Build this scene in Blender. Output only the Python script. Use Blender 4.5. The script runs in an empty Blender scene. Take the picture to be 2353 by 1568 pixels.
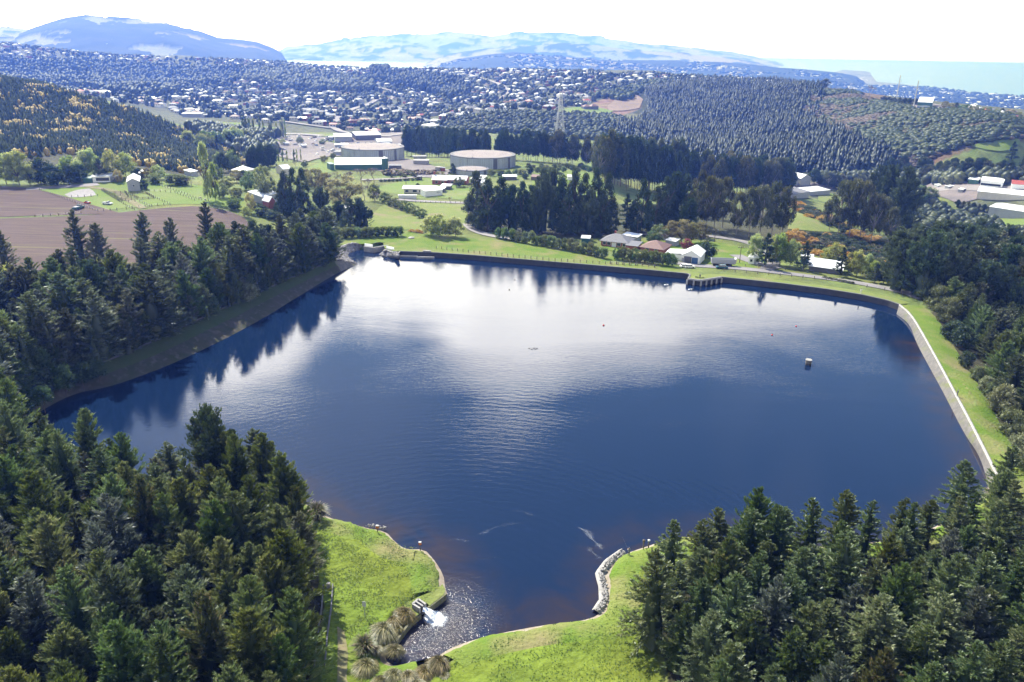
import bpy, math, random
import numpy as np
from mathutils import Vector, Matrix, geometry as mgeo
rng = np.random.default_rng(11)
random.seed(11)
SC = bpy.context.scene
COL = SC.collection
PI = math.pi
R = math.radians

# ---------------------------------------------------------------- camera
CAM_H, PITCH, ROLL, F = 80.0, R(20.8), R(0.84), 1777.0       # F and picture points are in a 2353 x 1568 grid
CX, CY = 1176.5, 784.0
cam_data = bpy.data.cameras.new("camera")
cam_data.sensor_width = 36.0
cam_data.lens = F / 2353.0 * 36.0
cam_data.clip_start = 1.0
cam_data.clip_end = 80000.0
cam = bpy.data.objects.new("camera", cam_data)
COL.objects.link(cam)
ROT = Matrix.Rotation(PI / 2 - PITCH, 3, 'X') @ Matrix.Rotation(ROLL, 3, 'Z')
cam.matrix_world = Matrix.Translation((0, 0, CAM_H)) @ ROT.to_4x4()
SC.camera = cam
RM = np.array(ROT)

# ---------------------------------------------------------------- sky, sun, exposure
SUN_AZ, SUN_EL = R(-35.0), R(48.0)                            # from +Y, positive towards +X
world = bpy.data.worlds.new("World")
SC.world = world
world.use_nodes = True
def build_world():
    nt = world.node_tree
    nt.nodes.clear()
    N, L = nt.nodes.new, nt.links.new
    out = N('ShaderNodeOutputWorld'); bg = N('ShaderNodeBackground')
    sky = N('ShaderNodeTexSky'); sky.sky_type = 'NISHITA'; sky.sun_disc = False
    sky.sun_elevation = SUN_EL; sky.sun_rotation = SUN_AZ
    sky.air_density = 1.0; sky.dust_density = 0.3; sky.ozone_density = 2.0; sky.altitude = 200
    bg.inputs['Strength'].default_value = 0.115
    # a bank of bright cloud standing above the horizon, blue sky over it
    tc = N('ShaderNodeTexCoord')
    sep = N('ShaderNodeSeparateXYZ'); L(tc.outputs['Generated'], sep.inputs[0])
    def M(op, a, b=None, c=None, clamp=False):
        n = N('ShaderNodeMath'); n.operation = op; n.use_clamp = clamp
        for i, v in enumerate((a, b, c)):
            if v is None: continue
            if isinstance(v, (int, float)): n.inputs[i].default_value = v
            else: L(v, n.inputs[i])
        return n.outputs[0]
    el = M('MULTIPLY', M('ARCSINE', sep.outputs[2]), 57.2958)
    az = M('MULTIPLY', M('ARCTAN2', sep.outputs[0], sep.outputs[1]), 57.2958)
    # edge height of the bank: rolling tops
    edge = 19.5
    tops = [(0.5, 7.5, 4.6), (11.0, 8.0, 2.2), (-21.0, 6.0, 4.6), (33.0, 12.0, -3.0), (-50.0, 16.0, 3.0), (64.0, 12.0, 5.0), (105.0, 20.0, 6.0), (-105.0, 18.0, 5.0), (150.0, 20.0, 3.0)]
    acc = None
    for c, w, h in tops:
        d = M('DIVIDE', M('SUBTRACT', az, c), w)
        g = M('MULTIPLY', M('POWER', 2.71828, M('MULTIPLY', M('MULTIPLY', d, d), -1.0)), h)
        acc = g if acc is None else M('ADD', acc, g)
    noi = N('ShaderNodeTexNoise'); noi.inputs['Scale'].default_value = 7.0; noi.inputs['Detail'].default_value = 7.0; noi.inputs['Roughness'].default_value = 0.55
    L(tc.outputs['Generated'], noi.inputs['Vector'])
    nz = M('MULTIPLY', M('SUBTRACT', noi.outputs[0], 0.5), 8.0)
    top = M('ADD', M('ADD', acc, nz), edge)
    fac = N('ShaderNodeMapRange'); fac.interpolation_type = 'SMOOTHSTEP'
    L(M('SUBTRACT', top, el), fac.inputs['Value'])
    fac.inputs['From Min'].default_value = -0.3; fac.inputs['From Max'].default_value = 1.2
    # thin high veil in the blue
    noi2 = N('ShaderNodeTexNoise'); noi2.inputs['Scale'].default_value = 2.2; noi2.inputs['Detail'].default_value = 8.0; noi2.inputs['Distortion'].default_value = 0.6
    L(tc.outputs['Generated'], noi2.inputs['Vector'])
    veil = N('ShaderNodeMapRange'); L(noi2.outputs[0], veil.inputs['Value'])
    veil.inputs['From Min'].default_value = 0.52; veil.inputs['From Max'].default_value = 0.85; veil.inputs['To Max'].default_value = 0.18
    f2 = M('MAXIMUM', fac.outputs[0], veil.outputs[0])
    # cloud light: brighter towards the sun
    dot = N('ShaderNodeVectorMath'); dot.operation = 'DOT_PRODUCT'
    L(tc.outputs['Generated'], dot.inputs[0])
    dot.inputs[1].default_value = (math.sin(SUN_AZ) * math.cos(SUN_EL), math.cos(SUN_AZ) * math.cos(SUN_EL), math.sin(SUN_EL))
    ds = N('ShaderNodeMapRange'); L(dot.outputs['Value'], ds.inputs['Value'])
    ds.inputs['From Min'].default_value = 0.35; ds.inputs['From Max'].default_value = 0.98
    ds.inputs['To Min'].default_value = 11.0; ds.inputs['To Max'].default_value = 36.0
    noi3 = N('ShaderNodeTexNoise'); noi3.inputs['Scale'].default_value = 5.0; noi3.inputs['Detail'].default_value = 6.0
    L(tc.outputs['Generated'], noi3.inputs['Vector'])
    br = M('MULTIPLY', ds.outputs[0], M('ADD', M('MULTIPLY', noi3.outputs[0], 0.8), 0.6))
    cc = N('ShaderNodeVectorMath'); cc.operation = 'SCALE'; cc.inputs[0].default_value = (0.97, 0.95, 1.0)
    L(br, cc.inputs['Scale'])
    mix = N('ShaderNodeMix'); mix.data_type = 'RGBA'
    L(f2, mix.inputs['Factor']); L(sky.outputs[0], mix.inputs[6]); L(cc.outputs[0], mix.inputs[7])
    L(mix.outputs[2], bg.inputs['Color']); L(bg.outputs[0], out.inputs['Surface'])
build_world()
sun_data = bpy.data.lights.new("sun", 'SUN')
sun_data.energy = 5.0; sun_data.angle = R(0.5); sun_data.color = (1.0, 0.96, 0.88)
sun = bpy.data.objects.new("sun", sun_data); COL.objects.link(sun)
sdir = Vector((math.sin(SUN_AZ) * math.cos(SUN_EL), math.cos(SUN_AZ) * math.cos(SUN_EL), math.sin(SUN_EL)))
sun.rotation_euler = (-sdir).to_track_quat('-Z', 'Y').to_euler()
sun.location = (0, 0, 400)
SC.view_settings.view_transform = 'Standard'
SC.view_settings.look = 'None'
SC.view_settings.exposure = 1.0
SC.view_settings.gamma = 1.0
SC.view_settings.use_curve_mapping = False
SC.render.engine = 'CYCLES'
CY_ = SC.cycles
CY_.use_denoising = True
CY_.max_bounces = 6; CY_.diffuse_bounces = 2; CY_.glossy_bounces = 2; CY_.transmission_bounces = 3
CY_.volume_bounces = 0; CY_.transparent_max_bounces = 6
CY_.sample_clamp_indirect = 6.0

# ---------------------------------------------------------------- picture <-> place
def ray(u, v):
    d = RM @ np.array([(u - CX) / F, -(v - CY) / F, -1.0])
    return d / np.linalg.norm(d)
def atz(u, v, z=0.0):
    d = ray(u, v); t = (z - CAM_H) / d[2]
    return np.array([d[0] * t, d[1] * t, z])
def atr(u, v, r):
    d = ray(u, v); t = r / math.hypot(d[0], d[1])
    return np.array([d[0] * t, d[1] * t, CAM_H + d[2] * t])
def proj(P):
    P = np.atleast_2d(np.asarray(P, float))
    q = (P - np.array([0, 0, CAM_H])) @ RM
    w = np.maximum(-q[:, 2], 1e-6)
    return np.stack([CX + F * q[:, 0] / w, CY - F * q[:, 1] / w, -q[:, 2]], 1)
def inpoly(x, y, poly):
    poly = np.asarray(poly, float); n = len(poly)
    inside = np.zeros(np.shape(x), bool)
    j = n - 1
    for i in range(n):
        xi, yi = poly[i][:2]; xj, yj = poly[j][:2]
        c = ((yi > y) != (yj > y)) & (x < (xj - xi) * (y - yi) / ((yj - yi) + 1e-12) + xi)
        inside ^= c
        j = i
    return inside
def dist_poly(x, y, poly, closed=True):
    poly = np.asarray(poly, float)[:, :2]
    d = np.full(np.shape(x), 1e9)
    n = len(poly)
    for i in range(n if closed else n - 1):
        a = poly[i]; b = poly[(i + 1) % n]; ab = b - a
        t = np.clip(((x - a[0]) * ab[0] + (y - a[1]) * ab[1]) / (ab @ ab + 1e-9), 0, 1)
        d = np.minimum(d, np.hypot(x - a[0] - t * ab[0], y - a[1] - t * ab[1]))
    return d

# terrain control points: (u, v, 'z' height) or (u, v, 'r' distance)
WALL_TOP = [(918, 578), (999, 581), (1100, 588), (1182, 595), (1330, 607), (1471, 619), (1581, 629.5), (1585, 632), (1580, 641), (1610.5, 644.5), (1657, 637), (1716, 643), (1797, 651.7), (1898, 664.6), (1980, 677.5), (2038.5, 690.4), (2066, 700)]
RIGHT_CREST = [(2066, 700), (2093, 722), (2123, 773), (2164, 847.7), (2198, 911.5), (2228, 967.7), (2262, 1035), (2305, 1122), (2325, 1160)]
RIGHT_WATER = [(2060, 722), (2091, 745), (2104, 785), (2130.5, 835), (2172, 910), (2217, 1000), (2250, 1045), (2268, 1101), (2272, 1130)]
LEFT_CREST = [(767, 599), (700, 628), (633, 657), (500, 717), (420, 755), (333, 797), (233, 838), (150, 860), (60, 905), (0, 960)]
LEFT_WATER = [(784, 624), (760, 636), (687, 681), (580, 747), (433, 821), (333, 861), (247, 891), (167, 904), (83, 951), (35, 985)]
NEAR_LEFT = [(35, 985), (40, 1015), (110, 1060), (200, 1092), (330, 1112), (450, 1112), (540, 1085), (592, 1091), (638, 1124), (704, 1159), (752, 1189), (795, 1200), (838, 1213), (886, 1220), (909, 1248), (933, 1263), (975, 1262), (995, 1284), (1019, 1320), (1023, 1352), (1028, 1366)]
SPILL = [(1028, 1366), (990, 1399), (969, 1414), (942, 1435), (909, 1480), (889, 1503), (886, 1518), (905, 1530), (924, 1527), (954, 1521), (1010, 1506)]
NEAR_RIGHT = [(1010, 1506), (1037, 1488), (1087, 1471), (1147, 1456), (1238, 1438), (1330, 1429), (1378, 1414), (1395, 1382), (1395, 1349), (1385, 1322), (1404, 1296), (1440, 1272), (1476, 1259), (1511, 1248), (1593, 1230), (1700, 1240), (1850, 1260), (2000, 1250), (2120, 1225), (2210, 1180), (2272, 1130)]
INLET = [(784, 624), (821, 608), (808, 601), (798, 591), (800, 584), (816, 578), (833, 573), (843, 572), (878, 564), (902, 567), (884, 574), (884, 582), (873, 588), (885, 591.5), (901, 592.5), (920, 592.6)]
CP = []
def cz(z, *pts):
    for p in pts: CP.append(atz(p[0], p[1], z))
def cr(r, *pts):
    for p in pts: CP.append(atr(p[0], p[1], r))
cz(2.0, *WALL_TOP[:5:2], (1471, 619), (1581, 629.5), (1716, 643), (1898, 664.6), (2038, 690))
cz(2.0, *RIGHT_CREST[1::2]); cz(2.0, (2138, 731), (2243, 911), (2311, 1041))
cz(3.6, (767, 599), (633, 657), (500, 717), (333, 797), (150, 860), (0, 960))
cz(1.3, (110, 1085), (330, 1135), (600, 1110), (740, 1220), (830, 1300), (960, 1330), (800, 1450), (900, 1600), (1100, 1540), (1300, 1500), (1430, 1400), (1470, 1320), (1600, 1280), (2000, 1290), (2353, 1250))
cz(2.5, (0, 1500), (400, 1500), (2000, 1500), (2353, 1500), (1900, 1650), (200, 1700), (1100, 1800), (300, 2300), (2200, 2300), (1100, 3200))
cz(2.1, (880, 556), (1000, 562), (1150, 565)); cz(2.0, (1000, 548), (1150, 552), (1300, 575), (1500, 600), (760, 560))
cz(0.5, (1100, 530), (1300, 540)); cz(-0.5, (1430, 560), (1560, 590)); cz(0.5, (1700, 607), (1850, 632), (2000, 650)); cz(-1.5, (2100, 640), (2200, 660))
cz(-2.0, (1250, 520), (1400, 520), (1600, 560), (1500, 540)); cz(-3.0, (1700, 560), (1640, 540))
cz(3.0, (820, 520), (900, 515)); cz(4.0, (650, 490), (800, 480), (700, 440)); cz(5.5, (600, 520))
cz(9.0, (0, 560), (150, 540), (300, 520), (450, 490), (500, 510)); cz(10.0, (0, 480), (150, 470), (300, 470))
cz(12.0, (0, 420), (200, 432), (295, 425), (400, 425), (100, 400)); cz(9.0, (500, 420), (560, 440))
cz(14.0, (0, 385), (150, 380), (300, 385)); cz(6.0, (430, 395), (560, 395))
cr(880, (0, 188), (150, 210)); cr(840, (300, 255)); cr(800, (430, 312)); cr(720, (600, 358)); cr(720, (0, 270), (150, 290)); cr(660, (300, 330)); cr(900, (-300, 150)); cr(700, (-250, 260)); cr(560, (0, 350))
cr(1300, (0, 215)); cr(1500, (200, 215), (330, 230)); cr(2200, (0, 185), (200, 190), (380, 195)); cr(2600, (0, 140), (200, 152), (400, 160)); cr(2900, (0, 98), (100, 112), (200, 124)); cr(2800, (400, 128)); cr(2700, (600, 141), (-300, 90))
cr(1250, (400, 270), (550, 270), (700, 270), (1000, 265)); cr(1050, (480, 300), (700, 300), (900, 300)); cr(1900, (600, 200), (800, 200), (1000, 205)); cr(2600, (760, 160), (900, 163)); cr(2500, (1050, 165), (1200, 164)); cr(2300, (1350, 164), (1500, 168)); cr(1900, (1650, 180))
cr(1700, (1250, 200)); cr(1250, (1300, 250)); cr(1500, (1430, 215)); cr(1000, (1100, 292), (1200, 290)); cr(1120, (1130, 262))
cr(860, (620, 330)); cr(780, (680, 352)); cr(900, (850, 322), (940, 318)); cr(740, (560, 370)); cr(820, (960, 350))
cz(-1.0, (800, 368), (860, 372), (920, 368), (1060, 392), (1170, 392)); cz(0, (900, 420), (800, 400), (1000, 430)); cz(0.8, (930, 460), (1000, 462)); cz(1.5, (930, 500), (1050, 500))
cz(-6, (1150, 366), (1230, 372)); cz(0.5, (1290, 398), (1350, 405)); cz(-1.5, (1390, 420)); cz(-9, (1450, 445)); cz(-24, (1560, 405), (1480, 385)); cz(-20, (1560, 450))
cr(1550, (1500, 212), (1600, 204), (1700, 200)); cr(1400, (1850, 205), (1950, 212)); cr(1180, (2000, 232)); cr(1020, (2100, 250), (2180, 258)); cr(980, (2300, 275), (2353, 285), (2600, 300))
cr(1150, (1550, 290), (1700, 285)); cr(1000, (1850, 300)); cr(900, (2000, 310)); cr(850, (2200, 320), (2353, 320)); cr(860, (1600, 352)); cr(780, (1800, 385), (2000, 395)); cr(740, (2200, 395), (2353, 380))
cz(-30, (1850, 440), (2000, 430), (2100, 435), (2300, 435), (2353, 425)); cz(-28, (2300, 490), (2200, 480)); cz(-25, (2330, 525), (2500, 560)); cz(-20, (2100, 500), (1700, 470), (1650, 440))
cz(-5, (1830, 500), (1780, 530)); cz(-8, (1900, 540)); cz(-12, (2000, 560), (2100, 570)); cz(-14, (2150, 560), (2260, 590)); cz(-3, (1950, 610)); cz(-10, (2300, 650)); cz(-5, (2353, 800)); cz(-2, (2353, 1000), (2500, 1100), (2600, 800))
cz(2, (-300, 1000), (-300, 1400)); cz(7, (-300, 650), (-300, 800)); cz(12, (-300, 420))
for a_ in range(-75, 80, 15):
    for rr, zz in ((3600, -140.0), (4200, -165.0), (3200, None)):
        if zz is None:
            if abs(a_) < 50: continue
            zz = -60.0
        CP.append(np.array([rr * math.sin(R(a_)), rr * math.cos(R(a_)), zz]))
for a_ in (19, 25, 31, 38):
    CP.append(np.array([2300 * math.sin(R(a_)), 2300 * math.cos(R(a_)), -115.0 if a_ > 20 else -60.0]))
CP.append(np.array([0, -60, 3.0])); CP.append(np.array([60, -20, 3.0])); CP.append(np.array([-60, -20, 4.0]))
CP = np.array(CP)
def tocoord(x, y):
    r = np.hypot(x, y) + 20.0
    return np.stack([np.arctan2(x, y) * 57.2958 / 9.0, np.log(r) * 3.6], -1)
CC = tocoord(CP[:, 0], CP[:, 1])
def tps(d2):
    return 0.5 * d2 * np.log(d2 + 1e-12)
def _fit():
    n = len(CC)
    D = ((CC[:, None, :] - CC[None, :, :]) ** 2).sum(-1)
    A = np.zeros((n + 3, n + 3)); A[:n, :n] = tps(D) + np.eye(n) * 0.012
    A[:n, n] = 1; A[:n, n + 1:] = CC; A[n, :n] = 1; A[n + 1:, :n] = CC.T
    b = np.zeros(n + 3); b[:n] = CP[:, 2]
    return np.linalg.lstsq(A, b, rcond=None)[0]
WT = _fit()
def T(x, y):
    x = np.asarray(x, float); y = np.asarray(y, float)
    sh = x.shape; x = x.ravel(); y = y.ravel()
    q = tocoord(x, y); out = np.empty(len(x)); n = len(CC)
    for s in range(0, len(x), 20000):
        qq = q[s:s + 20000]
        D = ((qq[:, None, 0] - CC[None, :, 0]) ** 2 + (qq[:, None, 1] - CC[None, :, 1]) ** 2)
        out[s:s + 20000] = tps(D) @ WT[:n] + WT[n] + qq @ WT[n + 1:]
    r = np.hypot(x, y)
    k = np.clip((r - 600) / 500, 0, 1)
    out += k * (2.6 * np.sin(x / 61 + 1.3 * np.sin(y / 83)) + 2.2 * np.sin(y / 57 + 1.1 * np.sin(x / 97)) + 1.0 * np.sin(x / 23 + y / 31))
    return out.reshape(sh)
def at(u, v, rmin=30.0, rmax=3500.0):
    """the point of the ground seen at picture point (u, v)"""
    d = ray(u, v); h = math.hypot(d[0], d[1])
    rs = np.exp(np.linspace(math.log(rmin), math.log(rmax), 420))
    zz = CAM_H + d[2] / h * rs
    g = T(d[0] / h * rs, d[1] / h * rs)
    k = np.nonzero(zz <= g)[0]
    if len(k) == 0: i = len(rs) - 1
    else: i = max(k[0], 1)
    a, b = rs[i - 1], rs[i]
    if len(k):
        f0 = zz[i - 1] - g[i - 1]; f1 = zz[i] - g[i]
        t = f0 / (f0 - f1 + 1e-9); r = a + (b - a) * t
    else: r = b
    x, y = d[0] / h * r, d[1] / h * r
    return np.array([x, y, float(T(x, y))])
def mpp(p):
    """metres per picture pixel at a point"""
    return proj(p)[0][2] / F

# ---------------------------------------------------------------- mesh helpers
def mesh(name, V, Fc, mat=None, smooth=False, attr=None):
    me = bpy.data.meshes.new(name)
    V = np.asarray(V, np.float32)
    if isinstance(Fc, np.ndarray):
        k = Fc.shape[1]; nf = len(Fc)
        me.vertices.add(len(V)); me.vertices.foreach_set('co', V.ravel())
        me.loops.add(nf * k); me.loops.foreach_set('vertex_index', Fc.astype(np.int32).ravel())
        me.polygons.add(nf)
        me.polygons.foreach_set('loop_start', (np.arange(nf) * k).astype(np.int32))
        me.polygons.foreach_set('loop_total', np.full(nf, k, np.int32))
        me.update(calc_edges=True); me.validate()
    else:
        me.from_pydata([tuple(map(float, p)) for p in V], [], Fc); me.update()
    if mat is not None:
        for m in (mat if isinstance(mat, (list, tuple)) else [mat]): me.materials.append(m)
    if smooth: me.polygons.foreach_set('use_smooth', np.ones(len(me.polygons), bool))
    if attr is not None:
        for an, (dom, typ, arr) in attr.items():
            a = me.attributes.new(an, typ, dom)
            a.data.foreach_set('color' if 'COLOR' in typ else 'value', np.asarray(arr, np.float32).ravel())
    return me
def ob(name, data, parent=None, loc=None, rot=0.0, scale=None):
    o = bpy.data.objects.new(name, data); COL.objects.link(o)
    if parent is not None: o.parent = parent
    if loc is not None: o.location = [float(c) for c in loc]
    if rot: o.rotation_euler = (0, 0, rot)
    if scale is not None: o.scale = scale if hasattr(scale, '__len__') else (scale,) * 3
    return o
def tag(o, label=None, cat=None, group=None, kind=None):
    if label: o['label'] = label
    if cat: o['category'] = cat
    if group: o['group'] = group
    if kind: o['kind'] = kind
    return o
class MB:
    """collects boxes, tubes and polygons into one mesh"""
    def __init__(s): s.v = []; s.f = []
    def add(s, v, f):
        n = len(s.v); s.v += [tuple(p) for p in v]; s.f += [tuple(i + n for i in q) for q in f]; return s
    def box(s, x0, x1, y0, y1, z0, z1):
        return s.add([(x0, y0, z0), (x1, y0, z0), (x1, y1, z0), (x0, y1, z0), (x0, y0, z1), (x1, y0, z1), (x1, y1, z1), (x0, y1, z1)],
                     [(0, 3, 2, 1), (4, 5, 6, 7), (0, 1, 5, 4), (1, 2, 6, 5), (2, 3, 7, 6), (3, 0, 4, 7)])
    def tube(s, a, b, r0, r1=None, n=6, cap=True):
        a = Vector(a); b = Vector(b); r1 = r0 if r1 is None else r1
        d = (b - a).normalized(); e = d.orthogonal().normalized(); g = d.cross(e)
        v = []
        for p, r in ((a, r0), (b, r1)):
            for i in range(n):
                t = 2 * PI * i / n; v.append(p + (e * math.cos(t) + g * math.sin(t)) * r)
        f = [(i, (i + 1) % n, n + (i + 1) % n, n + i) for i in range(n)]
        if cap: f += [tuple(range(n - 1, -1, -1)), tuple(range(n, 2 * n))]
        return s.add(v, f)
    def prism(s, poly, z0, z1):
        n = len(poly)
        v = [(p[0], p[1], z0) for p in poly] + [(p[0], p[1], z1) for p in poly]
        return s.add(v, [(i, (i + 1) % n, n + (i + 1) % n, n + i) for i in range(n)] + [tuple(range(n - 1, -1, -1)), tuple(range(n, 2 * n))])
    def lathe(s, prof, n=24, c=(0, 0)):
        v = []; m = len(prof)
        for r, z in prof:
            for i in range(n):
                t = 2 * PI * i / n; v.append((c[0] + r * math.cos(t), c[1] + r * math.sin(t), z))
        f = []
        for k in range(m - 1):
            for i in range(n):
                f.append((k * n + i, k * n + (i + 1) % n, (k + 1) * n + (i + 1) % n, (k + 1) * n + i))
        f.append(tuple(range((m - 1) * n, m * n)))
        return s.add(v, f)
    def mesh(s, name, mat, smooth=False): return mesh(name, s.v, s.f, mat, smooth)
    def ob(s, name, mat, parent=None, loc=None, rot=0, smooth=False): return ob(name, s.mesh(name, mat, smooth), parent, loc, rot)
def copy_tree(o, parent=None):
    c = o.copy(); COL.objects.link(c); c.parent = parent
    for ch in o.children: copy_tree(ch, c)
    return c

# ---------------------------------------------------------------- materials
def newmat(name):
    m = bpy.data.materials.new(name); m.use_nodes = True
    nt = m.node_tree; nt.nodes.clear()
    return m, nt, nt.nodes.new, nt.links.new
def ramp(N, L, src, stops):
    r = N('ShaderNodeValToRGB'); L(src, r.inputs[0])
    e = r.color_ramp.elements
    while len(e) < len(stops): e.new(0.5)
    for i, (p, c) in enumerate(stops): e[i].position = p; e[i].color = (*c, 1)
    return r.outputs[0]
def surf(name, c1, c2=None, scale=1.0, rough=0.8, bump=0.0, bscale=None, coord='Object', metal=0.0, detail=5.0, spots=None, stretch=None, spec=0.3):
    m, nt, N, L = newmat(name)
    out = N('ShaderNodeOutputMaterial'); b = N('ShaderNodeBsdfPrincipled')
    b.inputs['Roughness'].default_value = rough; b.inputs['Metallic'].default_value = metal
    b.inputs['Specular IOR Level'].default_value = spec
    L(b.outputs[0], out.inputs[0])
    tc = N('ShaderNodeTexCoord'); vec = tc.outputs[coord]
    if stretch:
        mp = N('ShaderNodeMapping'); mp.inputs['Scale'].default_value = stretch[:3]
        if len(stretch) > 3: mp.inputs['Rotation'].default_value = (0, 0, stretch[3])
        L(vec, mp.inputs[0]); vec = mp.outputs[0]
    c2 = c2 or tuple(x * 0.8 for x in c1)
    no = N('ShaderNodeTexNoise'); no.inputs['Scale'].default_value = scale; no.inputs['Detail'].default_value = detail; no.inputs['Roughness'].default_value = 0.6
    L(vec, no.inputs['Vector'])
    col = ramp(N, L, no.outputs[0], [(0.32, c1), (0.68, c2)])
    if spots:
        (c3, s3, lo, hi) = spots
        n3 = N('ShaderNodeTexNoise'); n3.inputs['Scale'].default_value = s3; n3.inputs['Detail'].default_value = 4
        L(vec, n3.inputs['Vector'])
        mr = N('ShaderNodeMapRange'); mr.inputs['From Min'].default_value = lo; mr.inputs['From Max'].default_value = hi; L(n3.outputs[0], mr.inputs[0])
        mx = N('ShaderNodeMix'); mx.data_type = 'RGBA'; L(mr.outputs[0], mx.inputs['Factor']); L(col, mx.inputs[6]); mx.inputs[7].default_value = (*c3, 1); col = mx.outputs[2]
    L(col, b.inputs['Base Color'])
    if bump:
        nb = N('ShaderNodeTexNoise'); nb.inputs['Scale'].default_value = bscale or scale * 3; nb.inputs['Detail'].default_value = 6; L(vec, nb.inputs['Vector'])
        bp = N('ShaderNodeBump'); bp.inputs['Strength'].default_value = 1.0; bp.inputs['Distance'].default_value = bump
        L(nb.outputs[0], bp.inputs['Height']); L(bp.outputs[0], b.inputs['Normal'])
    return m
def leaf(name, c1, c2, c3=None, trans=0.35, hue=0.03, val=0.25, gloss=0.035, nscale=0.35):
    """foliage: colour differs from leaf spray to leaf spray and from plant to plant"""
    m, nt, N, L = newmat(name)
    out = N('ShaderNodeOutputMaterial')
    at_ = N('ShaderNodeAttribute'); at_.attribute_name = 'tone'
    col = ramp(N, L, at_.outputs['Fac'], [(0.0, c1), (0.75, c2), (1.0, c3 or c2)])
    oi = N('ShaderNodeObjectInfo')
    hs = N('ShaderNodeHueSaturation')
    def MR(src, lo, hi):
        r = N('ShaderNodeMapRange'); L(src, r.inputs[0]); r.inputs['To Min'].default_value = lo; r.inputs['To Max'].default_value = hi; return r.outputs[0]
    wn = N('ShaderNodeTexWhiteNoise'); wn.noise_dimensions = '1D'; L(oi.outputs['Random'], wn.inputs['W'])
    L(MR(oi.outputs['Random'], 0.5 - hue, 0.5 + hue), hs.inputs['Hue'])
    L(MR(wn.outputs['Value'], 1 - val, 1 + val), hs.inputs['Value'])
    L(MR(wn.outputs['Value'], 1.1, 0.75), hs.inputs['Saturation'])
    L(col, hs.inputs['Color'])
    d = N('ShaderNodeBsdfDiffuse'); t = N('ShaderNodeBsdfTranslucent'); g = N('ShaderNodeBsdfGlossy'); g.inputs['Roughness'].default_value = 0.45
    L(hs.outputs[0], d.inputs[0])
    br = N('ShaderNodeHueSaturation'); br.inputs['Value'].default_value = 1.25; br.inputs['Hue'].default_value = 0.49; L(hs.outputs[0], br.inputs['Color']); L(br.outputs[0], t.inputs[0])
    g.inputs['Color'].default_value = (0.8, 0.85, 0.9, 1)
    m1 = N('ShaderNodeMixShader'); m1.inputs[0].default_value = trans; L(d.outputs[0], m1.inputs[1]); L(t.outputs[0], m1.inputs[2])
    m2 = N('ShaderNodeMixShader'); m2.inputs[0].default_value = gloss; L(m1.outputs[0], m2.inputs[1]); L(g.outputs[0], m2.inputs[2])
    L(m2.outputs[0], out.inputs[0])
    return m
# ---------------------------------------------------------------- materials in use
def ground_mat():
    m, nt, N, L = newmat("ground")
    out = N('ShaderNodeOutputMaterial'); b = N('ShaderNodeBsdfPrincipled'); L(b.outputs[0], out.inputs[0])
    b.inputs['Roughness'].default_value = 0.9; b.inputs['Specular IOR Level'].default_value = 0.15
    a = N('ShaderNodeAttribute'); a.attribute_name = 'zone'
    tc = N('ShaderNodeTexCoord')
    n1 = N('ShaderNodeTexNoise'); n1.inputs['Scale'].default_value = 0.09; n1.inputs['Detail'].default_value = 8; n1.inputs['Roughness'].default_value = 0.7; L(tc.outputs['Object'], n1.inputs[0])
    r = N('ShaderNodeMapRange'); L(n1.outputs[0], r.inputs[0]); r.inputs['From Min'].default_value = 0.3; r.inputs['From Max'].default_value = 0.7
    r.inputs['To Min'].default_value = 0.55; r.inputs['To Max'].default_value = 1.4
    hs = N('ShaderNodeHueSaturation'); L(a.outputs['Color'], hs.inputs['Color']); L(r.outputs[0], hs.inputs['Value'])
    n2 = N('ShaderNodeTexNoise'); n2.inputs['Scale'].default_value = 0.03; n2.inputs['Detail'].default_value = 5; L(tc.outputs['Object'], n2.inputs[0])
    r2 = N('ShaderNodeMapRange'); L(n2.outputs[0], r2.inputs[0]); r2.inputs['From Min'].default_value = 0.3; r2.inputs['From Max'].default_value = 0.7
    r2.inputs['To Min'].default_value = 0.46; r2.inputs['To Max'].default_value = 0.52; L(r2.outputs[0], hs.inputs['Hue'])
    L(hs.outputs[0], b.inputs['Base Color'])
    nb = N('ShaderNodeTexNoise'); nb.inputs['Scale'].default_value = 0.7; nb.inputs['Detail'].default_value = 8; L(tc.outputs['Object'], nb.inputs[0])
    bp = N('ShaderNodeBump'); bp.inputs['Distance'].default_value = 0.7; L(nb.outputs[0], bp.inputs['Height']); L(bp.outputs[0], b.inputs['Normal'])
    return m
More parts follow.
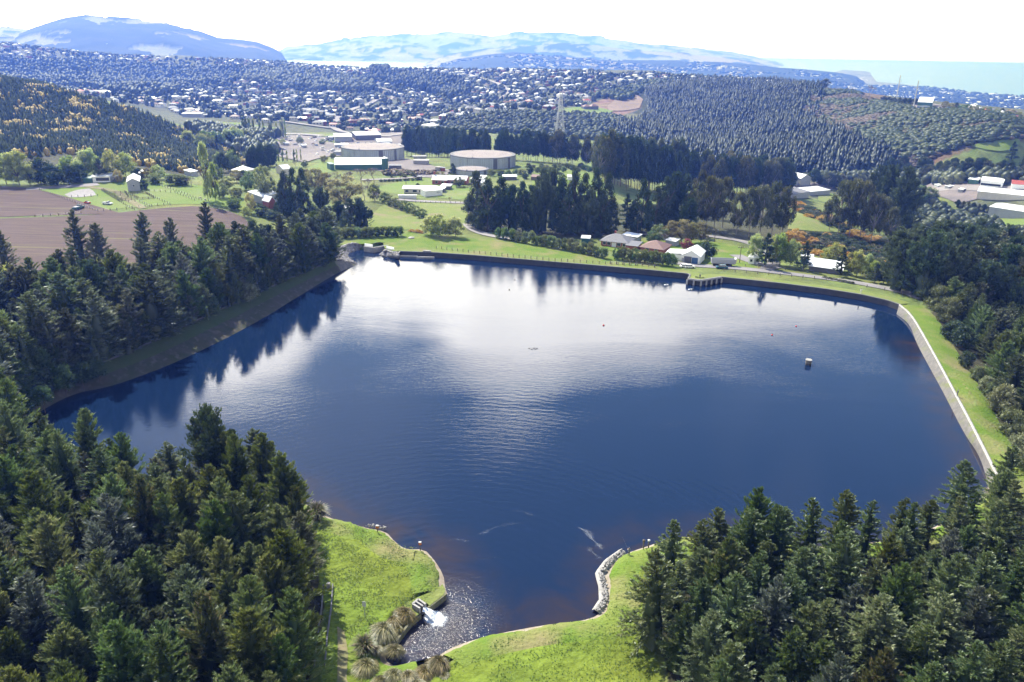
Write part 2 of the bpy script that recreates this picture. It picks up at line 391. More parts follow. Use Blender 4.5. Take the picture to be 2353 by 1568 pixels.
def water_mat(name, inlet=None, deep=(0.0045, 0.014, 0.042), rough=0.03, wscale=1.0):
    m, nt, N, L = newmat(name)
    out = N('ShaderNodeOutputMaterial'); b = N('ShaderNodeBsdfPrincipled'); L(b.outputs[0], out.inputs[0])
    b.inputs['IOR'].default_value = 1.333; b.inputs['Roughness'].default_value = rough
    tc = N('ShaderNodeTexCoord'); O = tc.outputs['Object']
    def M(op, x, y=None, cl=False):
        n = N('ShaderNodeMath'); n.operation = op; n.use_clamp = cl
        for i, v in enumerate((x, y)):
            if v is None: continue
            if isinstance(v, (int, float)): n.inputs[i].default_value = v
            else: L(v, n.inputs[i])
        return n.outputs[0]
    def noise(sc, det, st=(1, 1, 1), rot=0.0, dist=0.0, rg=0.5):
        mp = N('ShaderNodeMapping'); mp.inputs['Scale'].default_value = st; mp.inputs['Rotation'].default_value = (0, 0, rot); L(O, mp.inputs[0])
        n = N('ShaderNodeTexNoise'); n.inputs['Scale'].default_value = sc; n.inputs['Detail'].default_value = det; n.inputs['Distortion'].default_value = dist; n.inputs['Roughness'].default_value = rg
        L(mp.outputs[0], n.inputs[0]); return n.outputs[0]
    h = M('MULTIPLY', noise(1.1 * wscale, 4, (0.4, 1.6, 1), 0.28), 0.20)
    h = M('ADD', h, M('MULTIPLY', noise(3.2 * wscale, 3, (0.5, 1.4, 1), -0.15), 0.10))
    h = M('ADD', h, M('MULTIPLY', noise(0.12 * wscale, 3, (0.6, 1.3, 1), 0.3), 0.2))
    # patches of calm and ruffled water
    ruf = N('ShaderNodeMapRange'); L(noise(0.018, 3, (0.5, 1.2, 1), 0.2, 1.0), ruf.inputs[0]); ruf.inputs['From Min'].default_value = 0.4; ruf.inputs['From Max'].default_value = 0.65
    ruf.inputs['To Min'].default_value = 0.35; ruf.inputs['To Max'].default_value = 1.5
    h = M('MULTIPLY', h, ruf.outputs[0])
    if inlet is not None:
        sp = N('ShaderNodeVectorMath'); sp.operation = 'SUBTRACT'; L(O, sp.inputs[0]); sp.inputs[1].default_value = (float(inlet[0]), float(inlet[1]), 0)
        ln = N('ShaderNodeVectorMath'); ln.operation = 'LENGTH'; L(sp.outputs[0], ln.inputs[0]); dd = ln.outputs['Value']
        near = N('ShaderNodeMapRange'); L(dd, near.inputs[0]); near.inputs['From Min'].default_value = 3; near.inputs['From Max'].default_value = 14; near.inputs['To Min'].default_value = 1; near.inputs['To Max'].default_value = 0
        mid = N('ShaderNodeMapRange'); L(dd, mid.inputs[0]); mid.inputs['From Min'].default_value = 12; mid.inputs['From Max'].default_value = 105; mid.inputs['To Min'].default_value = 1; mid.inputs['To Max'].default_value = 0
        chop = M('ADD', M('MULTIPLY', noise(2.4, 4, dist=1.0, rg=0.6), 1.1), M('MULTIPLY', noise(5.0, 3), 0.2))
        h = M('ADD', h, M('MULTIPLY', M('MULTIPLY', chop, near.outputs[0]), 1.3))
        warp = M('ADD', M('MULTIPLY', dd, 3.1), M('MULTIPLY', noise(0.25, 3), 9.0))
        ring = M('MULTIPLY', M('MULTIPLY', M('SINE', warp), mid.outputs[0]), 0.08)
        h = M('ADD', h, ring)
        L(M('ADD', M('MULTIPLY', near.outputs[0], 0.15), rough), b.inputs['Roughness'])
    bp = N('ShaderNodeBump'); bp.inputs['Distance'].default_value = 0.085; bp.inputs['Strength'].default_value = 1.0; L(h, bp.inputs['Height']); L(bp.outputs[0], b.inputs['Normal'])
    at_ = N('ShaderNodeAttribute'); at_.attribute_name = 'shallow'
    sh = M('MULTIPLY', at_.outputs['Fac'], M('ADD', M('MULTIPLY', noise(0.12, 5, dist=1.0), 2.6), -0.75), True)
    sh = M('MULTIPLY', sh, 1.0, True)
    mx = N('ShaderNodeMix'); mx.data_type = 'RGBA'; L(sh, mx.inputs['Factor']); mx.inputs[6].default_value = (*deep, 1); mx.inputs[7].default_value = (0.034, 0.022, 0.02, 1)
    L(mx.outputs[2], b.inputs['Base Color'])
    return m
M_ = {}
M_['ground'] = ground_mat()
M_['grass'] = surf('mown_grass', (0.085, 0.155, 0.014), (0.15, 0.185, 0.038), 0.16, 0.9, 0.35, 1.8, detail=10, spots=((0.20, 0.18, 0.08), 0.09, 0.5, 0.68), spec=0.15)
M_['grass2'] = surf('verge_grass', (0.13, 0.175, 0.035), (0.17, 0.19, 0.06), 0.2, 0.9, 0.3, 1.5, detail=8, spots=((0.2, 0.17, 0.09), 0.09, 0.55, 0.7), spec=0.15)
M_['lawn'] = surf('far_grass', (0.115, 0.18, 0.028), (0.155, 0.19, 0.055), 0.05, 0.9, 0.3, 1.0, detail=8, spots=((0.2, 0.2, 0.09), 0.03, 0.55, 0.75), spec=0.15)
M_['soil'] = surf('tilled_soil', (0.075, 0.054, 0.05), (0.125, 0.09, 0.082), 0.35, 0.95, 0.25, 1.2, stretch=(0.10, 2.2, 1, 0.05), detail=8, spots=((0.16, 0.15, 0.07), 0.22, 0.6, 0.72), spec=0.1)
M_['dirt'] = surf('dirt', (0.22, 0.175, 0.11), (0.13, 0.145, 0.05), 0.5, 0.95, 0.1, 2.0)
M_['gravel'] = surf('gravel', (0.30, 0.28, 0.28), (0.21, 0.195, 0.195), 0.6, 0.9, 0.05, 4.0)
M_['road'] = surf('road_grey', (0.17, 0.16, 0.165), (0.23, 0.215, 0.22), 0.15, 0.85, 0.01, 6.0)
M_['farroad'] = surf('far_road', (0.19, 0.17, 0.17), (0.25, 0.23, 0.23), 0.05, 0.85)
M_['yard'] = surf('yard_gravel', (0.20, 0.165, 0.16), (0.12, 0.11, 0.11), 0.09, 0.9, 0.1, 1.0, detail=8)
M_['concrete'] = surf('pale_concrete', (0.36, 0.345, 0.33), (0.26, 0.25, 0.24), 0.8, 0.85, 0.02, 5.0, spots=((0.2, 0.19, 0.17), 1.3, 0.56, 0.7))
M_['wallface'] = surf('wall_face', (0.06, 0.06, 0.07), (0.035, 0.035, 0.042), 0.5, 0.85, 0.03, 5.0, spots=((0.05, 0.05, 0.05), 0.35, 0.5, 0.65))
M_['apron'] = surf('stone_apron', (0.16, 0.15, 0.145), (0.095, 0.09, 0.085), 0.9, 0.9, 0.06, 3.0, spots=((0.12, 0.13, 0.06), 0.3, 0.55, 0.68))
M_['bank'] = surf('shade_toned_mossy_bank', (0.055, 0.048, 0.038), (0.03, 0.04, 0.014), 0.35, 0.9, 0.12, 2.0, spots=((0.08, 0.07, 0.06), 0.5, 0.55, 0.68))  # mossy stone, its base colour darkened to carry the shade of the trees
M_['stone'] = surf('riprap_stone', (0.26, 0.25, 0.26), (0.13, 0.125, 0.13), 0.9, 0.9, 0.05, 3.0)
M_['shelf'] = surf('shade_toned_grass', (0.035, 0.06, 0.012), (0.05, 0.065, 0.022), 0.3, 0.95, 0.2, 2.0)  # darker copy of the grass: shade on the bank shelf painted into the colour
M_['mosswall'] = surf('mossy_concrete', (0.20, 0.18, 0.14), (0.10, 0.11, 0.04), 1.5, 0.9, 0.03, 6.0)
M_['mud'] = surf('shore_mud', (0.22, 0.17, 0.12), (0.3, 0.27, 0.22), 0.9, 0.85, 0.05, 3.0)
M_['white'] = surf('white_paint', (0.78, 0.78, 0.77), (0.7, 0.7, 0.69), 0.3, 0.5)
M_['cream'] = surf('cream_wall', (0.55, 0.52, 0.45), (0.49, 0.46, 0.40), 0.3, 0.7)
M_['greyw'] = surf('grey_wall', (0.33, 0.34, 0.36), (0.28, 0.29, 0.31), 0.3, 0.7)
M_['dgrey'] = surf('dark_grey', (0.10, 0.10, 0.11), (0.13, 0.13, 0.14), 0.5, 0.7)
M_['brick'] = surf('red_brick', (0.30, 0.10, 0.075), (0.22, 0.08, 0.065), 1.5, 0.85, 0.01, 8.0)
M_['roofw'] = surf('white_roof', (0.75, 0.76, 0.78), (0.66, 0.67, 0.69), 0.25, 0.35, stretch=(4, 0.3, 1))
M_['roofg'] = surf('grey_tile', (0.17, 0.17, 0.19), (0.13, 0.13, 0.145), 1.4, 0.6, 0.02, 6.0)
M_['roofb'] = surf('brown_tile', (0.20, 0.115, 0.10), (0.15, 0.09, 0.08), 1.4, 0.6, 0.02, 6.0)
M_['roofr'] = surf('red_roof', (0.38, 0.09, 0.07), (0.30, 0.08, 0.07), 0.5, 0.5)
M_['roofgn'] = surf('green_roof', (0.10, 0.18, 0.15), (0.12, 0.22, 0.18), 0.5, 0.5)
M_['greenw'] = surf('green_wall', (0.05, 0.12, 0.095), (0.06, 0.14, 0.11), 0.4, 0.6)
M_['tankw'] = surf('tank_wall', (0.46, 0.50, 0.52), (0.33, 0.36, 0.38), 0.35, 0.7, stretch=(1, 1, 0.12), spots=((0.18, 0.17, 0.16), 0.4, 0.6, 0.72))
M_['tankr'] = surf('tank_roof', (0.26, 0.22, 0.21), (0.20, 0.17, 0.165), 0.12, 0.85, spots=((0.25, 0.22, 0.21), 0.09, 0.55, 0.6))
M_['glass'] = surf('window_glass', (0.03, 0.04, 0.05), (0.02, 0.025, 0.03), 0.5, 0.1, spec=0.8)
M_['steel'] = surf('galvanised_steel', (0.45, 0.46, 0.48), (0.38, 0.39, 0.41), 1.0, 0.45, metal=0.3)
M_['wood'] = surf('weathered_wood', (0.16, 0.13, 0.10), (0.10, 0.085, 0.07), 3.0, 0.9)
M_['bark'] = surf('bark', (0.12, 0.095, 0.07), (0.07, 0.055, 0.045), 4.0, 0.95, 0.02, 12)
M_['paleb'] = surf('pale_bark', (0.32, 0.28, 0.25), (0.22, 0.19, 0.17), 4.0, 0.95)
M_['black'] = surf('black_rubber', (0.02, 0.02, 0.02), (0.03, 0.03, 0.03), 2.0, 0.8)
M_['blue'] = surf('blue_paint', (0.05, 0.12, 0.25), (0.045, 0.10, 0.21), 0.5, 0.35)
M_['teal'] = surf('teal_paint', (0.03, 0.10, 0.14), (0.03, 0.08, 0.12), 0.5, 0.25)
M_['red'] = surf('red_paint', (0.55, 0.04, 0.03), (0.45, 0.035, 0.03), 0.8, 0.4)
M_['orange'] = surf('orange_paint', (0.6, 0.16, 0.03), (0.5, 0.13, 0.03), 0.8, 0.5)
M_['foam'] = surf('white_foam', (0.85, 0.87, 0.9), (0.75, 0.78, 0.82), 2.0, 0.6, 0.15, 5.0)
M_['skin'] = surf('skin', (0.5, 0.32, 0.24), (0.45, 0.28, 0.21), 4.0, 0.6)
M_['cloth1'] = surf('dark_cloth', (0.05, 0.06, 0.09), (0.04, 0.045, 0.06), 4.0, 0.9)
M_['cloth2'] = surf('grey_cloth', (0.28, 0.28, 0.30), (0.22, 0.22, 0.24), 4.0, 0.9)
M_['cloth3'] = surf('white_cloth', (0.7, 0.7, 0.68), (0.6, 0.6, 0.58), 4.0, 0.9)
M_['wool'] = surf('sheep_wool', (0.6, 0.57, 0.5), (0.5, 0.47, 0.41), 6.0, 0.95, 0.02, 30)
M_['duck'] = surf('duck_brown', (0.06, 0.045, 0.035), (0.03, 0.025, 0.02), 8.0, 0.8)
L_ = {}
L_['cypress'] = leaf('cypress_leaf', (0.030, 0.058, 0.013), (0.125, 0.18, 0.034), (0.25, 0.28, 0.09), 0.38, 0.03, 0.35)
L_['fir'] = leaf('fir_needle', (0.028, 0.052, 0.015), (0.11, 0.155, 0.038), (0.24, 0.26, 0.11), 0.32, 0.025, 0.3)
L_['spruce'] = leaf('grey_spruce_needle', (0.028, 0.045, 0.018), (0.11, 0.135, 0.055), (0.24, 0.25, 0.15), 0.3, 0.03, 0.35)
L_['rusty'] = leaf('rusty_cypress_leaf', (0.025, 0.042, 0.012), (0.10, 0.125, 0.03), (0.24, 0.20, 0.08), 0.35, 0.03, 0.3)
L_['silver'] = leaf('silvery_needle', (0.035, 0.05, 0.035), (0.12, 0.145, 0.10), (0.30, 0.31, 0.24), 0.3, 0.02, 0.25)
L_['pine'] = leaf('pine_needle', (0.016, 0.034, 0.014), (0.05, 0.085, 0.028), (0.11, 0.14, 0.05), 0.28, 0.02, 0.25)
L_['macro'] = leaf('macrocarpa_leaf', (0.016, 0.032, 0.012), (0.045, 0.078, 0.022), (0.10, 0.14, 0.045), 0.2, 0.02, 0.2)
L_['fresh'] = leaf('spring_leaf', (0.16, 0.22, 0.05), (0.30, 0.37, 0.09), (0.42, 0.48, 0.18), 0.6, 0.03, 0.2)
L_['broad'] = leaf('broad_leaf', (0.05, 0.085, 0.02), (0.14, 0.20, 0.05), (0.24, 0.29, 0.10), 0.52, 0.04, 0.3)
L_['olive'] = leaf('olive_leaf', (0.12, 0.12, 0.04), (0.26, 0.25, 0.08), (0.36, 0.34, 0.14), 0.52, 0.03, 0.25)
L_['euc'] = leaf('gum_leaf', (0.03, 0.045, 0.014), (0.105, 0.115, 0.035), (0.22, 0.20, 0.07), 0.3, 0.02, 0.25)
L_['gorse'] = leaf('gorse_bush', (0.03, 0.045, 0.02), (0.07, 0.085, 0.035), (0.55, 0.32, 0.03), 0.25, 0.02, 0.25)
L_['bloom'] = leaf('gorse_flower', (0.22, 0.13, 0.008), (0.55, 0.32, 0.006), (0.7, 0.42, 0.012), 0.25, 0.015, 0.2)
L_['red'] = leaf('red_leaf', (0.14, 0.03, 0.02), (0.28, 0.045, 0.03), (0.4, 0.14, 0.08), 0.35, 0.02, 0.15)
L_['twig'] = leaf('bare_twigs', (0.10, 0.075, 0.065), (0.19, 0.15, 0.13), (0.28, 0.23, 0.2), 0.1, 0.02, 0.2)
L_['tussock'] = leaf('tussock_blade', (0.06, 0.07, 0.018), (0.19, 0.165, 0.055), (0.42, 0.34, 0.17), 0.3, 0.02, 0.15)
L_['flax'] = leaf('flax_blade', (0.05, 0.06, 0.02), (0.12, 0.13, 0.05), (0.25, 0.18, 0.12), 0.2, 0.02, 0.1)
L_['grass'] = leaf('grass_blade', (0.07, 0.14, 0.012), (0.14, 0.22, 0.026), (0.30, 0.33, 0.12), 0.4, 0.02, 0.15)
L_['yellow'] = leaf('yellow_leaf', (0.25, 0.20, 0.03), (0.42, 0.36, 0.08), (0.5, 0.45, 0.15), 0.4, 0.02, 0.15)
L_['hebe'] = leaf('pale_shrub_leaf', (0.07, 0.09, 0.03), (0.19, 0.22, 0.09), (0.36, 0.38, 0.18), 0.3, 0.03, 0.3)

# ---------------------------------------------------------------- shorelines
def resample(P, step):
    P = np.asarray(P, float); seg = np.linalg.norm(np.diff(P[:, :2], axis=0), axis=1); s = np.r_[0, np.cumsum(seg)]
    n = max(2, int(s[-1] / step) + 1); q = np.linspace(0, s[-1], n)
    return np.stack([np.interp(q, s, P[:, i]) for i in range(P.shape[1])], 1)
def resample_n(P, n):
    P = np.asarray(P, float); seg = np.linalg.norm(np.diff(P[:, :2], axis=0), axis=1); s = np.r_[0, np.cumsum(seg)]
    q = np.linspace(0, s[-1], n)
    return np.stack([np.interp(q, s, P[:, i]) for i in range(P.shape[1])], 1)
def smooth_line(P, k=2):
    P = np.asarray(P, float)
    for _ in range(k):
        Q = [P[0]]
        for a, b in zip(P[:-1], P[1:]): Q += [a * 0.75 + b * 0.25, a * 0.25 + b * 0.75]
        Q.append(P[-1]); P = np.array(Q)
    return P
wall_top = np.array([atz(u, v, 2.0) for u, v in WALL_TOP])
right_crest = smooth_line([atz(u, v, 2.0) for u, v in RIGHT_CREST])
right_water = smooth_line([atz(u, v, 0.0) for u, v in RIGHT_WATER])
left_crest = smooth_line([atz(u, v, 3.6) for u, v in LEFT_CREST])
left_water = smooth_line([atz(u, v, 0.0) for u, v in LEFT_WATER])
near_left = smooth_line([atz(u, v, 0.0) for u, v in NEAR_LEFT], 1)
spill = np.array([atz(u, v, 0.0) for u, v in SPILL])
near_right = smooth_line([atz(u, v, 0.0) for u, v in NEAR_RIGHT], 1)
inlet = np.array([atz(u, v, 0.0) for u, v in INLET])
# water outline, going round
water_poly = np.vstack([left_water[:, :2], near_left[1:, :2], spill[1:, :2], near_right[1:, :2], right_water[::-1][1:, :2], wall_top[::-1][:, :2], inlet[::-1][:, :2]])
crest_poly = np.vstack([left_crest[:, :2], near_left[1:, :2], spill[1:, :2], near_right[1:, :2], right_crest[::-1][1:, :2], wall_top[::-1][1:, :2], atz(905, 592, 1)[None, :2], atz(905, 562, 1)[None, :2], atz(880, 560, 2)[None, :2], atz(845, 565, 2)[None, :2], atz(815, 566, 2)[None, :2], atz(780, 572, 2)[None, :2], atz(768, 585, 3)[None, :2]])

# ---------------------------------------------------------------- ground
ZONES = [  # picture outline, min distance, max distance, colour
    ([(-400, 60), (2353 + 400, 60), (2353 + 400, 330), (-400, 330)], 1000, 4000, (0.075, 0.085, 0.045)),
    ([(0, 140), (150, 142), (330, 150), (450, 165), (440, 200), (380, 225), (200, 205), (-400, 185)], 1200, 3000, (0.03, 0.045, 0.025)),
    ([(-400, 120), (0, 180), (150, 215), (300, 250), (430, 300), (600, 350), (600, 400), (430, 410), (300, 390), (0, 400), (-400, 420)], 480, 1100, (0.05, 0.055, 0.03)),
    ([(1480, 190), (1850, 185), (1850, 260), (1990, 320), (2120, 390), (1990, 420), (1500, 400), (1440, 300)], 600, 1700, (0.035, 0.045, 0.025)),
    ([(1840, 190), (2010, 210), (2100, 250), (2353, 265), (2753, 270), (2753, 330), (2250, 335), (2120, 390), (1990, 330), (1840, 262)], 600, 1700, (0.115, 0.085, 0.05)),
    ([(1320, 270), (1480, 260), (1480, 290), (1500, 340), (1400, 320), (1000, 310), (1020, 280)], 800, 1500, (0.11, 0.12, 0.055)),
    ([(1010, 285), (1110, 255), (1290, 258), (1480, 270), (1480, 310), (1000, 310)], 800, 1500, (0.14, 0.17, 0.06)),
    ([(1390, 225), (1460, 210), (1475, 250), (1400, 275), (1340, 262), (1350, 245)], 800, 1700, (0.19, 0.135, 0.095)),
    ([(2250, 330), (2753, 290), (2753, 400), (2353, 380), (2250, 370)], 600, 1200, (0.13, 0.17, 0.055)),
    ([(1800, 415), (2753, 400), (2753, 520), (2240, 520), (2180, 450), (2000, 450), (1820, 460)], 480, 900, (0.10, 0.11, 0.06)),
    ([(1800, 470), (1900, 510), (2200, 580), (2753, 600), (2753, 700), (2000, 640), (1820, 560)], 300, 560, (0.05, 0.06, 0.03)),
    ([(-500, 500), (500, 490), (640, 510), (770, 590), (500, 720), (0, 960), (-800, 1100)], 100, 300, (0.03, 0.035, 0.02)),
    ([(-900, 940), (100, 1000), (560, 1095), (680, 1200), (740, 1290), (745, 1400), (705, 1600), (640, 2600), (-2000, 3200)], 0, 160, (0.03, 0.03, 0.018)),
    ([(705, 1150), (1030, 1250), (1030, 1380), (900, 1500), (1000, 1560), (1100, 1460), (1380, 1410), (1400, 1280), (1600, 1235), (1620, 1290), (1470, 1400), (1520, 1540), (1600, 2600), (700, 2600), (745, 1400)], 0, 140, (0.12, 0.175, 0.022)),
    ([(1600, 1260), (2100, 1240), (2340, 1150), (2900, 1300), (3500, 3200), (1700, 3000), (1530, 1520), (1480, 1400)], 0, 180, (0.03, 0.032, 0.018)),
    ([(2060, 630), (2110, 665), (2150, 740), (2215, 850), (2300, 1010), (2400, 1150), (3600, 1800), (2900, 560), (2150, 560)], 60, 420, (0.055, 0.055, 0.03)),
    ([(1060, 470), (1820, 470), (1820, 560), (1600, 545), (1300, 550), (1080, 530)], 300, 520, (0.055, 0.06, 0.03)),
]
def carve(x, y, z):
    r = np.hypot(x, y)
    sel = r < 420
    d = np.full(x.shape, 1e3); ins = np.zeros(x.shape, bool)
    ins[sel] = inpoly(x[sel], y[sel], crest_poly); d[sel] = dist_poly(x[sel], y[sel], crest_poly)
    # the ground falls away to the bed of the reservoir; the banks are laid over the step
    k = np.where(ins, 1.0, np.clip(1 - (d - 0.6) / 2.4, 0, 1))
    return np.where(ins | (d < 3.0), z * (1 - k) + (-2.5) * k, z)
def build_ground():
    na, nr = 620, 640
    az = np.linspace(R(-70), R(70), na); rr = np.exp(np.linspace(math.log(9.0), math.log(3800.0), nr))
    A, RR = np.meshgrid(az, rr)
    X = RR * np.sin(A); Y = RR * np.cos(A)
    Z = T(X, Y)
    col = np.zeros(X.shape + (4,), np.float32); col[..., :3] = (0.12, 0.155, 0.045); col[..., 3] = 1
    P = proj(np.stack([X.ravel(), Y.ravel(), Z.ravel()], 1)); U = P[:, 0].reshape(X.shape); Vv = P[:, 1].reshape(X.shape)
    for poly, r0, r1, c in ZONES:
        m = inpoly(U, Vv, poly) & (RR >= r0) & (RR <= r1)
        col[m, :3] = c
    Z = carve(X, Y, Z)
    i = np.arange(nr - 1)[:, None] * na + np.arange(na - 1)[None, :]
    Fq = np.stack([i, i + 1, i + 1 + na, i + na], -1).reshape(-1, 4)
    me = mesh('ground', np.stack([X, Y, Z], -1).reshape(-1, 3), Fq, M_['ground'], True, {'zone': ('POINT', 'FLOAT_COLOR', col.reshape(-1, 4))})
    tag(ob('ground', me), kind='structure')
    # ground behind and under the viewpoint
    mb = MB(); n = 24
    pts = [(9.5 * math.sin(a), 9.5 * math.cos(a)) for a in np.linspace(-R(70), R(70), n)] 
    mb.add([(p[0], p[1], float(T(p[0], p[1])) - 0.05) for p in pts] + [(-1200, 430, -5), (-1200, -900, -5), (1200, -900, -5), (1200, 430, -5)][::-1], [tuple(range(n + 4))[::-1]])
    tag(mb.ob('ground_behind', M_['grass2']), kind='structure')
build_ground()

# water sheet of the reservoir
spill_pt = atz(1000, 1425, 0)
def tri_poly(poly, step, extra=None):
    """triangulate a 2-D outline with inner points"""
    poly = [Vector((float(p[0]), float(p[1]))) for p in poly]
    n = len(poly); P = np.array([[p.x, p.y] for p in poly])
    lo = P.min(0); hi = P.max(0)
    gx, gy = np.meshgrid(np.arange(lo[0], hi[0], step), np.arange(lo[1], hi[1], step))
    gx = gx + (np.arange(gx.shape[0]) % 2)[:, None] * step / 2
    gx, gy = gx.ravel(), gy.ravel()
    m = inpoly(gx, gy, P); gx, gy = gx[m], gy[m]
    m = dist_poly(gx, gy, P) > step * 0.35; gx, gy = gx[m], gy[m]
    vs = poly + [Vector((float(a), float(b))) for a, b in zip(gx, gy)]
    ed = [(i, (i + 1) % n) for i in range(n)]
    r = mgeo.delaunay_2d_cdt(vs, ed, [list(range(n))], 1, 1e-4)
    return np.array([[v.x, v.y] for v in r[0]]), [tuple(f) for f in r[2]]
def up_faces(V, Fc):
    out = []
    for f in Fc:
        a, b, c = V[f[0]], V[f[1]], V[f[2]]
        s = (b[0] - a[0]) * (c[1] - a[1]) - (b[1] - a[1]) * (c[0] - a[0])
        out.append(f if s > 0 else tuple(reversed(f)))
    return out
M_['water'] = water_mat('lake_water', inlet=spill_pt)
V2, F2 = tri_poly(water_poly, 5.0)
sh_line = np.vstack([near_left[10:, :2], spill[:, :2], near_right[:, :2], right_water[::-1][:26, :2]])
dsh = dist_poly(V2[:, 0], V2[:, 1], sh_line, False)
me = mesh('reservoir_water', np.c_[V2, np.zeros(len(V2))], up_faces(V2, F2), M_['water'], True, {'shallow': ('POINT', 'FLOAT', np.clip(1 - dsh / 9.0, 0, 1))})
lake = tag(ob('reservoir_water', me), 'deep blue rippled reservoir reflecting white cloud', kind='structure')

def loft(rows, closed=False):
    n = len(rows[0]); V = np.vstack(rows); f = []
    for k in range(len(rows) - 1):
        for i in range(n - 1): f.append((k * n + i, k * n + i + 1, (k + 1) * n + i + 1, (k + 1) * n + i))
    return V, np.array(f)
def offset(P, d):
    """shift a polyline to its left by d"""
    P = np.asarray(P, float); t = np.gradient(P[:, :2], axis=0); t /= np.linalg.norm(t, axis=1)[:, None] + 1e-9
    n = np.stack([-t[:, 1], t[:, 0]], 1); Q = P.copy(); Q[:, :2] += n * (d if np.ndim(d) == 0 else np.asarray(d)[:, None]); return Q
def setz(P, z):
    Q = np.array(P, float); Q[:, 2] = z; return Q
def onT(P, dz=0.0):
    Q = np.array(P, float); Q[:, 2] = T(Q[:, 0], Q[:, 1]) + dz; return Q
def strip(name, rows, mat, kind='structure', parent=None, flip=False, smooth=True):
    V, f = loft(rows)
    if flip: f = f[:, ::-1]
    o = ob(name, mesh(name, V, f, mat, smooth), parent)
    if parent is None: tag(o, kind=kind)
    return o
# far wall: vertical dark face, pale coping, mown berm behind (outside is to the left going left to right)
wt = resample(wall_top, 1.2); wt[:, 2] = 2.0
wall = ob('dam_wall', None); tag(wall, 'long dark concrete retaining wall along the far side of the reservoir', 'wall')
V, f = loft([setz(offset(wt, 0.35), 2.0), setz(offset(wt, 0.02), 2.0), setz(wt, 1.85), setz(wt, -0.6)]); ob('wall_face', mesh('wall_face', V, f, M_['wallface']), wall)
V, f = loft([setz(offset(wt, 0.55), 1.9), setz(offset(wt, 0.55), 2.14), setz(offset(wt, -0.07), 2.14), setz(offset(wt, -0.07), 1.97)]); ob('coping', mesh('coping', V, f, surf('old_coping', (0.17, 0.17, 0.165), (0.12, 0.125, 0.115), 0.8, 0.9)), wall)
for pts, nm in (((14, 24), 'berm'),):
    g = resample(wall_top, 2.5)
    rows = [setz(offset(g, 0.4), 2.02)] + [onT(offset(g, d), 0.07) for d in (1.5, 3, 5)] + [onT(offset(g, 7), -0.15)]
    rows[1][:, 2] = rows[1][:, 2] * 0.5 + 1.01
    strip('berm_grass', rows, M_['grass2'], flip=True)
# right bank: stone apron, low parapet, verge
rc = resample_n(right_crest, 130); rw = resample_n(right_water, 130)
apron = ob('bank_apron', None); tag(apron, 'pale stone apron with a low parapet sloping into the water along the east side', 'embankment')
V, f = loft([setz(offset(rc, 0.0), 1.7), rc * 0.66 + rw * 0.34 + np.array([0, 0, .1]), rc * .33 + rw * .67, setz(rw, 0.0), setz(rw * 1.35 - rc * .35, -1.0)]); ob('stone_facing', mesh('stone_facing', V, f, M_['apron'], True), apron)
V, f = loft([setz(offset(rc, 0.4), 1.6), setz(offset(rc, 0.4), 2.12), setz(offset(rc, -0.02), 2.12), setz(offset(rc, -0.04), 1.4)]); ob('parapet', mesh('parapet', V, f, M_['concrete']), apron)
rows = [setz(offset(rc, 0.38), 1.98)] + [onT(offset(rc, d), 0.1) for d in (2.2, 4.5, 7)] + [onT(offset(rc, 9.5), -0.2)]
rows[1][:, 2] = 1.98
strip('verge_grass', rows, M_['grass'], flip=True)
# left bank
lc = resample_n(left_crest, 160); lw = resample_n(left_water, 160)
bank = ob('west_bank', None); tag(bank, 'shaded mossy stone bank sloping from the conifers down to the water', 'embankment')
jag = rng.normal(0, 0.12, 160)
fr = [0.0, 0.2, 0.3, 0.45, 0.62, 0.8, 1.0]
rowsL = []
for q in fr:
    Q = lc * (1 - q) + lw * q; Q[:, 2] += rng.normal(0, 0.10, 160); rowsL.append(Q)
rowsL.append(setz(lw * 1.1 - lc * .1, -1.0))
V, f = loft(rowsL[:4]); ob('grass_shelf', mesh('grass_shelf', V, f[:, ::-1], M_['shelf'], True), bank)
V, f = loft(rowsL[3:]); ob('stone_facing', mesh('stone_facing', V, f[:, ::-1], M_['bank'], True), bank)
V, f = loft([setz(offset(lc, -0.7), 3.3), setz(offset(lc, -0.7), 3.95), setz(offset(lc, -0.35), 3.95), setz(offset(lc, -0.35), 3.3)]); ob('low_wall', mesh('low_wall', V, f, M_['dgrey']), bank)
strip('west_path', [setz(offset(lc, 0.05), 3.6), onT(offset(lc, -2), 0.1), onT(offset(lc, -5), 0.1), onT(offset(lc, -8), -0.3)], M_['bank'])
# near natural shores: a little scarp of turf and mud
for nm, ln in (('shore_west', near_left), ('shore_spill', spill[4:-1]), ('shore_south', near_right)):
    g = resample(ln, 0.6)
    w1 = 0.35 + 0.25 * np.sin(np.arange(len(g)) * 0.35) + rng.normal(0, 0.09, len(g))
    mud = [setz(offset(g, 0.5), -0.3), setz(offset(g, 0.0 - w1 * 0.2), 0.04), setz(offset(g, -0.35 - w1), 0.28)]
    strip(nm + '_mud', mud, M_['mud'], flip=True)
    gr = [setz(offset(g, -0.3 - w1), 0.25), setz(offset(g, -0.45 - w1), 0.62)] + [onT(offset(g, -d), 0.06) for d in (1.8, 3.2, 5)] + [onT(offset(g, -7), -0.25)]
    gr[2][:, 2] = 0.5 * gr[2][:, 2] + 0.35
    strip(nm + '_turf', gr, M_['grass'], flip=True)

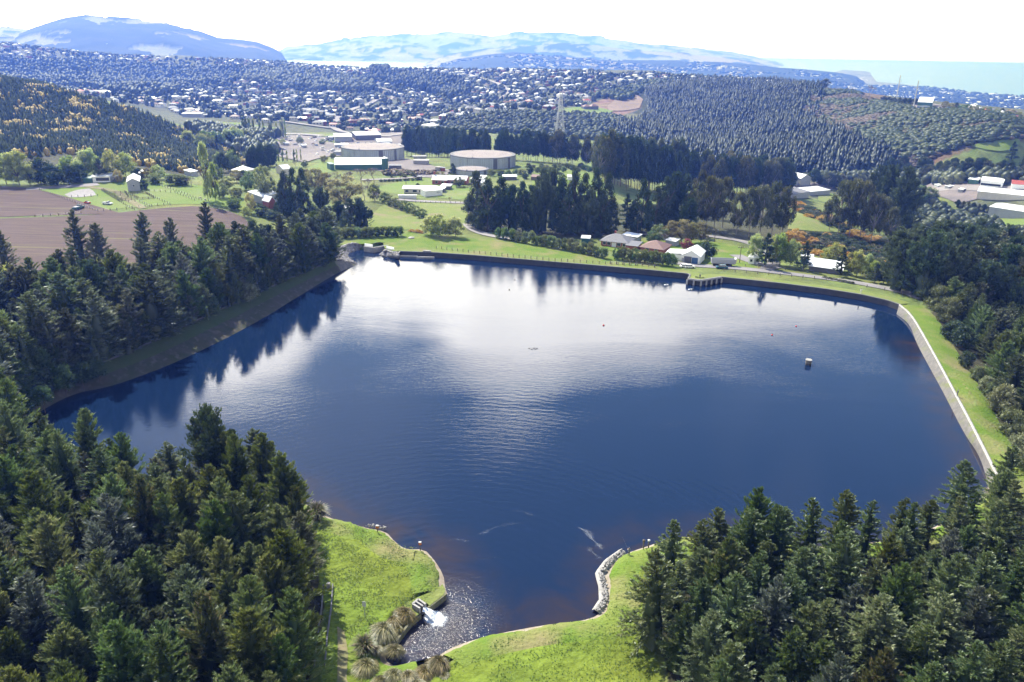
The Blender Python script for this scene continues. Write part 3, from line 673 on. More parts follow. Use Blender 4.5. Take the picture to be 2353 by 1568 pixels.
def drape(name, pts, mat, off=0.12, step=4.0, px=True, label=None, kind='structure', zmin=None, cat=None):
    P = np.array([at(u, v)[:2] for u, v in pts]) if px else np.array(pts, float)[:, :2]
    P = np.vstack([P, P[:1]]); P = resample(np.c_[P, np.zeros(len(P))], step)[:-1, :2]
    V, Fc = tri_poly(P, step)
    z = T(V[:, 0], V[:, 1]) + off
    o = ob(name, mesh(name, np.c_[V, z], up_faces(V, Fc), mat, True))
    tag(o, label, kind=kind, cat=cat); return o
def ribbon(name, pts, w, mat, off=0.16, label=None, px=True, step=3.0, rmin=30.0):
    P = np.array([at(u, v, rmin) for u, v in pts]) if px else np.array(pts, float)
    P = resample(smooth_line(P, 2), step)
    rows = [onT(offset(P, k * w / 2), off) for k in (1, 0.33, -0.33, -1)]
    V, f = loft(rows)
    o = ob(name, mesh(name, V, f[:, ::-1], mat, True)); tag(o, label, kind='structure'); return o
# ---------------------------------------------------------------- sea, far hills, coast
def fbm(x, y, s, seed=0.0):
    v = 0; a = 1.0; k = 1.0 / s
    for i in range(4):
        v = v + a * np.sin(x * k * 1.31 + 2.1 * np.sin(y * k * 0.93 + seed + i) + seed * 1.7 + i * 1.9) * np.sin(y * k * 1.17 + 1.7 * np.sin(x * k * 0.81 + i * 2.3 + seed) + i)
        a *= 0.5; k *= 2.07
    return v
def az_of(u, v): d = ray(u, v); return math.atan2(d[0], d[1])
RIDGES = [  # crest distance, near foot, far foot, skyline in the picture
    (9500, 8200, 11000, [(-400, 75), (0, 62), (50, 66), (100, 70), (150, 80), (200, 95)]),
    (6200, 4300, 8200, [(-500, 150), (-100, 90), (30, 88), (70, 72), (110, 58), (150, 46), (200, 39), (260, 43), (320, 47), (380, 55), (430, 66), (470, 80), (500, 92), (550, 96), (590, 101), (625, 114), (655, 130), (690, 150)]),
    (15000, 12600, 19500, [(600, 120), (660, 108), (700, 104), (740, 101), (765, 97), (783, 92), (793, 86), (803, 91), (830, 86), (870, 83), (920, 80), (980, 79), (1010, 76), (1050, 74), (1090, 78), (1130, 84), (1165, 78), (1185, 73), (1215, 75), (1270, 74.5), (1340, 82), (1380, 84), (1400, 90), (1430, 93), (1460, 99), (1520, 105), (1580, 110), (1640, 117), (1700, 124), (1740, 132), (1780, 143), (1830, 160), (1900, 180)]),
    (10200, 9000, 11900, [(950, 150), (1000, 136), (1060, 122), (1130, 113), (1200, 106), (1300, 101), (1380, 105), (1450, 115), (1560, 122), (1660, 133), (1740, 146), (1800, 165)]),
    (6600, 5000, 8200, [(960, 175), (986, 158), (1010, 150), (1050, 140), (1110, 131), (1180, 124), (1240, 127), (1300, 132), (1380, 139), (1470, 143), (1560, 143), (1650, 147), (1720, 152), (1790, 160), (1850, 164), (1920, 171), (1960, 178), (2010, 192)]),
]
def far_height(A, RR):
    Z = np.full(A.shape, -165.0)
    for k, (rc, r0, r1, sky) in enumerate(RIDGES):
        aa = np.array([az_of(u, v) for u, v in sky]); zz = np.array([atr(u, v, rc)[2] for u, v in sky])
        zt = np.interp(A, aa, zz, left=-165, right=-165)
        edge = np.clip((A - aa[0]) / 0.03, 0, 1) * np.clip((aa[-1] - A) / 0.02, 0, 1)
        t = np.where(RR < rc, (RR - r0) / (rc - r0), (r1 - RR) / (r1 - rc)); t = np.clip(t, 0, 1)
        X = RR * np.sin(A); Y = RR * np.cos(A)
        s = t ** 0.9 * (1 - 0.0 * t)
        n = fbm(X, Y, 420.0, k) * 0.16 * np.clip(1 - t, 0, 1) * np.clip(t * 3, 0, 1)
        Z = np.maximum(Z, -165 + (zt + 165) * edge * np.clip(s + n * s ** 0.3, 0, 1.0))
    return Z
def build_far():
    na, nr = 760, 330
    az = np.linspace(R(-48), R(48), na); rr = np.linspace(3500, 17800, nr) 
    rr = np.unique(np.r_[np.linspace(4000, 8600, 150), np.linspace(8600, 14000, 110), np.linspace(14000, 19500, 40)]); nr = len(rr)
    A, RR = np.meshgrid(az, rr); Z = far_height(A, RR)
    X = RR * np.sin(A); Y = RR * np.cos(A)
    wood = fbm(X, Y, 230.0, 5.0) + 0.35 * fbm(X, Y, 70.0, 2.0)
    u = proj(np.stack([X.ravel(), Y.ravel(), Z.ravel()], 1))[:, 0].reshape(X.shape)
    th = np.where((u < 720) & (RR < 8600), -0.8, np.where(RR < 8600, 0.0, 0.22))
    w = wood > th
    col = np.zeros(X.shape + (4,), np.float32); col[..., 3] = 1
    g = 0.5 + 0.5 * np.sin(X / 500 + Y / 390)[..., None]
    pasture = np.array([0.19, 0.20, 0.10]) * g + np.array([0.25, 0.21, 0.14]) * (1 - g)
    col[..., :3] = np.where(w[..., None], np.array([0.012, 0.022, 0.012]), pasture * np.where(RR > 8600, 1.05, 1.0)[..., None])
    Z = Z + np.where(w & (Z > -140), 14.0, 0.0)
    i = np.arange(nr - 1)[:, None] * na + np.arange(na - 1)[None, :]
    Fq = np.stack([i, i + 1, i + 1 + na, i + na], -1).reshape(-1, 4)
    keep = Z.reshape(-1)[Fq].max(1) > -158
    Fq = Fq[keep]; used = np.unique(Fq); mp = np.zeros(X.size, np.int64); mp[used] = np.arange(len(used))
    V = np.stack([X, Y, Z], -1).reshape(-1, 3)[used]
    me = mesh('far_hills', V, mp[Fq], M_['ground'], True, {'zone': ('POINT', 'FLOAT_COLOR', col.reshape(-1, 4)[used])})
    tag(ob('hills', me), kind='structure')
build_far()
def fan(name, z, r0, r1, a0, a1, mat, n=60, m=24):
    A, RR = np.meshgrid(np.linspace(R(a0), R(a1), n), np.exp(np.linspace(math.log(r0), math.log(r1), m)))
    V = np.stack([RR * np.sin(A), RR * np.cos(A), np.full(A.shape, z)], -1).reshape(-1, 3)
    i = np.arange(m - 1)[:, None] * n + np.arange(n - 1)[None, :]
    return tag(ob(name, mesh(name, V, np.stack([i, i + 1, i + 1 + n, i + n], -1).reshape(-1, 4), mat)), kind='structure')
M_['sea'] = water_mat('sea_water', deep=(0.02, 0.12, 0.16), rough=0.35, wscale=0.05)
fan('sea', -150.0, 3300, 30000, -62, 62, M_['sea'])
COAST = [(1700, 157), (1790, 163), (1807, 167), (1850, 169), (1870, 170.5), (1900, 172), (1935, 173), (1965, 174.5), (1985, 176), (1999, 180), (1998, 184), (2014, 189), (2060, 193), (2114, 200), (2190, 208.7), (2265, 217.5), (2353, 223), (2600, 240), (2900, 262)]
coast = [atz(u, v, -148.0)[:2] for u, v in COAST]
inner = [(2900 * math.sin(a), 2900 * math.cos(a)) for a in np.linspace(R(52), R(8), 16)]
V2, F2 = tri_poly(np.array(coast + inner), 160.0)
z = np.full(len(V2), -147.5) + 3.0 * np.abs(fbm(V2[:, 0], V2[:, 1], 200.0, 1))
pj = proj(np.c_[V2, z]); hd = (pj[:, 0] > 1925) & (pj[:, 0] < 2000) & (pj[:, 1] < 186); z[hd] += 50
tag(ob('coastal_flat', mesh('coastal_flat', np.c_[V2, z], up_faces(V2, F2), surf('coast_ground', (0.06, 0.075, 0.045), (0.17, 0.16, 0.12), 0.004, 0.9, detail=10, spots=((0.42, 0.4, 0.36), 0.02, 0.6, 0.66)), True)), kind='structure')
# head of land and a small reef off the coast
mb = MB(); c = atz(1962, 181.5, -148)
Hx = []
for k, (du, dv) in enumerate([(-50, -1), (-20, -2.5), (10, -2.5), (30, -1.5), (37, 0.5), (30, 2.2), (0, 3.0), (-40, 3.0)]):
    Hx.append(atz(1962 + du, 181.5 + dv, -150)[:2])
mb.prism(Hx, -152, -108); tag(mb.ob('headland', surf('headland_scrub', (0.07, 0.08, 0.05), (0.12, 0.10, 0.08), 0.01, 0.9)), kind='structure')
mb = MB(); mb.prism([atz(u, v, -150)[:2] for u, v in [(1860, 166), (1880, 165.4), (1900, 166.2), (1922, 167.6), (1918, 168.4), (1890, 167.6), (1862, 167)]], -152, -146); tag(mb.ob('island', M_['stone']), 'low rocky islet lying off the headland', 'island')
# haze: one box of even air round everything
def haze():
    m, nt, N, L = newmat('haze_air')
    out = N('ShaderNodeOutputMaterial'); v = N('ShaderNodeVolumePrincipled')
    v.inputs['Color'].default_value = (0.05, 0.11, 0.47, 1); v.inputs['Absorption Color'].default_value = (0.85, 0.85, 0.45, 1); v.inputs['Density'].default_value = HAZE_D; v.inputs['Anisotropy'].default_value = 0.3
    L(v.outputs[0], out.inputs['Volume'])
    mb = MB(); mb.box(-31000, 31000, -2500, 30600, -190, 335)
    o = mb.ob('haze', m); tag(o, kind='stuff'); o.display_type = 'WIRE'
HAZE_D = 3.3e-4
haze()

# ---------------------------------------------------------------- fields, roads, yards
drape('ploughed_field', [(-260, 440), (0, 428), (60, 432), (100, 440), (150, 452), (200, 468), (245, 481), (290, 494), (345, 503), (470, 498), (452, 474), (380, 471), (300, 478), (225, 485), (215, 492), (0, 500), (-260, 504)][:8] + [(250, 492), (100, 496), (0, 500), (-260, 504)], M_['soil'], 0.12, 5)
drape('tilled_paddock', [(-260, 508), (0, 503), (150, 498), (250, 492), (340, 482), (452, 474), (520, 484), (560, 500), (575, 518), (520, 560), (430, 600), (200, 620), (-260, 640)], M_['soil'], 0.12, 5)
drape('farm_paddock', [(80, 432), (150, 424), (250, 420), (330, 412), (400, 420), (480, 430), (560, 452), (600, 475), (640, 500), (620, 505), (560, 486), (470, 470), (400, 470), (300, 477), (225, 485), (150, 458), (100, 440)], M_['lawn'], 0.10, 5)
drape('gravel_heap_pad', [(148, 448), (175, 438), (205, 434), (215, 440), (222, 450), (190, 454), (160, 455)], M_['gravel'], 0.2, 3)
ribbon('farm_drive', [(60, 436), (110, 432), (150, 430), (200, 427), (226, 424)], 7, M_['farroad'], 0.25)
ribbon('farm_track', [(200, 430), (270, 440), (284, 455), (310, 468), (330, 480)], 3.5, M_['dirt'], 0.22)
drape('dam_meadow', [(790, 560), (850, 545), (905, 532), (960, 530), (1010, 538), (1060, 546), (1140, 550), (1220, 562), (1330, 578), (1420, 592), (1500, 602), (1560, 612), (1578, 624), (1471, 612), (1330, 600), (1182, 588), (1100, 581), (999, 573), (905, 572), (880, 556), (845, 562)], M_['grass'], 0.10, 4)
drape('gully_paddock', [(850, 500), (880, 470), (950, 466), (1070, 468), (1075, 500), (1060, 540), (1000, 535), (950, 528), (900, 530), (800, 540), (740, 560), (700, 540), (720, 515)], M_['grass2'], 0.09, 4)
drape('tank_lawn', [(850, 432), (960, 410), (1000, 410), (1060, 420), (1100, 440), (1060, 460), (900, 445)], M_['lawn'], 0.12, 5)
drape('tank_lawn_west', [(690, 392), (740, 372), (790, 362), (860, 386), (780, 392), (740, 400)], M_['lawn'], 0.15, 5)
drape('knoll_paddock', [(1220, 410), (1260, 395), (1320, 392), (1380, 400), (1430, 420), (1420, 450), (1350, 470), (1230, 460)], M_['lawn'], 0.15, 5)
drape('knoll_tail', [(1365, 400), (1395, 402), (1430, 424), (1450, 438), (1420, 436), (1390, 420)], M_['grass2'], 0.25, 4)
drape('lodge_lawn', [(1380, 572), (1440, 548), (1580, 556), (1660, 558), (1750, 580), (1790, 600), (1780, 622), (1680, 612), (1560, 596), (1450, 585)], M_['grass'], 0.12, 5)
drape('lodge_yard', [(1400, 545), (1450, 540), (1480, 546), (1450, 556), (1400, 558)], M_['grass'], 0.18, 4)
drape('ridge_meadow', [(1805, 465), (1830, 480), (1900, 512), (1945, 531), (1940, 536), (1870, 533), (1810, 528)], M_['grass2'], 0.25, 4)
drape('east_paddock', [(2255, 495), (2353, 500), (2500, 508), (2500, 545), (2353, 532), (2290, 515)], M_['lawn'], 0.3, 6)
drape('gum_flat', [(1880, 448), (1915, 445), (1940, 460), (1920, 472), (1880, 462)], M_['lawn'], 0.3, 5)
drape('quarry_yard', [(590, 334), (640, 326), (700, 322), (760, 328), (800, 342), (790, 358), (740, 364), (700, 376), (660, 366), (610, 350)], M_['yard'], 0.6, 8)
drape('quarry_yard_upper', [(620, 312), (700, 310), (760, 320), (740, 328), (640, 324)], M_['yard'], 0.6, 8)
drape('works_yard', [(760, 318), (830, 308), (960, 302), (1010, 318), (990, 338), (920, 345), (800, 342)], M_['yard'], 0.8, 8)
drape('tank_apron', [(800, 372), (860, 362), (960, 372), (1040, 395), (1010, 412), (930, 402), (860, 392)], M_['yard'], 0.25, 5)
drape('factory_yard', [(2120, 420), (2240, 420), (2270, 440), (2250, 458), (2200, 470), (2140, 450)], M_['yard'], 0.6, 7)
drape('factory_yard_east', [(1810, 425), (1880, 420), (1920, 428), (1900, 446), (1830, 446)], M_['yard'], 0.6, 7)
drape('hill_works_pad', [(1985, 236), (2040, 240), (2100, 236), (2160, 243), (2180, 249), (2120, 251), (2050, 249), (1990, 243)], M_['yard'], 0.8, 8)
drape('cleared_slope', [(1395, 245), (1420, 226), (1455, 212), (1478, 230), (1470, 250), (1400, 256)], surf('cleared_clay', (0.24, 0.17, 0.13), (0.17, 0.13, 0.10), 0.05, 0.95, detail=8), 1.0, 12)
drape('villa_meadow', [(1265, 258), (1300, 250), (1360, 246), (1410, 256), (1400, 264), (1330, 268), (1290, 264), (1262, 266)], M_['lawn'], 1.0, 12)
drape('valley_sports_field', [(480, 280), (560, 284), (640, 296), (600, 300), (520, 294)], M_['lawn'], 0.8, 10)
drape('scrub_field', [(1040, 292), (1120, 278), (1250, 290), (1290, 305), (1060, 304)], M_['grass2'], 1.0, 12)
drape('valley_green', [(2230, 338), (2353, 315), (2520, 300), (2520, 370), (2353, 362), (2280, 352)], M_['lawn'], 1.0, 12)
drape('bush_slip', [(1680, 470), (1690, 480)] + [(1700, 484), (1684, 484)], M_['lawn'], 1.0, 6)
ribbon('shore_road', [(1545, 603), (1600, 612), (1660, 614), (1740, 622), (1840, 633), (1940, 646), (2020, 660), (2085, 674), (2125, 690)], 6.0, M_['road'], 0.22)
ribbon('lodge_lane', [(1640, 545), (1700, 553), (1740, 566), (1770, 585), (1780, 605), (1760, 622)], 5.5, M_['road'], 0.28)
ribbon('gum_lane', [(1640, 545), (1560, 536), (1470, 540)], 4.5, M_['road'], 0.26)
ribbon('yard_lane', [(1690, 587), (1730, 605), (1790, 618)], 6.0, M_['road'], 0.3)
ribbon('gully_lane', [(1073, 516), (1085, 528), (1110, 538), (1140, 545), (1180, 551)], 5.0, M_['gravel'], 0.3)
ribbon('tank_lane', [(830, 414), (900, 412), (960, 408), (1000, 405)], 5.0, M_['farroad'], 0.3)
ribbon('villa_lane', [(900, 458), (960, 463), (1030, 466), (1085, 468), (1130, 470)], 5.0, M_['farroad'], 0.3)
ribbon('spur_lane', [(980, 395), (1030, 390), (1060, 395)], 5.0, M_['road'], 0.3)
for pts in ([(775, 276), (762, 288), (770, 298), (800, 308), (850, 314), (900, 316)], [(858, 202), (895, 208), (910, 216), (898, 228), (850, 240), (800, 255), (770, 278)], [(1078, 172), (1120, 185), (1160, 200), (1168, 214), (1150, 228)], [(900, 314), (960, 306), (1010, 292), (1080, 276), (1150, 270)], [(560, 300), (650, 310), (740, 315)], [(1000, 300), (960, 320)], [(520, 188), (600, 200)], [(640, 280), (760, 296)]):
    ribbon('valley_road', pts, 11, M_['farroad'], 1.6, rmin=800, step=8)
ribbon('ridge_road', [(1965, 228), (2040, 236), (2110, 240), (2180, 247), (2260, 252)], 8, M_['farroad'], 1.3, rmin=850, step=8)
ribbon('valley_floor_road', [(2060, 436), (2140, 442), (2240, 436), (2353, 440)], 8, M_['farroad'], 0.8, rmin=500, step=8)
# trodden path beside the near west trees
drape('dirt_path', [(775, 1440), (792, 1452), (800, 1500), (796, 1560), (830, 1640), (790, 1700), (775, 1560), (776, 1490)], M_['dirt'], 0.05, 1.5)
0 and drape('dirt_patch', [(1430, 1402), (1450, 1412), (1478, 1450), (1465, 1462), (1440, 1440), (1422, 1428)], M_['dirt'], 0.05, 1.2)
# ---------------------------------------------------------------- plant shapes
def norm(v): return v / (np.linalg.norm(v, axis=-1, keepdims=True) + 1e-9)
def quads(base, direc, length, width, roll=None, bend=0.0):
    """leaf-shaped quads from arrays"""
    n = len(base); direc = norm(direc)
    up = np.tile([0, 0, 1.0], (n, 1)) + rng.normal(0, 0.35, (n, 3))
    side = norm(np.cross(direc, up))
    if roll is not None:
        nn = np.cross(side, direc); side = side * np.cos(roll)[:, None] + nn * np.sin(roll)[:, None]
    L = np.asarray(length)[:, None]; W = np.asarray(width)[:, None]
    mid = base + direc * L * 0.45; tip = base + direc * L; 
    if bend: tip = tip + np.array([0, 0, 1.0]) * (bend * L)
    V = np.stack([base, mid + side * W * 0.5, tip, mid - side * W * 0.5], 1).reshape(-1, 3)
    return V, np.arange(4 * n).reshape(-1, 4)
class Foliage:
    def __init__(s): s.V = []; s.F = []; s.t = []; s.n = 0
    def add(s, V, Fq, tone):
        s.V.append(V); s.F.append(Fq + s.n); s.n += len(V); s.t.append(np.broadcast_to(tone, (len(Fq),)).astype(float) if np.ndim(tone) == 0 else np.asarray(tone))
    def mesh(s, name, mat, smooth=False):
        V = np.vstack(s.V); Fq = np.vstack(s.F)
        return mesh(name, V, Fq, mat, smooth, {'tone': ('FACE', 'FLOAT', np.clip(np.concatenate(s.t), 0, 1))})
def trunk_mesh(name, h, r, mat, limbs=()):
    mb = MB(); z = 0; k = 4; p = Vector((0, 0, -0.8))
    for i in range(k):
        q = Vector((random.uniform(-.02, .02) * h * (i + 1) / k, random.uniform(-.02, .02) * h * (i + 1) / k, h * (i + 1) / k))
        mb.tube(p, q, r * (1 - i / k * 0.92), r * (1 - (i + 1) / k * 0.92), 7, cap=(i == 0)); p = q
    for a, b, r0, r1 in limbs: mb.tube(a, b, r0, r1, 5, False)
    return mb.mesh(name, mat)
def cone_core(h0, h1, rad, n=9, m=8, jag=0.25, power=0.8):
    V = []; f = []
    for k in range(m):
        t = k / (m - 1); z = h0 + (h1 - h0) * t; r = rad * (1 - t) ** power + 0.02
        for i in range(n):
            a = 2 * PI * (i + 0.5 * (k % 2)) / n; rr = r * (1 + random.uniform(-jag, jag)); V.append((rr * math.cos(a), rr * math.sin(a), z + random.uniform(-.2, .2)))
    for k in range(m - 1):
        for i in range(n):
            f.append((k * n + i, k * n + (i + 1) % n, (k + 1) * n + (i + 1) % n, (k + 1) * n + i))
    return np.array(V), np.array(f)
def conifer(name, mat, h=15.0, rad=3.0, nb=150, ns=42, e0=5, e1=55, curl=0.35, sl=0.75, sw=0.15, bottom=0.04, power=0.75, droop=0.0, core=0.55, tipglow=0.55, tops=1, clump=0.0, trunk_r=0.22, spread=0.4):
    fo = Foliage()
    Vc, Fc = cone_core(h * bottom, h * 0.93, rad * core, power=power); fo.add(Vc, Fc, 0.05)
    limbs = []
    heads = [(0, 0, 1.0)] + [(random.uniform(-spread, spread) * rad, random.uniform(-spread, spread) * rad, random.uniform(0.72, 0.96)) for _ in range(tops - 1)]
    for hx, hy, hk in heads:
        nbk = nb if hk == 1.0 else nb // 3
        t = rng.uniform(bottom if hk == 1.0 else 0.45, 1, nbk) ** 0.85; t = np.clip(t, 0, 0.99)
        az = np.arange(nbk) * 2.39996 + rng.normal(0, 0.3, nbk)
        L = (rad if hk == 1.0 else rad * 0.6) * ((1 - t) ** power) * rng.uniform(0.6, 1.3, nbk) + 0.1
        el = R(1) * (e0 + (e1 - e0) * t + rng.normal(0, 7, nbk))
        S = rng.uniform(0.12, 1.0, (nbk, ns)) ** 0.7
        S[:, 0] = 1.0
        rho = S * L[:, None] * np.cos(el)[:, None]
        zz = (t * h * hk)[:, None] + S * L[:, None] * np.sin(el)[:, None] + curl * L[:, None] * S ** 2 - droop * L[:, None] * S
        zz = np.minimum(zz, h * hk * 1.02)
        bx = hx * t[:, None] + rho * np.cos(az)[:, None]; by = hy * t[:, None] + rho * np.sin(az)[:, None]
        base = np.stack([bx, by, zz], -1) + rng.normal(0, 0.06 * (1 + clump * 3), (nbk, ns, 3)) * (0.4 + L[:, None, None] * 0.25)
        da = az[:, None] + rng.normal(0, 0.5, (nbk, ns)); da[:, 0] = az
        de = el[:, None] + curl * S * 1.3 - droop * 0.8 + rng.normal(0, 0.28, (nbk, ns))
        d = np.stack([np.cos(da) * np.cos(de), np.sin(da) * np.cos(de), np.sin(de)], -1)
        ln = sl * rng.uniform(0.6, 1.25, (nbk, ns)) * (0.32 + 0.68 * np.clip(L[:, None] / rad * 1.6, 0, 1)) * (1.15 - 0.35 * S)
        wd = sw * rng.uniform(0.7, 1.4, (nbk, ns))
        tone = 0.27 + 0.55 * S * rng.uniform(0.5, 1.0, (nbk, ns)) + (rng.random((nbk, 1)) < 0.18) * tipglow * 0.35 + (rng.random((nbk, ns)) < 0.06) * tipglow  # tipglow sprays put the bright highlights of the crowns into the leaf colour
        V, Fq = quads(base.reshape(-1, 3), d.reshape(-1, 3), ln.ravel(), wd.ravel(), rng.uniform(-0.8, 0.8, nbk * ns), bend=0.1)
        fo.add(V, Fq, tone.ravel())
    # leader
    k = 26; zt = h * rng.uniform(0.86, 1.0, k); b = np.stack([rng.normal(0, .05, k), rng.normal(0, .05, k), zt], 1); d = np.stack([rng.normal(0, .5, k), rng.normal(0, .5, k), np.full(k, 1.0)], 1)
    V, Fq = quads(b, d, np.full(k, sl * 0.8), np.full(k, sw * 1.1)); fo.add(V, Fq, 0.6)
    cr = fo.mesh(name + '_crown', mat)
    tr = trunk_mesh(name + '_trunk', h * 0.95, trunk_r, M_['bark'])
    return cr, tr, h, rad
def blob(nclump, nleaf, shape, cr, lsize, seed=0, flat=1.0, up=0.3, lw=0.5):
    """clumped crown; shape(t) gives (radius, height) envelope in unit space"""
    fo = Foliage(); ico = []
    for c in range(nclump):
        z, rmax = shape(random.random())
        a = random.uniform(0, 2 * PI); rr = rmax * math.sqrt(random.uniform(0.15, 1.0))
        cx, cy = rr * math.cos(a), rr * math.sin(a); r = cr * random.uniform(0.65, 1.2)
        n = nleaf
        d = norm(rng.normal(0, 1, (n, 3))); d[:, 2] = d[:, 2] * 0.9 + 0.15; d = norm(d)
        base = np.array([cx, cy, z]) + d * r * np.array([1, 1, flat]) * rng.uniform(0.7, 1.02, (n, 1))
        dr = norm(d + rng.normal(0, 0.55, (n, 3)) + np.array([0, 0, up]))
        V, Fq = quads(base, dr, lsize * rng.uniform(0.6, 1.4, n), lsize * lw * rng.uniform(0.6, 1.3, n), rng.uniform(-1.5, 1.5, n))
        ct = random.uniform(-0.18, 0.18)
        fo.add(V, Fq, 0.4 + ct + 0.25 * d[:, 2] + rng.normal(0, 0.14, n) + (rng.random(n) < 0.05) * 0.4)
        ico.append((cx, cy, z, r * 0.6))
    for cx, cy, z, r in ico:
        n = 6; V = []; f = []
        for k, ph in enumerate((-70, -25, 25, 70)):
            for i in range(n):
                a = 2 * PI * (i + 0.5 * (k % 2)) / n; q = r * random.uniform(0.85, 1.1)
                V.append((cx + q * math.cos(R(ph)) * math.cos(a), cy + q * math.cos(R(ph)) * math.sin(a), z + q * flat * math.sin(R(ph))))
        for k in range(3):
            for i in range(n): f.append((k * n + i, k * n + (i + 1) % n, (k + 1) * n + (i + 1) % n, (k + 1) * n + i))
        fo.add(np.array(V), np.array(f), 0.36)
    return fo
def env_round(z0, z1, w):
    def s(t):
        z = z0 + (z1 - z0) * t; q = (t - 0.45) / 0.56
        return z, w * math.sqrt(max(0.03, 1 - q * q)) 
    return s
def env_col(z0, z1, w):
    def s(t): return z0 + (z1 - z0) * t, w * math.sin(PI * min(1, t * 0.82 + 0.16)) ** 0.7
    return s
def env_cone(z0, z1, w):
    def s(t): t = t ** 1.25; return z0 + (z1 - z0) * t, w * (1 - t) ** 0.6
    return s
def limbset(z0, z1, w, n=7, r=0.02):
    out = []
    for i in range(n):
        a = i * 2.4; zz = random.uniform(z0, z0 + (z1 - z0) * 0.4)
        out.append(((0, 0, zz), (w * math.cos(a), w * math.sin(a), zz + random.uniform(0.15, 0.4)), r, r * 0.35))
    return out
def unit_tree(name, mat, shape, nclump, nleaf, cr, ls, bark='bark', tr=0.018, th=0.7, flat=1.0, up=0.3, limbs=True, lw=0.5):
    fo = blob(nclump, nleaf, shape, cr, ls, flat=flat, up=up, lw=lw)
    return fo.mesh(name + '_crown', mat), trunk_mesh(name + '_trunk', th, tr, M_[bark], limbset(th * 0.35, th, 0.28) if limbs else ()), 1.0, 0.5
def bare_tree(name, mat, seed=1):
    random.seed(seed); mb = MB(); tips = []
    def grow(p, d, l, r, k):
        q = p + d * l; mb.tube(p, q, r, r * 0.6, 4 if k > 1 else 6, False)
        if k == 4: tips.append((q, d)); return
        for _ in range(3 if k < 3 else 4):
            nd = (d + Vector((random.uniform(-.75, .75), random.uniform(-.75, .75), random.uniform(-.15, .55)))).normalized()
            grow(q, nd, l * random.uniform(0.6, 0.82), r * 0.58, k + 1)
    grow(Vector((0, 0, -0.02)), Vector((0, 0, 1)), 0.27, 0.02, 0)
    tr = mb.mesh(name + '_trunk', M_['paleb'])
    fo = Foliage()
    P = np.array([list(t[0]) for t in tips]); D = np.array([list(t[1]) for t in tips])
    n = 5; b = np.repeat(P, n, 0); d = norm(np.repeat(D, n, 0) + rng.normal(0, 0.6, (len(b), 3)) + np.array([0, 0, 0.2]))
    b = b - d * 0.02
    V, Fq = quads(b, d, rng.uniform(0.05, 0.11, len(b)), rng.uniform(0.006, 0.012, len(b))); fo.add(V, Fq, rng.uniform(0, 1, len(Fq)))
    return fo.mesh(name + '_crown', mat), tr, 1.0, 0.5
def grass_clump(name, mat, n, h, spread, w, curl=0.5, tone=(0, 1)):
    a = rng.uniform(0, 2 * PI, n); r0 = rng.uniform(0, 0.25, n) * spread; lean = rng.uniform(0.05, 1.0, n)
    out = np.stack([np.cos(a), np.sin(a), np.zeros(n)], 1)
    p0 = out * r0[:, None]; hh = h * rng.uniform(0.6, 1.1, n)
    p1 = p0 + out * (lean * spread * 0.45)[:, None] + np.array([0, 0, 1]) * (hh * (1 - 0.2 * lean))[:, None]
    p2 = p1 + out * (lean * spread * 0.6)[:, None] + np.array([0, 0, 1]) * (hh * (0.18 - curl * lean))[:, None]
    sd = np.stack([-np.sin(a), np.cos(a), np.zeros(n)], 1) * w
    V = np.stack([p0 - sd * .5, p0 + sd * .5, p1 + sd * .5, p1 - sd * .5, p2 + sd * .08, p2 - sd * .08], 1).reshape(-1, 3)
    i = np.arange(n)[:, None] * 6
    Fq = np.concatenate([i + np.array([[0, 1, 2, 3]]), i + np.array([[3, 2, 4, 5]])])
    t = rng.uniform(tone[0], tone[1], n)
    fo = Foliage(); fo.add(V, Fq, np.r_[t * 0.7, np.clip(t + 0.15, 0, 1)])
    return fo.mesh(name, mat)
PR = {}
for k in range(5):
    PR['cypress%d' % k] = conifer('cypress', L_['cypress'], h=15 + k, rad=3.9 + 0.3 * (k % 3), nb=150, ns=56, e0=-4, e1=44, curl=0.34, sl=0.9, sw=0.14, tops=1 + k % 4, power=0.64, core=0.34)
for k in range(4):
    PR['fir%d' % k] = conifer('fir', L_['fir'], h=14 + 1.2 * k, rad=4.1 + 0.3 * (k % 3), nb=150, ns=58, e0=-12, e1=30, curl=0.1, sl=0.62, sw=0.16, power=0.66, droop=0.05, core=0.34, tops=1 + k % 3)
for k in range(4):
    PR['spruce%d' % k] = conifer('spruce', L_['spruce'], h=15 + 1.5 * k, rad=4.0 + 0.3 * (k % 3), nb=130, ns=48, e0=-8, e1=40, curl=0.22, sl=0.95, sw=0.22, power=0.66, core=0.34, tops=1 + k % 3)
for k in range(3):
    PR['pine%d' % k] = conifer('pine', L_['pine'], h=18 + 1.5 * k, rad=4.6, nb=80, ns=70, e0=0, e1=60, curl=0.5, sl=0.7, sw=0.22, power=0.45, core=0.3, tops=7, clump=0.6, spread=0.62)
for k in range(2):
    PR['lodgepole%d' % k] = conifer('plantation_pine', L_['pine'], h=16, rad=2.6, nb=70, ns=26, e0=5, e1=55, curl=0.3, sl=1.0, sw=0.32, power=0.7, core=0.6, bottom=0.1)
for k in range(3):
    PR['macro%d' % k] = unit_tree('macrocarpa', L_['macro'], env_cone(0.08, 0.97, 0.46), 100, 70, 0.085, 0.04, flat=0.65, up=0.5, th=0.85, lw=0.4)
for k in range(3):
    PR['sheltpine%d' % k] = unit_tree('shelter_pine', L_['euc' if k == 9 else 'macro'], env_col(0.26, 0.97, 0.42), 70, 55, 0.09, 0.055, flat=1.1, up=0.8, th=0.9, lw=0.45)
for k in range(3):
    PR['gum%d' % k] = unit_tree('gum', L_['euc'], env_col(0.26, 0.95, 0.42), 46, 95, 0.095, 0.042, flat=1.0, up=0.5, th=0.85, bark='paleb', lw=0.45)
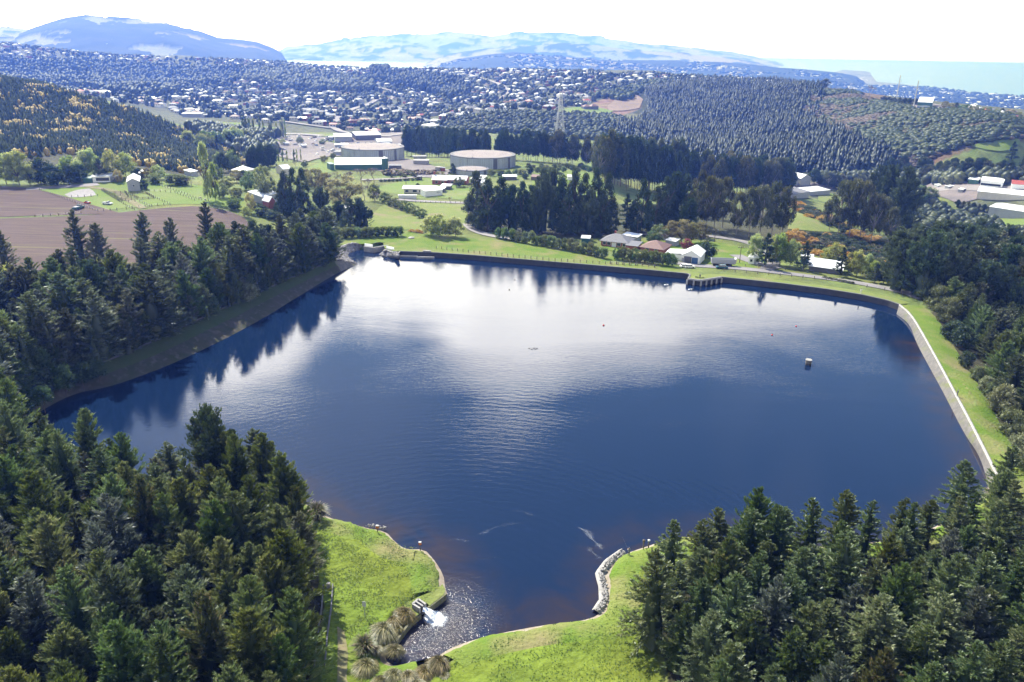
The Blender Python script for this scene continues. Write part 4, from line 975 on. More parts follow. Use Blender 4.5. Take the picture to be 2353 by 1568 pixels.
for k in range(2):
    PR['fresh%d' % k] = unit_tree('willow', L_['fresh'], env_round(0.16, 0.93, 0.42), 48, 80, 0.11, 0.04, up=0.1, th=0.55)
    PR['broad%d' % k] = unit_tree('broadleaf', L_['broad'], env_round(0.15, 0.92, 0.42), 44, 80, 0.11, 0.045, th=0.55)
    PR['olive%d' % k] = unit_tree('olive', L_['olive'], env_round(0.2, 0.94, 0.43), 54, 80, 0.095, 0.038, up=0.5, th=0.5)
    PR['bare%d' % k] = bare_tree('bare_tree', L_['twig'], 5 + k)
    PR['shrub%d' % k] = unit_tree('shrub', L_['broad'], env_round(0.12, 0.82, 0.36), 22, 90, 0.17, 0.07, th=0.4, limbs=False)
    PR['pale%d' % k] = unit_tree('pale_shrub', L_['hebe'], env_round(0.12, 0.85, 0.36), 26, 90, 0.15, 0.06, th=0.4, up=0.6, limbs=False)
    PR['dark%d' % k] = unit_tree('dark_shrub', L_['macro'], env_round(0.12, 0.85, 0.38), 30, 90, 0.15, 0.055, th=0.4, limbs=False)
    PR['gorse%d' % k] = unit_tree('gorse', L_['gorse'], env_round(0.1, 0.75, 0.42), 20, 80, 0.15, 0.07, th=0.3, limbs=False)
    PR['bloom%d' % k] = unit_tree('gorse_in_flower', L_['bloom'], env_round(0.1, 0.75, 0.42), 20, 70, 0.15, 0.07, th=0.3, limbs=False)
PR['poplar0'] = unit_tree('poplar', L_['broad'], env_col(0.08, 0.98, 0.30), 70, 90, 0.09, 0.035, up=1.2, th=0.9)
PR['poplar1'] = unit_tree('poplar', L_['fresh'], env_col(0.08, 0.98, 0.24), 50, 60, 0.08, 0.04, up=1.2, th=0.9)
PR['red0'] = unit_tree('red_maple', L_['red'], env_round(0.2, 0.9, 0.42), 30, 70, 0.12, 0.05, th=0.5)
PR['yellow0'] = unit_tree('yellow_tree', L_['yellow'], env_round(0.12, 0.93, 0.36), 40, 70, 0.1, 0.045, th=0.5)
for k in range(2):
    PR['rusty%d' % k] = conifer('rusty_cypress', L_['rusty'], h=15, rad=3.6, nb=120, ns=50, e0=0, e1=48, curl=0.34, sl=0.95, sw=0.13, tops=2 + k, power=0.66, core=0.3)
    PR['silver%d' % k] = conifer('silver_fir', L_['silver'], h=15, rad=3.4, nb=130, ns=46, e0=-8, e1=34, curl=0.2, sl=0.85, sw=0.15, tops=1 + k, power=0.7, core=0.28)
PR['larch0'] = conifer('layered_fir', L_['pine'], h=10.0, rad=2.4, nb=80, ns=40, e0=-4, e1=12, curl=0.0, sl=0.7, sw=0.26, power=0.85, core=0.1, tops=1, trunk_r=0.12, bottom=0.12)
def variants(kind): return [k for k in PR if k.rstrip('0123456789') == kind]
CONI = {'cypress', 'fir', 'spruce', 'pine', 'lodgepole'}
def plant(kind, p, h, w=None, name=None, label=None, cat='tree', group=None, rot=None):
    """one plant: an empty at its foot > crown, trunk"""
    vs = variants(kind); key = vs[random.randrange(len(vs))]
    cr, tr, H, Rr = PR[key]
    rot = random.uniform(0, 2 * PI) if rot is None else rot
    sz = h / H; sx = sz if w is None else (w / 2) / Rr
    e = ob(name or kind + '_tree', None, None, (p[0], p[1], p[2] - 0.15), rot, (sx, sx * random.uniform(0.92, 1.08), sz))
    tag(e, label, cat, group)
    ob('crown', cr, e); ob('trunk', tr, e)
    return e
def poisson(poly, dmin, tries=6000, key=None, maxn=10000):
    """well spread points in a ground outline"""
    P = np.asarray(poly, float)[:, :2]; lo = P.min(0); hi = P.max(0)
    c = rng.uniform(lo, hi, (tries, 2)); c = c[inpoly(c[:, 0], c[:, 1], P)]
    cell = dmin; grid = {}; out = []
    for x, y in c:
        gx, gy = int(x // cell), int(y // cell); ok = True
        for i in (-1, 0, 1):
            for j in (-1, 0, 1):
                for (a, b) in grid.get((gx + i, gy + j), ()):
                    if (a - x) ** 2 + (b - y) ** 2 < dmin * dmin: ok = False; break
                if not ok: break
            if not ok: break
        if ok:
            grid.setdefault((gx, gy), []).append((x, y)); out.append((x, y))
            if len(out) >= maxn: break
    return np.array(out)
def inframe(p, h, mu=90, mv=60):
    a = proj([p])[0]; b = proj([(p[0], p[1], p[2] + h)])[0]
    return (max(a[0], b[0]) > -mu) and (min(a[0], b[0]) < 2353 + mu) and (b[1] < 1568 + mv) and a[2] > 2
ORD = ['first', 'second', 'third', 'fourth', 'fifth', 'sixth', 'seventh', 'eighth', 'ninth', 'tenth', 'eleventh', 'twelfth', 'thirteenth', 'fourteenth', 'fifteenth', 'sixteenth', 'seventeenth', 'eighteenth', 'nineteenth', 'twentieth'] + [t + '-' + u for t in ('twenty', 'thirty', 'forty', 'fifty', 'sixty') for u in ('first', 'second', 'third', 'fourth', 'fifth', 'sixth', 'seventh', 'eighth', 'ninth')]
# ---------------------------------------------------------------- the four near woods
AUTO = [('young conifers fronting the west bank wood', 'the west bank front row'), ('cypresses of the near left wood', 'the near left wood'), ('firs of the near right wood', 'the near right wood'), ('conifers of the west bank wood', 'the west bank wood'), ('tall pines at the right edge', 'the right-edge pine stand'), ('conifers of the east bank wood', 'the east bank wood')]
KW = {'rusty': 'rusty-tinged cypress', 'silver': 'silvery fir', 'cypress': 'feathery cypress', 'fir': 'bushy fir', 'spruce': 'grey-green spruce', 'pine': 'open-crowned pine', 'macro': 'dark conifer'}
def wood(poly, dmin, kinds, hrange, name, label, group, tries=45000, maxn=300, wscale=1.0, hfun=None):
    pts = poisson(poly, dmin, tries, maxn=4000)
    z = T(pts[:, 0], pts[:, 1])
    order = np.argsort(np.hypot(pts[:, 0], pts[:, 1]))
    n = 0
    for i in order:
        p = (pts[i, 0], pts[i, 1], z[i]); h = random.uniform(*hrange)
        if hfun: h *= hfun(p)
        if not inframe(p, h): continue
        k = random.choices([a for a, b in kinds], [b for a, b in kinds])[0]
        e = plant(k, p, h, None, name, label, 'tree', group); e['word'] = ('tall ' if h > hrange[0] + .68 * (hrange[1] - hrange[0]) else ('short ' if h < hrange[0] + .32 * (hrange[1] - hrange[0]) else '')) + KW[k]; s = e.scale; q = random.uniform(0.98, 1.25) * wscale
        e.scale = (s[0] * q, s[1] * q, s[2])
        e.rotation_euler = (random.uniform(-.07, .07), random.uniform(-.07, .07), e.rotation_euler[2])
        n += 1
        if n >= maxn: break
    return n
G = lambda pts, z: np.array([atz(u, v, z) for u, v in pts])
nw = []
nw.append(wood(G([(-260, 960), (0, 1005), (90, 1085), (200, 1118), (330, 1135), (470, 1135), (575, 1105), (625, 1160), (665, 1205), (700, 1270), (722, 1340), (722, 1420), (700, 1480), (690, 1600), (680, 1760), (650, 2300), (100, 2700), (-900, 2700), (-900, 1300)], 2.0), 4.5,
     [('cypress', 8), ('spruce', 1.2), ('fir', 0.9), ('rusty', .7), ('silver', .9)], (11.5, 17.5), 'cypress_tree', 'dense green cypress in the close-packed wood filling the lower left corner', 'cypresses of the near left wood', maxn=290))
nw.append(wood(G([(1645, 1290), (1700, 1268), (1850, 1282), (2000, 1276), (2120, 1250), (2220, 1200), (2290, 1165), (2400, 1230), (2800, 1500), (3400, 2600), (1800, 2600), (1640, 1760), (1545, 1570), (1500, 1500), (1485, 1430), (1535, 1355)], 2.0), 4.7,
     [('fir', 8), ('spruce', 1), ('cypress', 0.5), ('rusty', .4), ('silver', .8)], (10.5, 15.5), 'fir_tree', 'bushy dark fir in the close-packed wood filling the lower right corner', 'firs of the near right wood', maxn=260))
# left bank wood
lb = [tuple(p) for p in offset(left_crest, -1.2)[:, :2]]
front = np.array(lb)
back = np.array([p[:2] for p in (at(-250, 620), atr(-260, 575, 250), atr(-60, 560, 258), atr(120, 560, 255), atr(300, 560, 258), atr(450, 560, 275), atr(560, 560, 290), atr(660, 560, 300), atr(735, 570, 305))])
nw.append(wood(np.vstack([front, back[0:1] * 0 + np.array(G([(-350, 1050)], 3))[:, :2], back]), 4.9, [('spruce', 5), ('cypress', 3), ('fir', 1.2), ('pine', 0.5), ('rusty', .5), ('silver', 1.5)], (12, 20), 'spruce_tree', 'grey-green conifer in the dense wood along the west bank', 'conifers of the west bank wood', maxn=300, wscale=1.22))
fr_ = offset(left_crest, 0.4); bk_ = offset(left_crest, -5.0)
pp = poisson(np.vstack([fr_[:, :2], bk_[::-1, :2]]), 2.4, 9000)
for x, y in pp:
    h_ = random.uniform(6, 11); k_ = random.choice(['cypress', 'cypress', 'spruce', 'fir']); p = (x, y, max(float(T(x, y)), 3.2))
    if not inframe(p, h_): continue
    e = plant(k_, p, h_, h_ * random.uniform(.5, .75), 'young_conifer', 'young dark conifer at the front of the west bank wood', 'tree', 'young conifers fronting the west bank wood'); e['word'] = ('taller ' if h_ > 7.5 else 'low ') + 'young ' + KW[k_]
# right bank wood
rb = G([(2120, 640), (2150, 700), (2185, 745), (2250, 840), (2300, 930), (2350, 1020), (2450, 1130), (2700, 1250), (2900, 800), (2500, 600), (2300, 600), (2200, 610)], -2)
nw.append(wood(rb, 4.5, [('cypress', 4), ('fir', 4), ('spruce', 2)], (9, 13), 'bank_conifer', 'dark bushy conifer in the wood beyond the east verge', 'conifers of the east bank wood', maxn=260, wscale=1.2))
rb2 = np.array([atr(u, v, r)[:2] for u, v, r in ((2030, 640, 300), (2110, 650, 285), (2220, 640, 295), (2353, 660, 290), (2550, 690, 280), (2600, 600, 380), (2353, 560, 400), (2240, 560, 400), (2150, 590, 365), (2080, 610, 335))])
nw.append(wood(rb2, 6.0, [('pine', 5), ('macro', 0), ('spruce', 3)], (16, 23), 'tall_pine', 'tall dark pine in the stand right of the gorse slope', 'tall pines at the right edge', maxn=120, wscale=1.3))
print('woods', nw)

# edge shrubs beside the east verge, one by one
es = [(2108, 672, 52), (2128, 690, 60), (2150, 712, 66), (2172, 740, 70), (2178, 778, 46), (2210, 800, 60), (2190, 780, 50), (2215, 843, 44), (2242, 872, 40), (2262, 900, 46), (2300, 955, 84), (2318, 1000, 74), (2345, 1020, 60), (2350, 1075, 100), (2330, 955, 60), (2275, 915, 44), (2160, 690, 56), (2140, 668, 50)]
for i, (u, v, hp) in enumerate(sorted(es, key=lambda q: q[1])):
    p = at(u, v); h = hp * mpp(p) * 0.95; k = 'pale' if i not in (6, 7, 8, 9) else 'dark'
    plant(k, p, h, h * 1.05, 'rounded_shrub', ('pale yellow-green' if k == 'pale' else 'dark brownish') + ' rounded shrub beside the east verge, %s from the far end' % ORD[i], 'shrub', 'shrubs beside the east verge')
# brighter and odd trees in the west bank wood
for kind, u, v, h, w, nm, lb_ in [
    ('yellow', 378, 715, 11, 10, 'yellow_tree', 'pale gold broadleaf tree among dark conifers above the west bank'),
    ('yellow', 145, 690, 13, 7, 'yellow_tree', 'slim pale yellow tree near the left edge of the west bank wood'),
    ('fresh', 40, 720, 14, 9, 'bright_green_tree', 'bright yellow-green tree at the far left of the west bank wood'),
    ('fresh', 240, 690, 13, 7, 'bright_green_tree', 'small bright green crown in the middle of the west bank wood'),
    ('pale', 575, 690, 6, 7, 'flowering_shrub', 'pale flowering shrub at the foot of the west bank wood'),
    ('pale', 590, 660, 7, 6, 'flowering_shrub', 'pale twiggy shrub higher on the west bank wood edge'),
    ('dark', 745, 610, 8, 9, 'dark_shrub', 'dark rounded bush at the inlet end of the west bank wood')]:
    p = at(u, v); plant(kind, p, h, w, nm, lb_, 'tree' if 'tree' in nm else 'shrub')
for i, (u, v, vt) in enumerate([(190, 620, 480), (340, 600, 487), (484, 590, 463), (20, 640, 525), (405, 620, 500), (235, 620, 512)]):
    p = at(u, v); a = atr(u, vt, math.hypot(p[0], p[1])); plant('spruce', p, a[2] - p[2], 9.5, 'tall_conifer', 'tall pointed conifer standing above the west bank wood, %s of six from the left' % ORD[[3, 20, 190, 235, 340, 405, 484].index(u) if False else sorted([190, 340, 484, 20, 405, 235]).index(u)], 'tree', 'tall pines above the west bank wood')
p = atz(500, 1150, 1.4); a = atr(480, 945, math.hypot(p[0], p[1])); plant('pine', p, a[2] - p[2], 11.5, 'big_pine', 'big many-topped pine leaning over the water at the near left wood', 'tree')
p = atz(585, 1118, 1.2); plant('pine', p, 6.0, 8, 'low_pine', 'low spreading pine reaching over the water beside the big pine', 'tree')
p = atz(690, 1225, 1.4); plant('cypress', p, 12.0, 6, 'edge_cypress', 'slender cypress at the outer edge of the wood nearest the flax bush', 'tree')
for i, (u, v, hp) in enumerate([(45, 925, 60), (75, 905, 66), (110, 900, 58), (150, 893, 62), (190, 880, 52), (60, 950, 44), (100, 930, 50), (228, 868, 44)]):
    p = atz(u, v, 2.2); plant('dark' if i % 3 else 'shrub', p, hp * mpp(p), hp * mpp(p) * 1.15, 'bank_bush', 'dark bush on the bank at the far left of the water, %s from the left' % ORD[sorted([45, 75, 110, 150, 190, 60, 100, 228]).index(u)], 'shrub', 'bushes at the left end of the west bank')
# flax, tussocks
fl = grass_clump('flax_leaves', L_['flax'], 520, 2.6, 2.1, 0.10, 0.25)
def clump(me, p, s, name, label, cat='plant', group=None):
    o = ob(name, me, None, (p[0], p[1], p[2] - 0.1), random.uniform(0, 6), s); o.rotation_euler = (random.uniform(-.22, .22), random.uniform(-.22, .22), random.uniform(0, 6)); tag(o, label, cat, group); return o
clump(fl, atz(727, 1196, 1.0), (1.15, 1.15, 1.2), 'flax_bush', 'dark spiky flax bush at the waterline next to the cypress wood')
clump(fl, atz(838, 1500, 0.9), (0.9, 0.9, 0.9), 'flax_bush', 'small dark flax between the tussocks left of the pool')
tsm = [grass_clump('tussock_leaves', L_['tussock'], 1500, 1.7, 1.75, 0.055, 0.75) for _ in range(3)]
tl = [(915, 1452, .8, 'narrow tussock at the pool wall behind the biggest'), (868, 1500, .75, 'low grey tussock behind the dark flax'), (888, 1585, .8, 'broken low tussock under the pool end'), (925, 1592, .85, 'flattened tussock at the bottom edge in the middle'), (1022, 1560, .8, 'stray tussock on the grass right of the pool end'), (858, 1528, .7, 'thin tussock on the grass left of the pool end'), (930, 1420, 1.35, 'uppermost tussock beside the outlet box'), (880, 1465, 1.6, 'big brown tussock overhanging the pool wall'), (905, 1440, 1.2, 'tussock squeezed between the two biggest ones'), (905, 1500, 1.0, 'smaller drooping tussock at the pool wall'), (840, 1545, 1.35, 'greenish tussock at the left end of the pool'), (872, 1572, 0.9, 'pinkish low tussock under the left end of the pool'), (905, 1560, 1.15, 'tussock at the pool end left of centre'), (942, 1566, 1.25, 'tussock in the middle of the pool end row'), (975, 1556, 1.2, 'tussock right of the middle of the pool end row'), (1005, 1540, 1.4, 'rounded tussock at the right end of the pool row'), (870, 1600, 1.0, 'reddish tussock at the bottom edge left of centre'), (960, 1590, 1.1, 'tussock at the bottom edge below the pool')]
for i, (u, v, s, lb_) in enumerate(tl):
    clump(tsm[i % 3], atz(u, v, 0.8), (s * random.uniform(.6, .92), s * random.uniform(.6, .92), s * random.uniform(.6, .85)), 'tussock_grass', 'dry straw-coloured ' + lb_, 'tussock', 'tussocks round the pool')
clump(tsm[0], atz(2290, 1140, 1.5), (1.2, 1.2, 1.0), 'tussock_grass', 'pale dry tussock where the east apron meets the fir wood', 'tussock')

# grass tufts on the near banks: stuff
def tufts(name, poly, n, h, zoff=0.0, mat=None):
    P = np.asarray(poly, float)[:, :2]; lo, hi = P.min(0), P.max(0); c = rng.uniform(lo, hi, (n, 2)); c = c[inpoly(c[:, 0], c[:, 1], P)]
    dw = dist_poly(c[:, 0], c[:, 1], water_poly); c = c[(dw > 1.2) & ~inpoly(c[:, 0], c[:, 1], water_poly)]
    k = fbm(c[:, 0], c[:, 1], 2.5, 3); c = c[k > -0.25 + rng.normal(0, 0.3, len(c))]
    z = T(c[:, 0], c[:, 1]) + 0.02; m = len(c); a = rng.uniform(0, 2 * PI, m)
    base = np.c_[c, z]; d = np.stack([np.cos(a) * .5, np.sin(a) * .5, np.full(m, .8)], 1)
    V, Fq = quads(base, d, h * rng.uniform(.5, 1.3, m), rng.uniform(.12, .3, m)); fo = Foliage(); fo.add(V, Fq, rng.uniform(0.1, 1, m))
    tag(ob(name, fo.mesh(name, mat or L_['grass'])), kind='stuff')
tufts('grass_tufts', G([(735, 1200), (840, 1215), (900, 1245), (975, 1262), (1020, 1350), (960, 1400), (900, 1450), (800, 1480), (770, 1420), (745, 1330)], 1.0), 15000, 0.2)
tufts('grass_tufts_south', G([(1000, 1560), (1040, 1495), (1150, 1462), (1380, 1420), (1400, 1330), (1480, 1262), (1560, 1290), (1470, 1400), (1500, 1520), (1500, 1700), (1000, 1700)], 1.0), 17000, 0.2)
# ---------------------------------------------------------------- inlet channel, riprap, outlet
def A3(pts, z): return np.array([atz(u, v, z) for u, v in pts])
outA = A3([(780, 599), (774, 595), (766, 588), (765, 581), (773, 575), (787, 567), (803, 562), (819, 560)], 2.3)
inA = A3([(821, 608), (815, 605), (806, 600), (799, 592), (800, 584), (816, 578), (830, 573), (841, 572)], -0.3)
outA = resample_n(smooth_line(outA, 1), 30); inA = resample_n(smooth_line(inA, 1), 30)
outB = resample_n(A3([(884, 578), (893, 577), (905, 579), (913, 583), (916, 590)], 1.9), 16); inB = resample_n(A3([(880, 583), (872, 588), (885, 592), (901, 593), (911, 594)], -0.3), 16)
def stones(outer, inner, n, name, parent, s0=.3, s1=.62, mat='stone'):
    V = []; Fq = []; k = 0
    for _ in range(n):
        i = random.random() * (len(outer) - 1.01); a = int(i); f = i - a; q = random.uniform(0, 0.97)
        p = (outer[a] * (1 - f) + outer[a + 1] * f) * (1 - q) + (inner[a] * (1 - f) + inner[a + 1] * f) * q
        s = random.uniform(s0, s1); m = Matrix.Rotation(random.uniform(0, 6), 3, Vector((random.random(), random.random(), random.random())).normalized())
        c = [Vector((x * s * random.uniform(.6, 1.1), y * s * random.uniform(.6, 1.1), z * s * random.uniform(.5, .9))) for x, y, z in [(-1, -1, -1), (1, -1, -1), (1, 1, -1), (-1, 1, -1), (-.8, -.8, 1), (.8, -.8, 1), (.8, .8, 1), (-.8, .8, 1)]]
        c = [m @ x for x in c]
        V += [(p[0] + x.x, p[1] + x.y, p[2] + 0.1 + x.z) for x in c]
        Fq += [[k + j for j in q4] for q4 in ((0, 3, 2, 1), (4, 5, 6, 7), (0, 1, 5, 4), (1, 2, 6, 5), (2, 3, 7, 6), (3, 0, 4, 7))]; k += 8
    o = ob(name, mesh(name, np.array(V), np.array(Fq), M_[mat]), parent); o['kind'] = 'stuff'; return o
for nm, oo, ii, n, lb_ in (('riprap_bank', outA, inA, 1100, 'curved bank of grey riprap stones at the inlet'), ('riprap_spit', outB, inB, 380, 'small riprap spit between the inlet and the long wall')):
    e = ob(nm, None); tag(e, lb_, 'embankment')
    V, f = loft([oo, oo * .5 + ii * .5, ii]); ob('stone_bed', mesh('stone_bed', V, f if nm == 'riprap_bank' else f, M_['stone'], True), e)
    stones(oo, ii, n, 'riprap_stones', e)
V, f = loft([setz(offset(outA, 0.75), 2.0), setz(offset(outA, 0.75), 2.62), setz(offset(outA, -0.1), 2.62), setz(offset(outA, -0.1), 1.8)])
tag(ob('inlet_kerb', mesh('inlet_kerb', V, f, M_['concrete'])), 'pale curved concrete kerb round the riprap bank', 'kerb')
for sgn in (1,):
    strip('inlet_turf', [setz(offset(outA, 0.7), 2.3), onT(offset(outA, 2.5), 0.12), onT(offset(outA, 5), 0.12), onT(offset(outA, 8), -0.2)], M_['grass2'])
Vr = np.array([atz(767, 599, 3.6), atz(780, 599, 2.4), atz(821, 608, -0.2), atz(784, 624, -0.2)])
tag(ob('boat_ramp', mesh('boat_ramp', Vr, np.array([[0, 3, 2, 1]]), M_['apron'])), 'pale sloping concrete apron at the corner of the inlet', 'ramp')
def wall_line(name, pts, z0, z1, th, mat, label=None, cat=None, parent=None):
    g = np.array(pts)[:, :3]; g = resample(g, 1.5)
    zb = np.interp(np.arange(len(g)), [0, len(g) - 1], z0 if hasattr(z0, '__len__') else (z0, z0)); zt = np.interp(np.arange(len(g)), [0, len(g) - 1], z1 if hasattr(z1, '__len__') else (z1, z1))
    a, b = offset(g, th / 2), offset(g, -th / 2)
    rows = []
    for P, z in ((a, zb), (a, zt), (b, zt), (b, zb)):
        Q = P.copy(); Q[:, 2] = z; rows.append(Q)
    V, f = loft(rows); n = len(g); f = [tuple(q) for q in f] + [(0, n, 2 * n, 3 * n), (n - 1, 4 * n - 1, 3 * n - 1, 2 * n - 1)]
    o = ob(name, mesh(name, V, f, mat), parent); 
    if parent is None: tag(o, label, cat)
    return o
wall_line('wing_wall', A3([(836, 566), (857, 569)], 2.2), -0.8, 2.2, 0.6, M_['concrete'], 'short pale wing wall behind the riprap bank', 'wall')
wall_line('wing_wall', A3([(857, 569), (893, 563)], 2.2), -0.8, 2.2, 0.6, M_['concrete'], 'longer pale channel wall running back from the riprap bank', 'wall')
wall_line('wing_wall', A3([(884, 573.5), (903, 580)], 2.2), -0.8, 2.2, 0.6, M_['concrete'], 'short pale wing wall beside the riprap spit', 'wall')
for i in range(3):
    wall_line('weir_step', A3([(838 + i * 0, 560.5 + i * 1.9), (856, 563.0 + i * 1.9)], 2.3), 1.8, 2.45, 0.35, M_['white'], 'thin white concrete step on the inlet bank, %s from the top' % ORD[i], 'step')
    wall_line('weir_step', A3([(888, 566.5 + i * 2), (905, 569.5 + i * 2)], 2.3), 1.8, 2.45, 0.35, M_['white'], 'thin white concrete step right of the channel, %s from the top' % ORD[i], 'step')
drape('inlet_island', [(880, 560), (905, 556), (930, 566), (920, 577), (903, 578), (884, 571)], M_['grass2'], 0.05, 2.0)
strip('wing_slope', [A3([(901, 592), (908, 585), (918, 577.5)], 0), ] and [np.array([atz(901, 592, -.3), atz(909, 584, 1.2), atz(918, 577, 2.05)]), np.array([atz(905, 593, -.3), atz(912, 585, 1.2), atz(921, 578, 2.05)])], M_['concrete'])
wall_line('outlet_ledge', A3([(915, 587), (960, 587.5)], 0.7), -0.3, 0.7, 0.5, M_['concrete'], 'narrow pale ledge at the foot of the wall beside the riprap', 'ledge')
wall_line('outlet_ledge', A3([(957, 590), (998, 590.5)], 0.6), -0.3, 0.6, 0.6, M_['concrete'], 'low pale sill in front of the notch in the long wall', 'ledge')
o = wall_line('weir_notch', A3([(972, 577.5), (990, 578)], 2.3), 0.3, 2.6, 0.9, M_['concrete'], 'raised pale concrete notch in the long dark wall', 'weir')
tag(MB().lathe([(1.3, 0), (1.4, .35), (.9, .6), (0.3, .66)], 12).ob('field_boulder', M_['concrete'], None, at(945, 548)), 'small pale concrete lid lying in the meadow behind the inlet', 'cover')
# jetty face on the long wall: a row of timber piles
jt = ob('jetty', None); tag(jt, 'angled landing with a pale rail of boards on the long wall', 'jetty')
jp = resample(A3([(1580, 641), (1610.5, 645), (1657, 637.5)], 2.0), 1.2)
V, f = loft([setz(offset(jp, 0.3), 2.3), setz(offset(jp, -0.45), 2.3), setz(offset(jp, -0.45), 1.75)]); ob('cap_beam', mesh('cap_beam', V, f, M_['concrete']), jt)
pm = MB().box(-.28, .28, -.22, .22, -1.0, 1.75).mesh('pile', M_['concrete'])
for q in offset(jp, -0.4)[::2]: ob('pile', pm, jt, (q[0], q[1], 0))
# outlet box with falling water
ob_ = ob('outlet_box', None); tag(ob_, 'weathered open concrete outlet box pouring white water into the pool', 'outlet')
cs = [atz(948, 1387.7, 1.9), atz(961, 1376.5, 1.9), atz(978, 1388.5, 1.9), atz(965, 1398, 1.9)]
def seg_wall(a, b, z0, z1, th, nm, parent, mat='concrete'):
    return wall_line(nm, [a, b], z0, z1, th, M_[mat], parent=parent)
seg_wall(cs[0], cs[1], -.5, 1.95, .3, 'side_wall', ob_); seg_wall(cs[1], cs[2], -.5, 1.95, .3, 'back_wall', ob_); seg_wall(cs[0], cs[3], -.5, 1.95, .3, 'side_wall', ob_)
seg_wall((cs[0] + cs[1]) / 2, (cs[2] + cs[3]) / 2, 1.7, 1.99, .25, 'cross_beam', ob_)
wall_line('pool_wall', [atz(984, 1396, 1.0), atz(1028, 1363, 1.0), atz(1021, 1351, 1.0)], -.6, 1.05, .32, M_['mosswall'], 'low concrete wall from the outlet box to the point', 'wall')
wall_line('pool_wall', [atz(966, 1410, .9), atz(941, 1430, .9), atz(908, 1476, .9), atz(888, 1500, .9)], -.6, .95, .35, M_['mosswall'], 'mossy pool wall under the tussocks', 'wall')
drape('outlet_turf', [(930, 1385), (962, 1370), (1000, 1355), (1018, 1340), (1024, 1362), (985, 1392), (978, 1380), (955, 1395), (966, 1408), (940, 1425), (915, 1440)], M_['grass2'], -0.12, 1.0)
c = (cs[2] + cs[3]) / 2; dirw = norm(np.r_[(atz(995, 1420, 0) - c)[:2], 0])
sd = np.array([-dirw[1], dirw[0], 0]); P = []
for i in range(11):
    s = i / 10; w = 0.42 + 0.55 * s
    p = c + dirw * (2.0 * s) ; z = 1.35 - 1.35 * s ** 1.8
    P.append([np.array([*(p + sd * w * q)[:2], z + random.uniform(-.09, .09)]) for q in np.linspace(-1, 1, 9)])
V, f = loft([np.array(r) for r in P]); tag(ob('falling_water', mesh('falling_water', V, f, M_['foam'], True)), 'white water gushing from the outlet box', 'water', kind='stuff')
def foam_mat(top=1.0):
    m, nt, N, L = newmat('surface_foam'); out = N('ShaderNodeOutputMaterial'); d = N('ShaderNodeBsdfDiffuse'); d.inputs[0].default_value = (.8, .84, .9, 1); t = N('ShaderNodeBsdfTransparent')
    tc = N('ShaderNodeTexCoord'); n = N('ShaderNodeTexNoise'); n.inputs['Scale'].default_value = 2.2; n.inputs['Detail'].default_value = 8; n.inputs['Roughness'].default_value = .75; n.inputs['Distortion'].default_value = 1.5; L(tc.outputs['Object'], n.inputs[0])
    a = N('ShaderNodeAttribute'); a.attribute_name = 'dens'
    s = N('ShaderNodeMath'); s.operation = 'ADD'; L(n.outputs[0], s.inputs[0]); L(a.outputs['Fac'], s.inputs[1])
    r = N('ShaderNodeMapRange'); L(s.outputs[0], r.inputs[0]); r.inputs['From Min'].default_value = 1.02; r.inputs['From Max'].default_value = 1.3; r.inputs['To Max'].default_value = top
    mx = N('ShaderNodeMixShader'); L(r.outputs[0], mx.inputs[0]); L(t.outputs[0], mx.inputs[1]); L(d.outputs[0], mx.inputs[2]); L(mx.outputs[0], out.inputs[0]); return m
M_['sfoam'] = foam_mat(); M_['wisp'] = foam_mat(.2)
def foam_patch(name, pts, peak, step=0.5, fade=1.2):
    Pp = np.array([atz(u, v, 0)[:2] for u, v in pts]); V, Fc = tri_poly(resample(np.c_[np.vstack([Pp, Pp[:1]]), np.zeros(len(Pp) + 1)], step)[:-1, :2], step)
    d = dist_poly(V[:, 0], V[:, 1], Pp); o = ob(name, mesh(name, np.c_[V, np.full(len(V), 0.012 + 0.004 * random.random())], up_faces(V, Fc), M_['sfoam'], False, {'dens': ('POINT', 'FLOAT', peak * np.clip(d / fade, 0, 1))})); tag(o, kind='stuff')
foam_patch('foam', [(962, 1414), (982, 1398), (1010, 1396), (1032, 1412), (1026, 1434), (995, 1446), (968, 1434)], 1.1, .25, 1.3)
foam_patch('foam_wide', [(950, 1445), (980, 1395), (1040, 1385), (1070, 1420), (1040, 1460), (990, 1470), (955, 1470)], .74, .5, 3)
foam_patch('foam_end', [(950, 1522), (975, 1500), (1000, 1492), (1018, 1492), (1005, 1506), (970, 1520)], .85, .4, .9)
0 and foam_patch('foam_streak', [(1290, 1202), (1340, 1215), (1365, 1235), (1385, 1262), (1402, 1285), (1395, 1300), (1372, 1290), (1345, 1262), (1335, 1235), (1300, 1212)], .8, .8, 2.0)
0 and foam_patch('foam_veil', [(985, 1215), (1060, 1195), (1140, 1175), (1220, 1180), (1260, 1205), (1200, 1240), (1120, 1250), (1040, 1255)], .62, 1.2, 5)
0 and foam_patch('foam_thread', [(1180, 1318), (1205, 1306), (1240, 1312), (1252, 1322), (1228, 1320), (1200, 1316)], .7, .5, .8)
def foam_line(name, pts, w, peak):
    g = resample(smooth_line(A3(pts, 0), 2), .5); n = len(g); rows = []
    for k in (1, .5, 0, -.5, -1):
        q = offset(g, k * w * 1.6 * (.6 + .4 * np.sin(np.arange(n) * .7))); q[:, 2] = .02; rows.append(q)
    V, f = loft(rows); e_ = np.minimum(np.arange(n), np.arange(n)[::-1]) / (n * .25); e_ = np.clip(e_, 0, 1)
    d = np.concatenate([peak * e_ * s for s in (0, .75, 1, .75, 0)])
    tag(ob(name, mesh(name, V, f[:, ::-1], M_['wisp'], False, {'dens': ('POINT', 'FLOAT', d)})), kind='stuff')
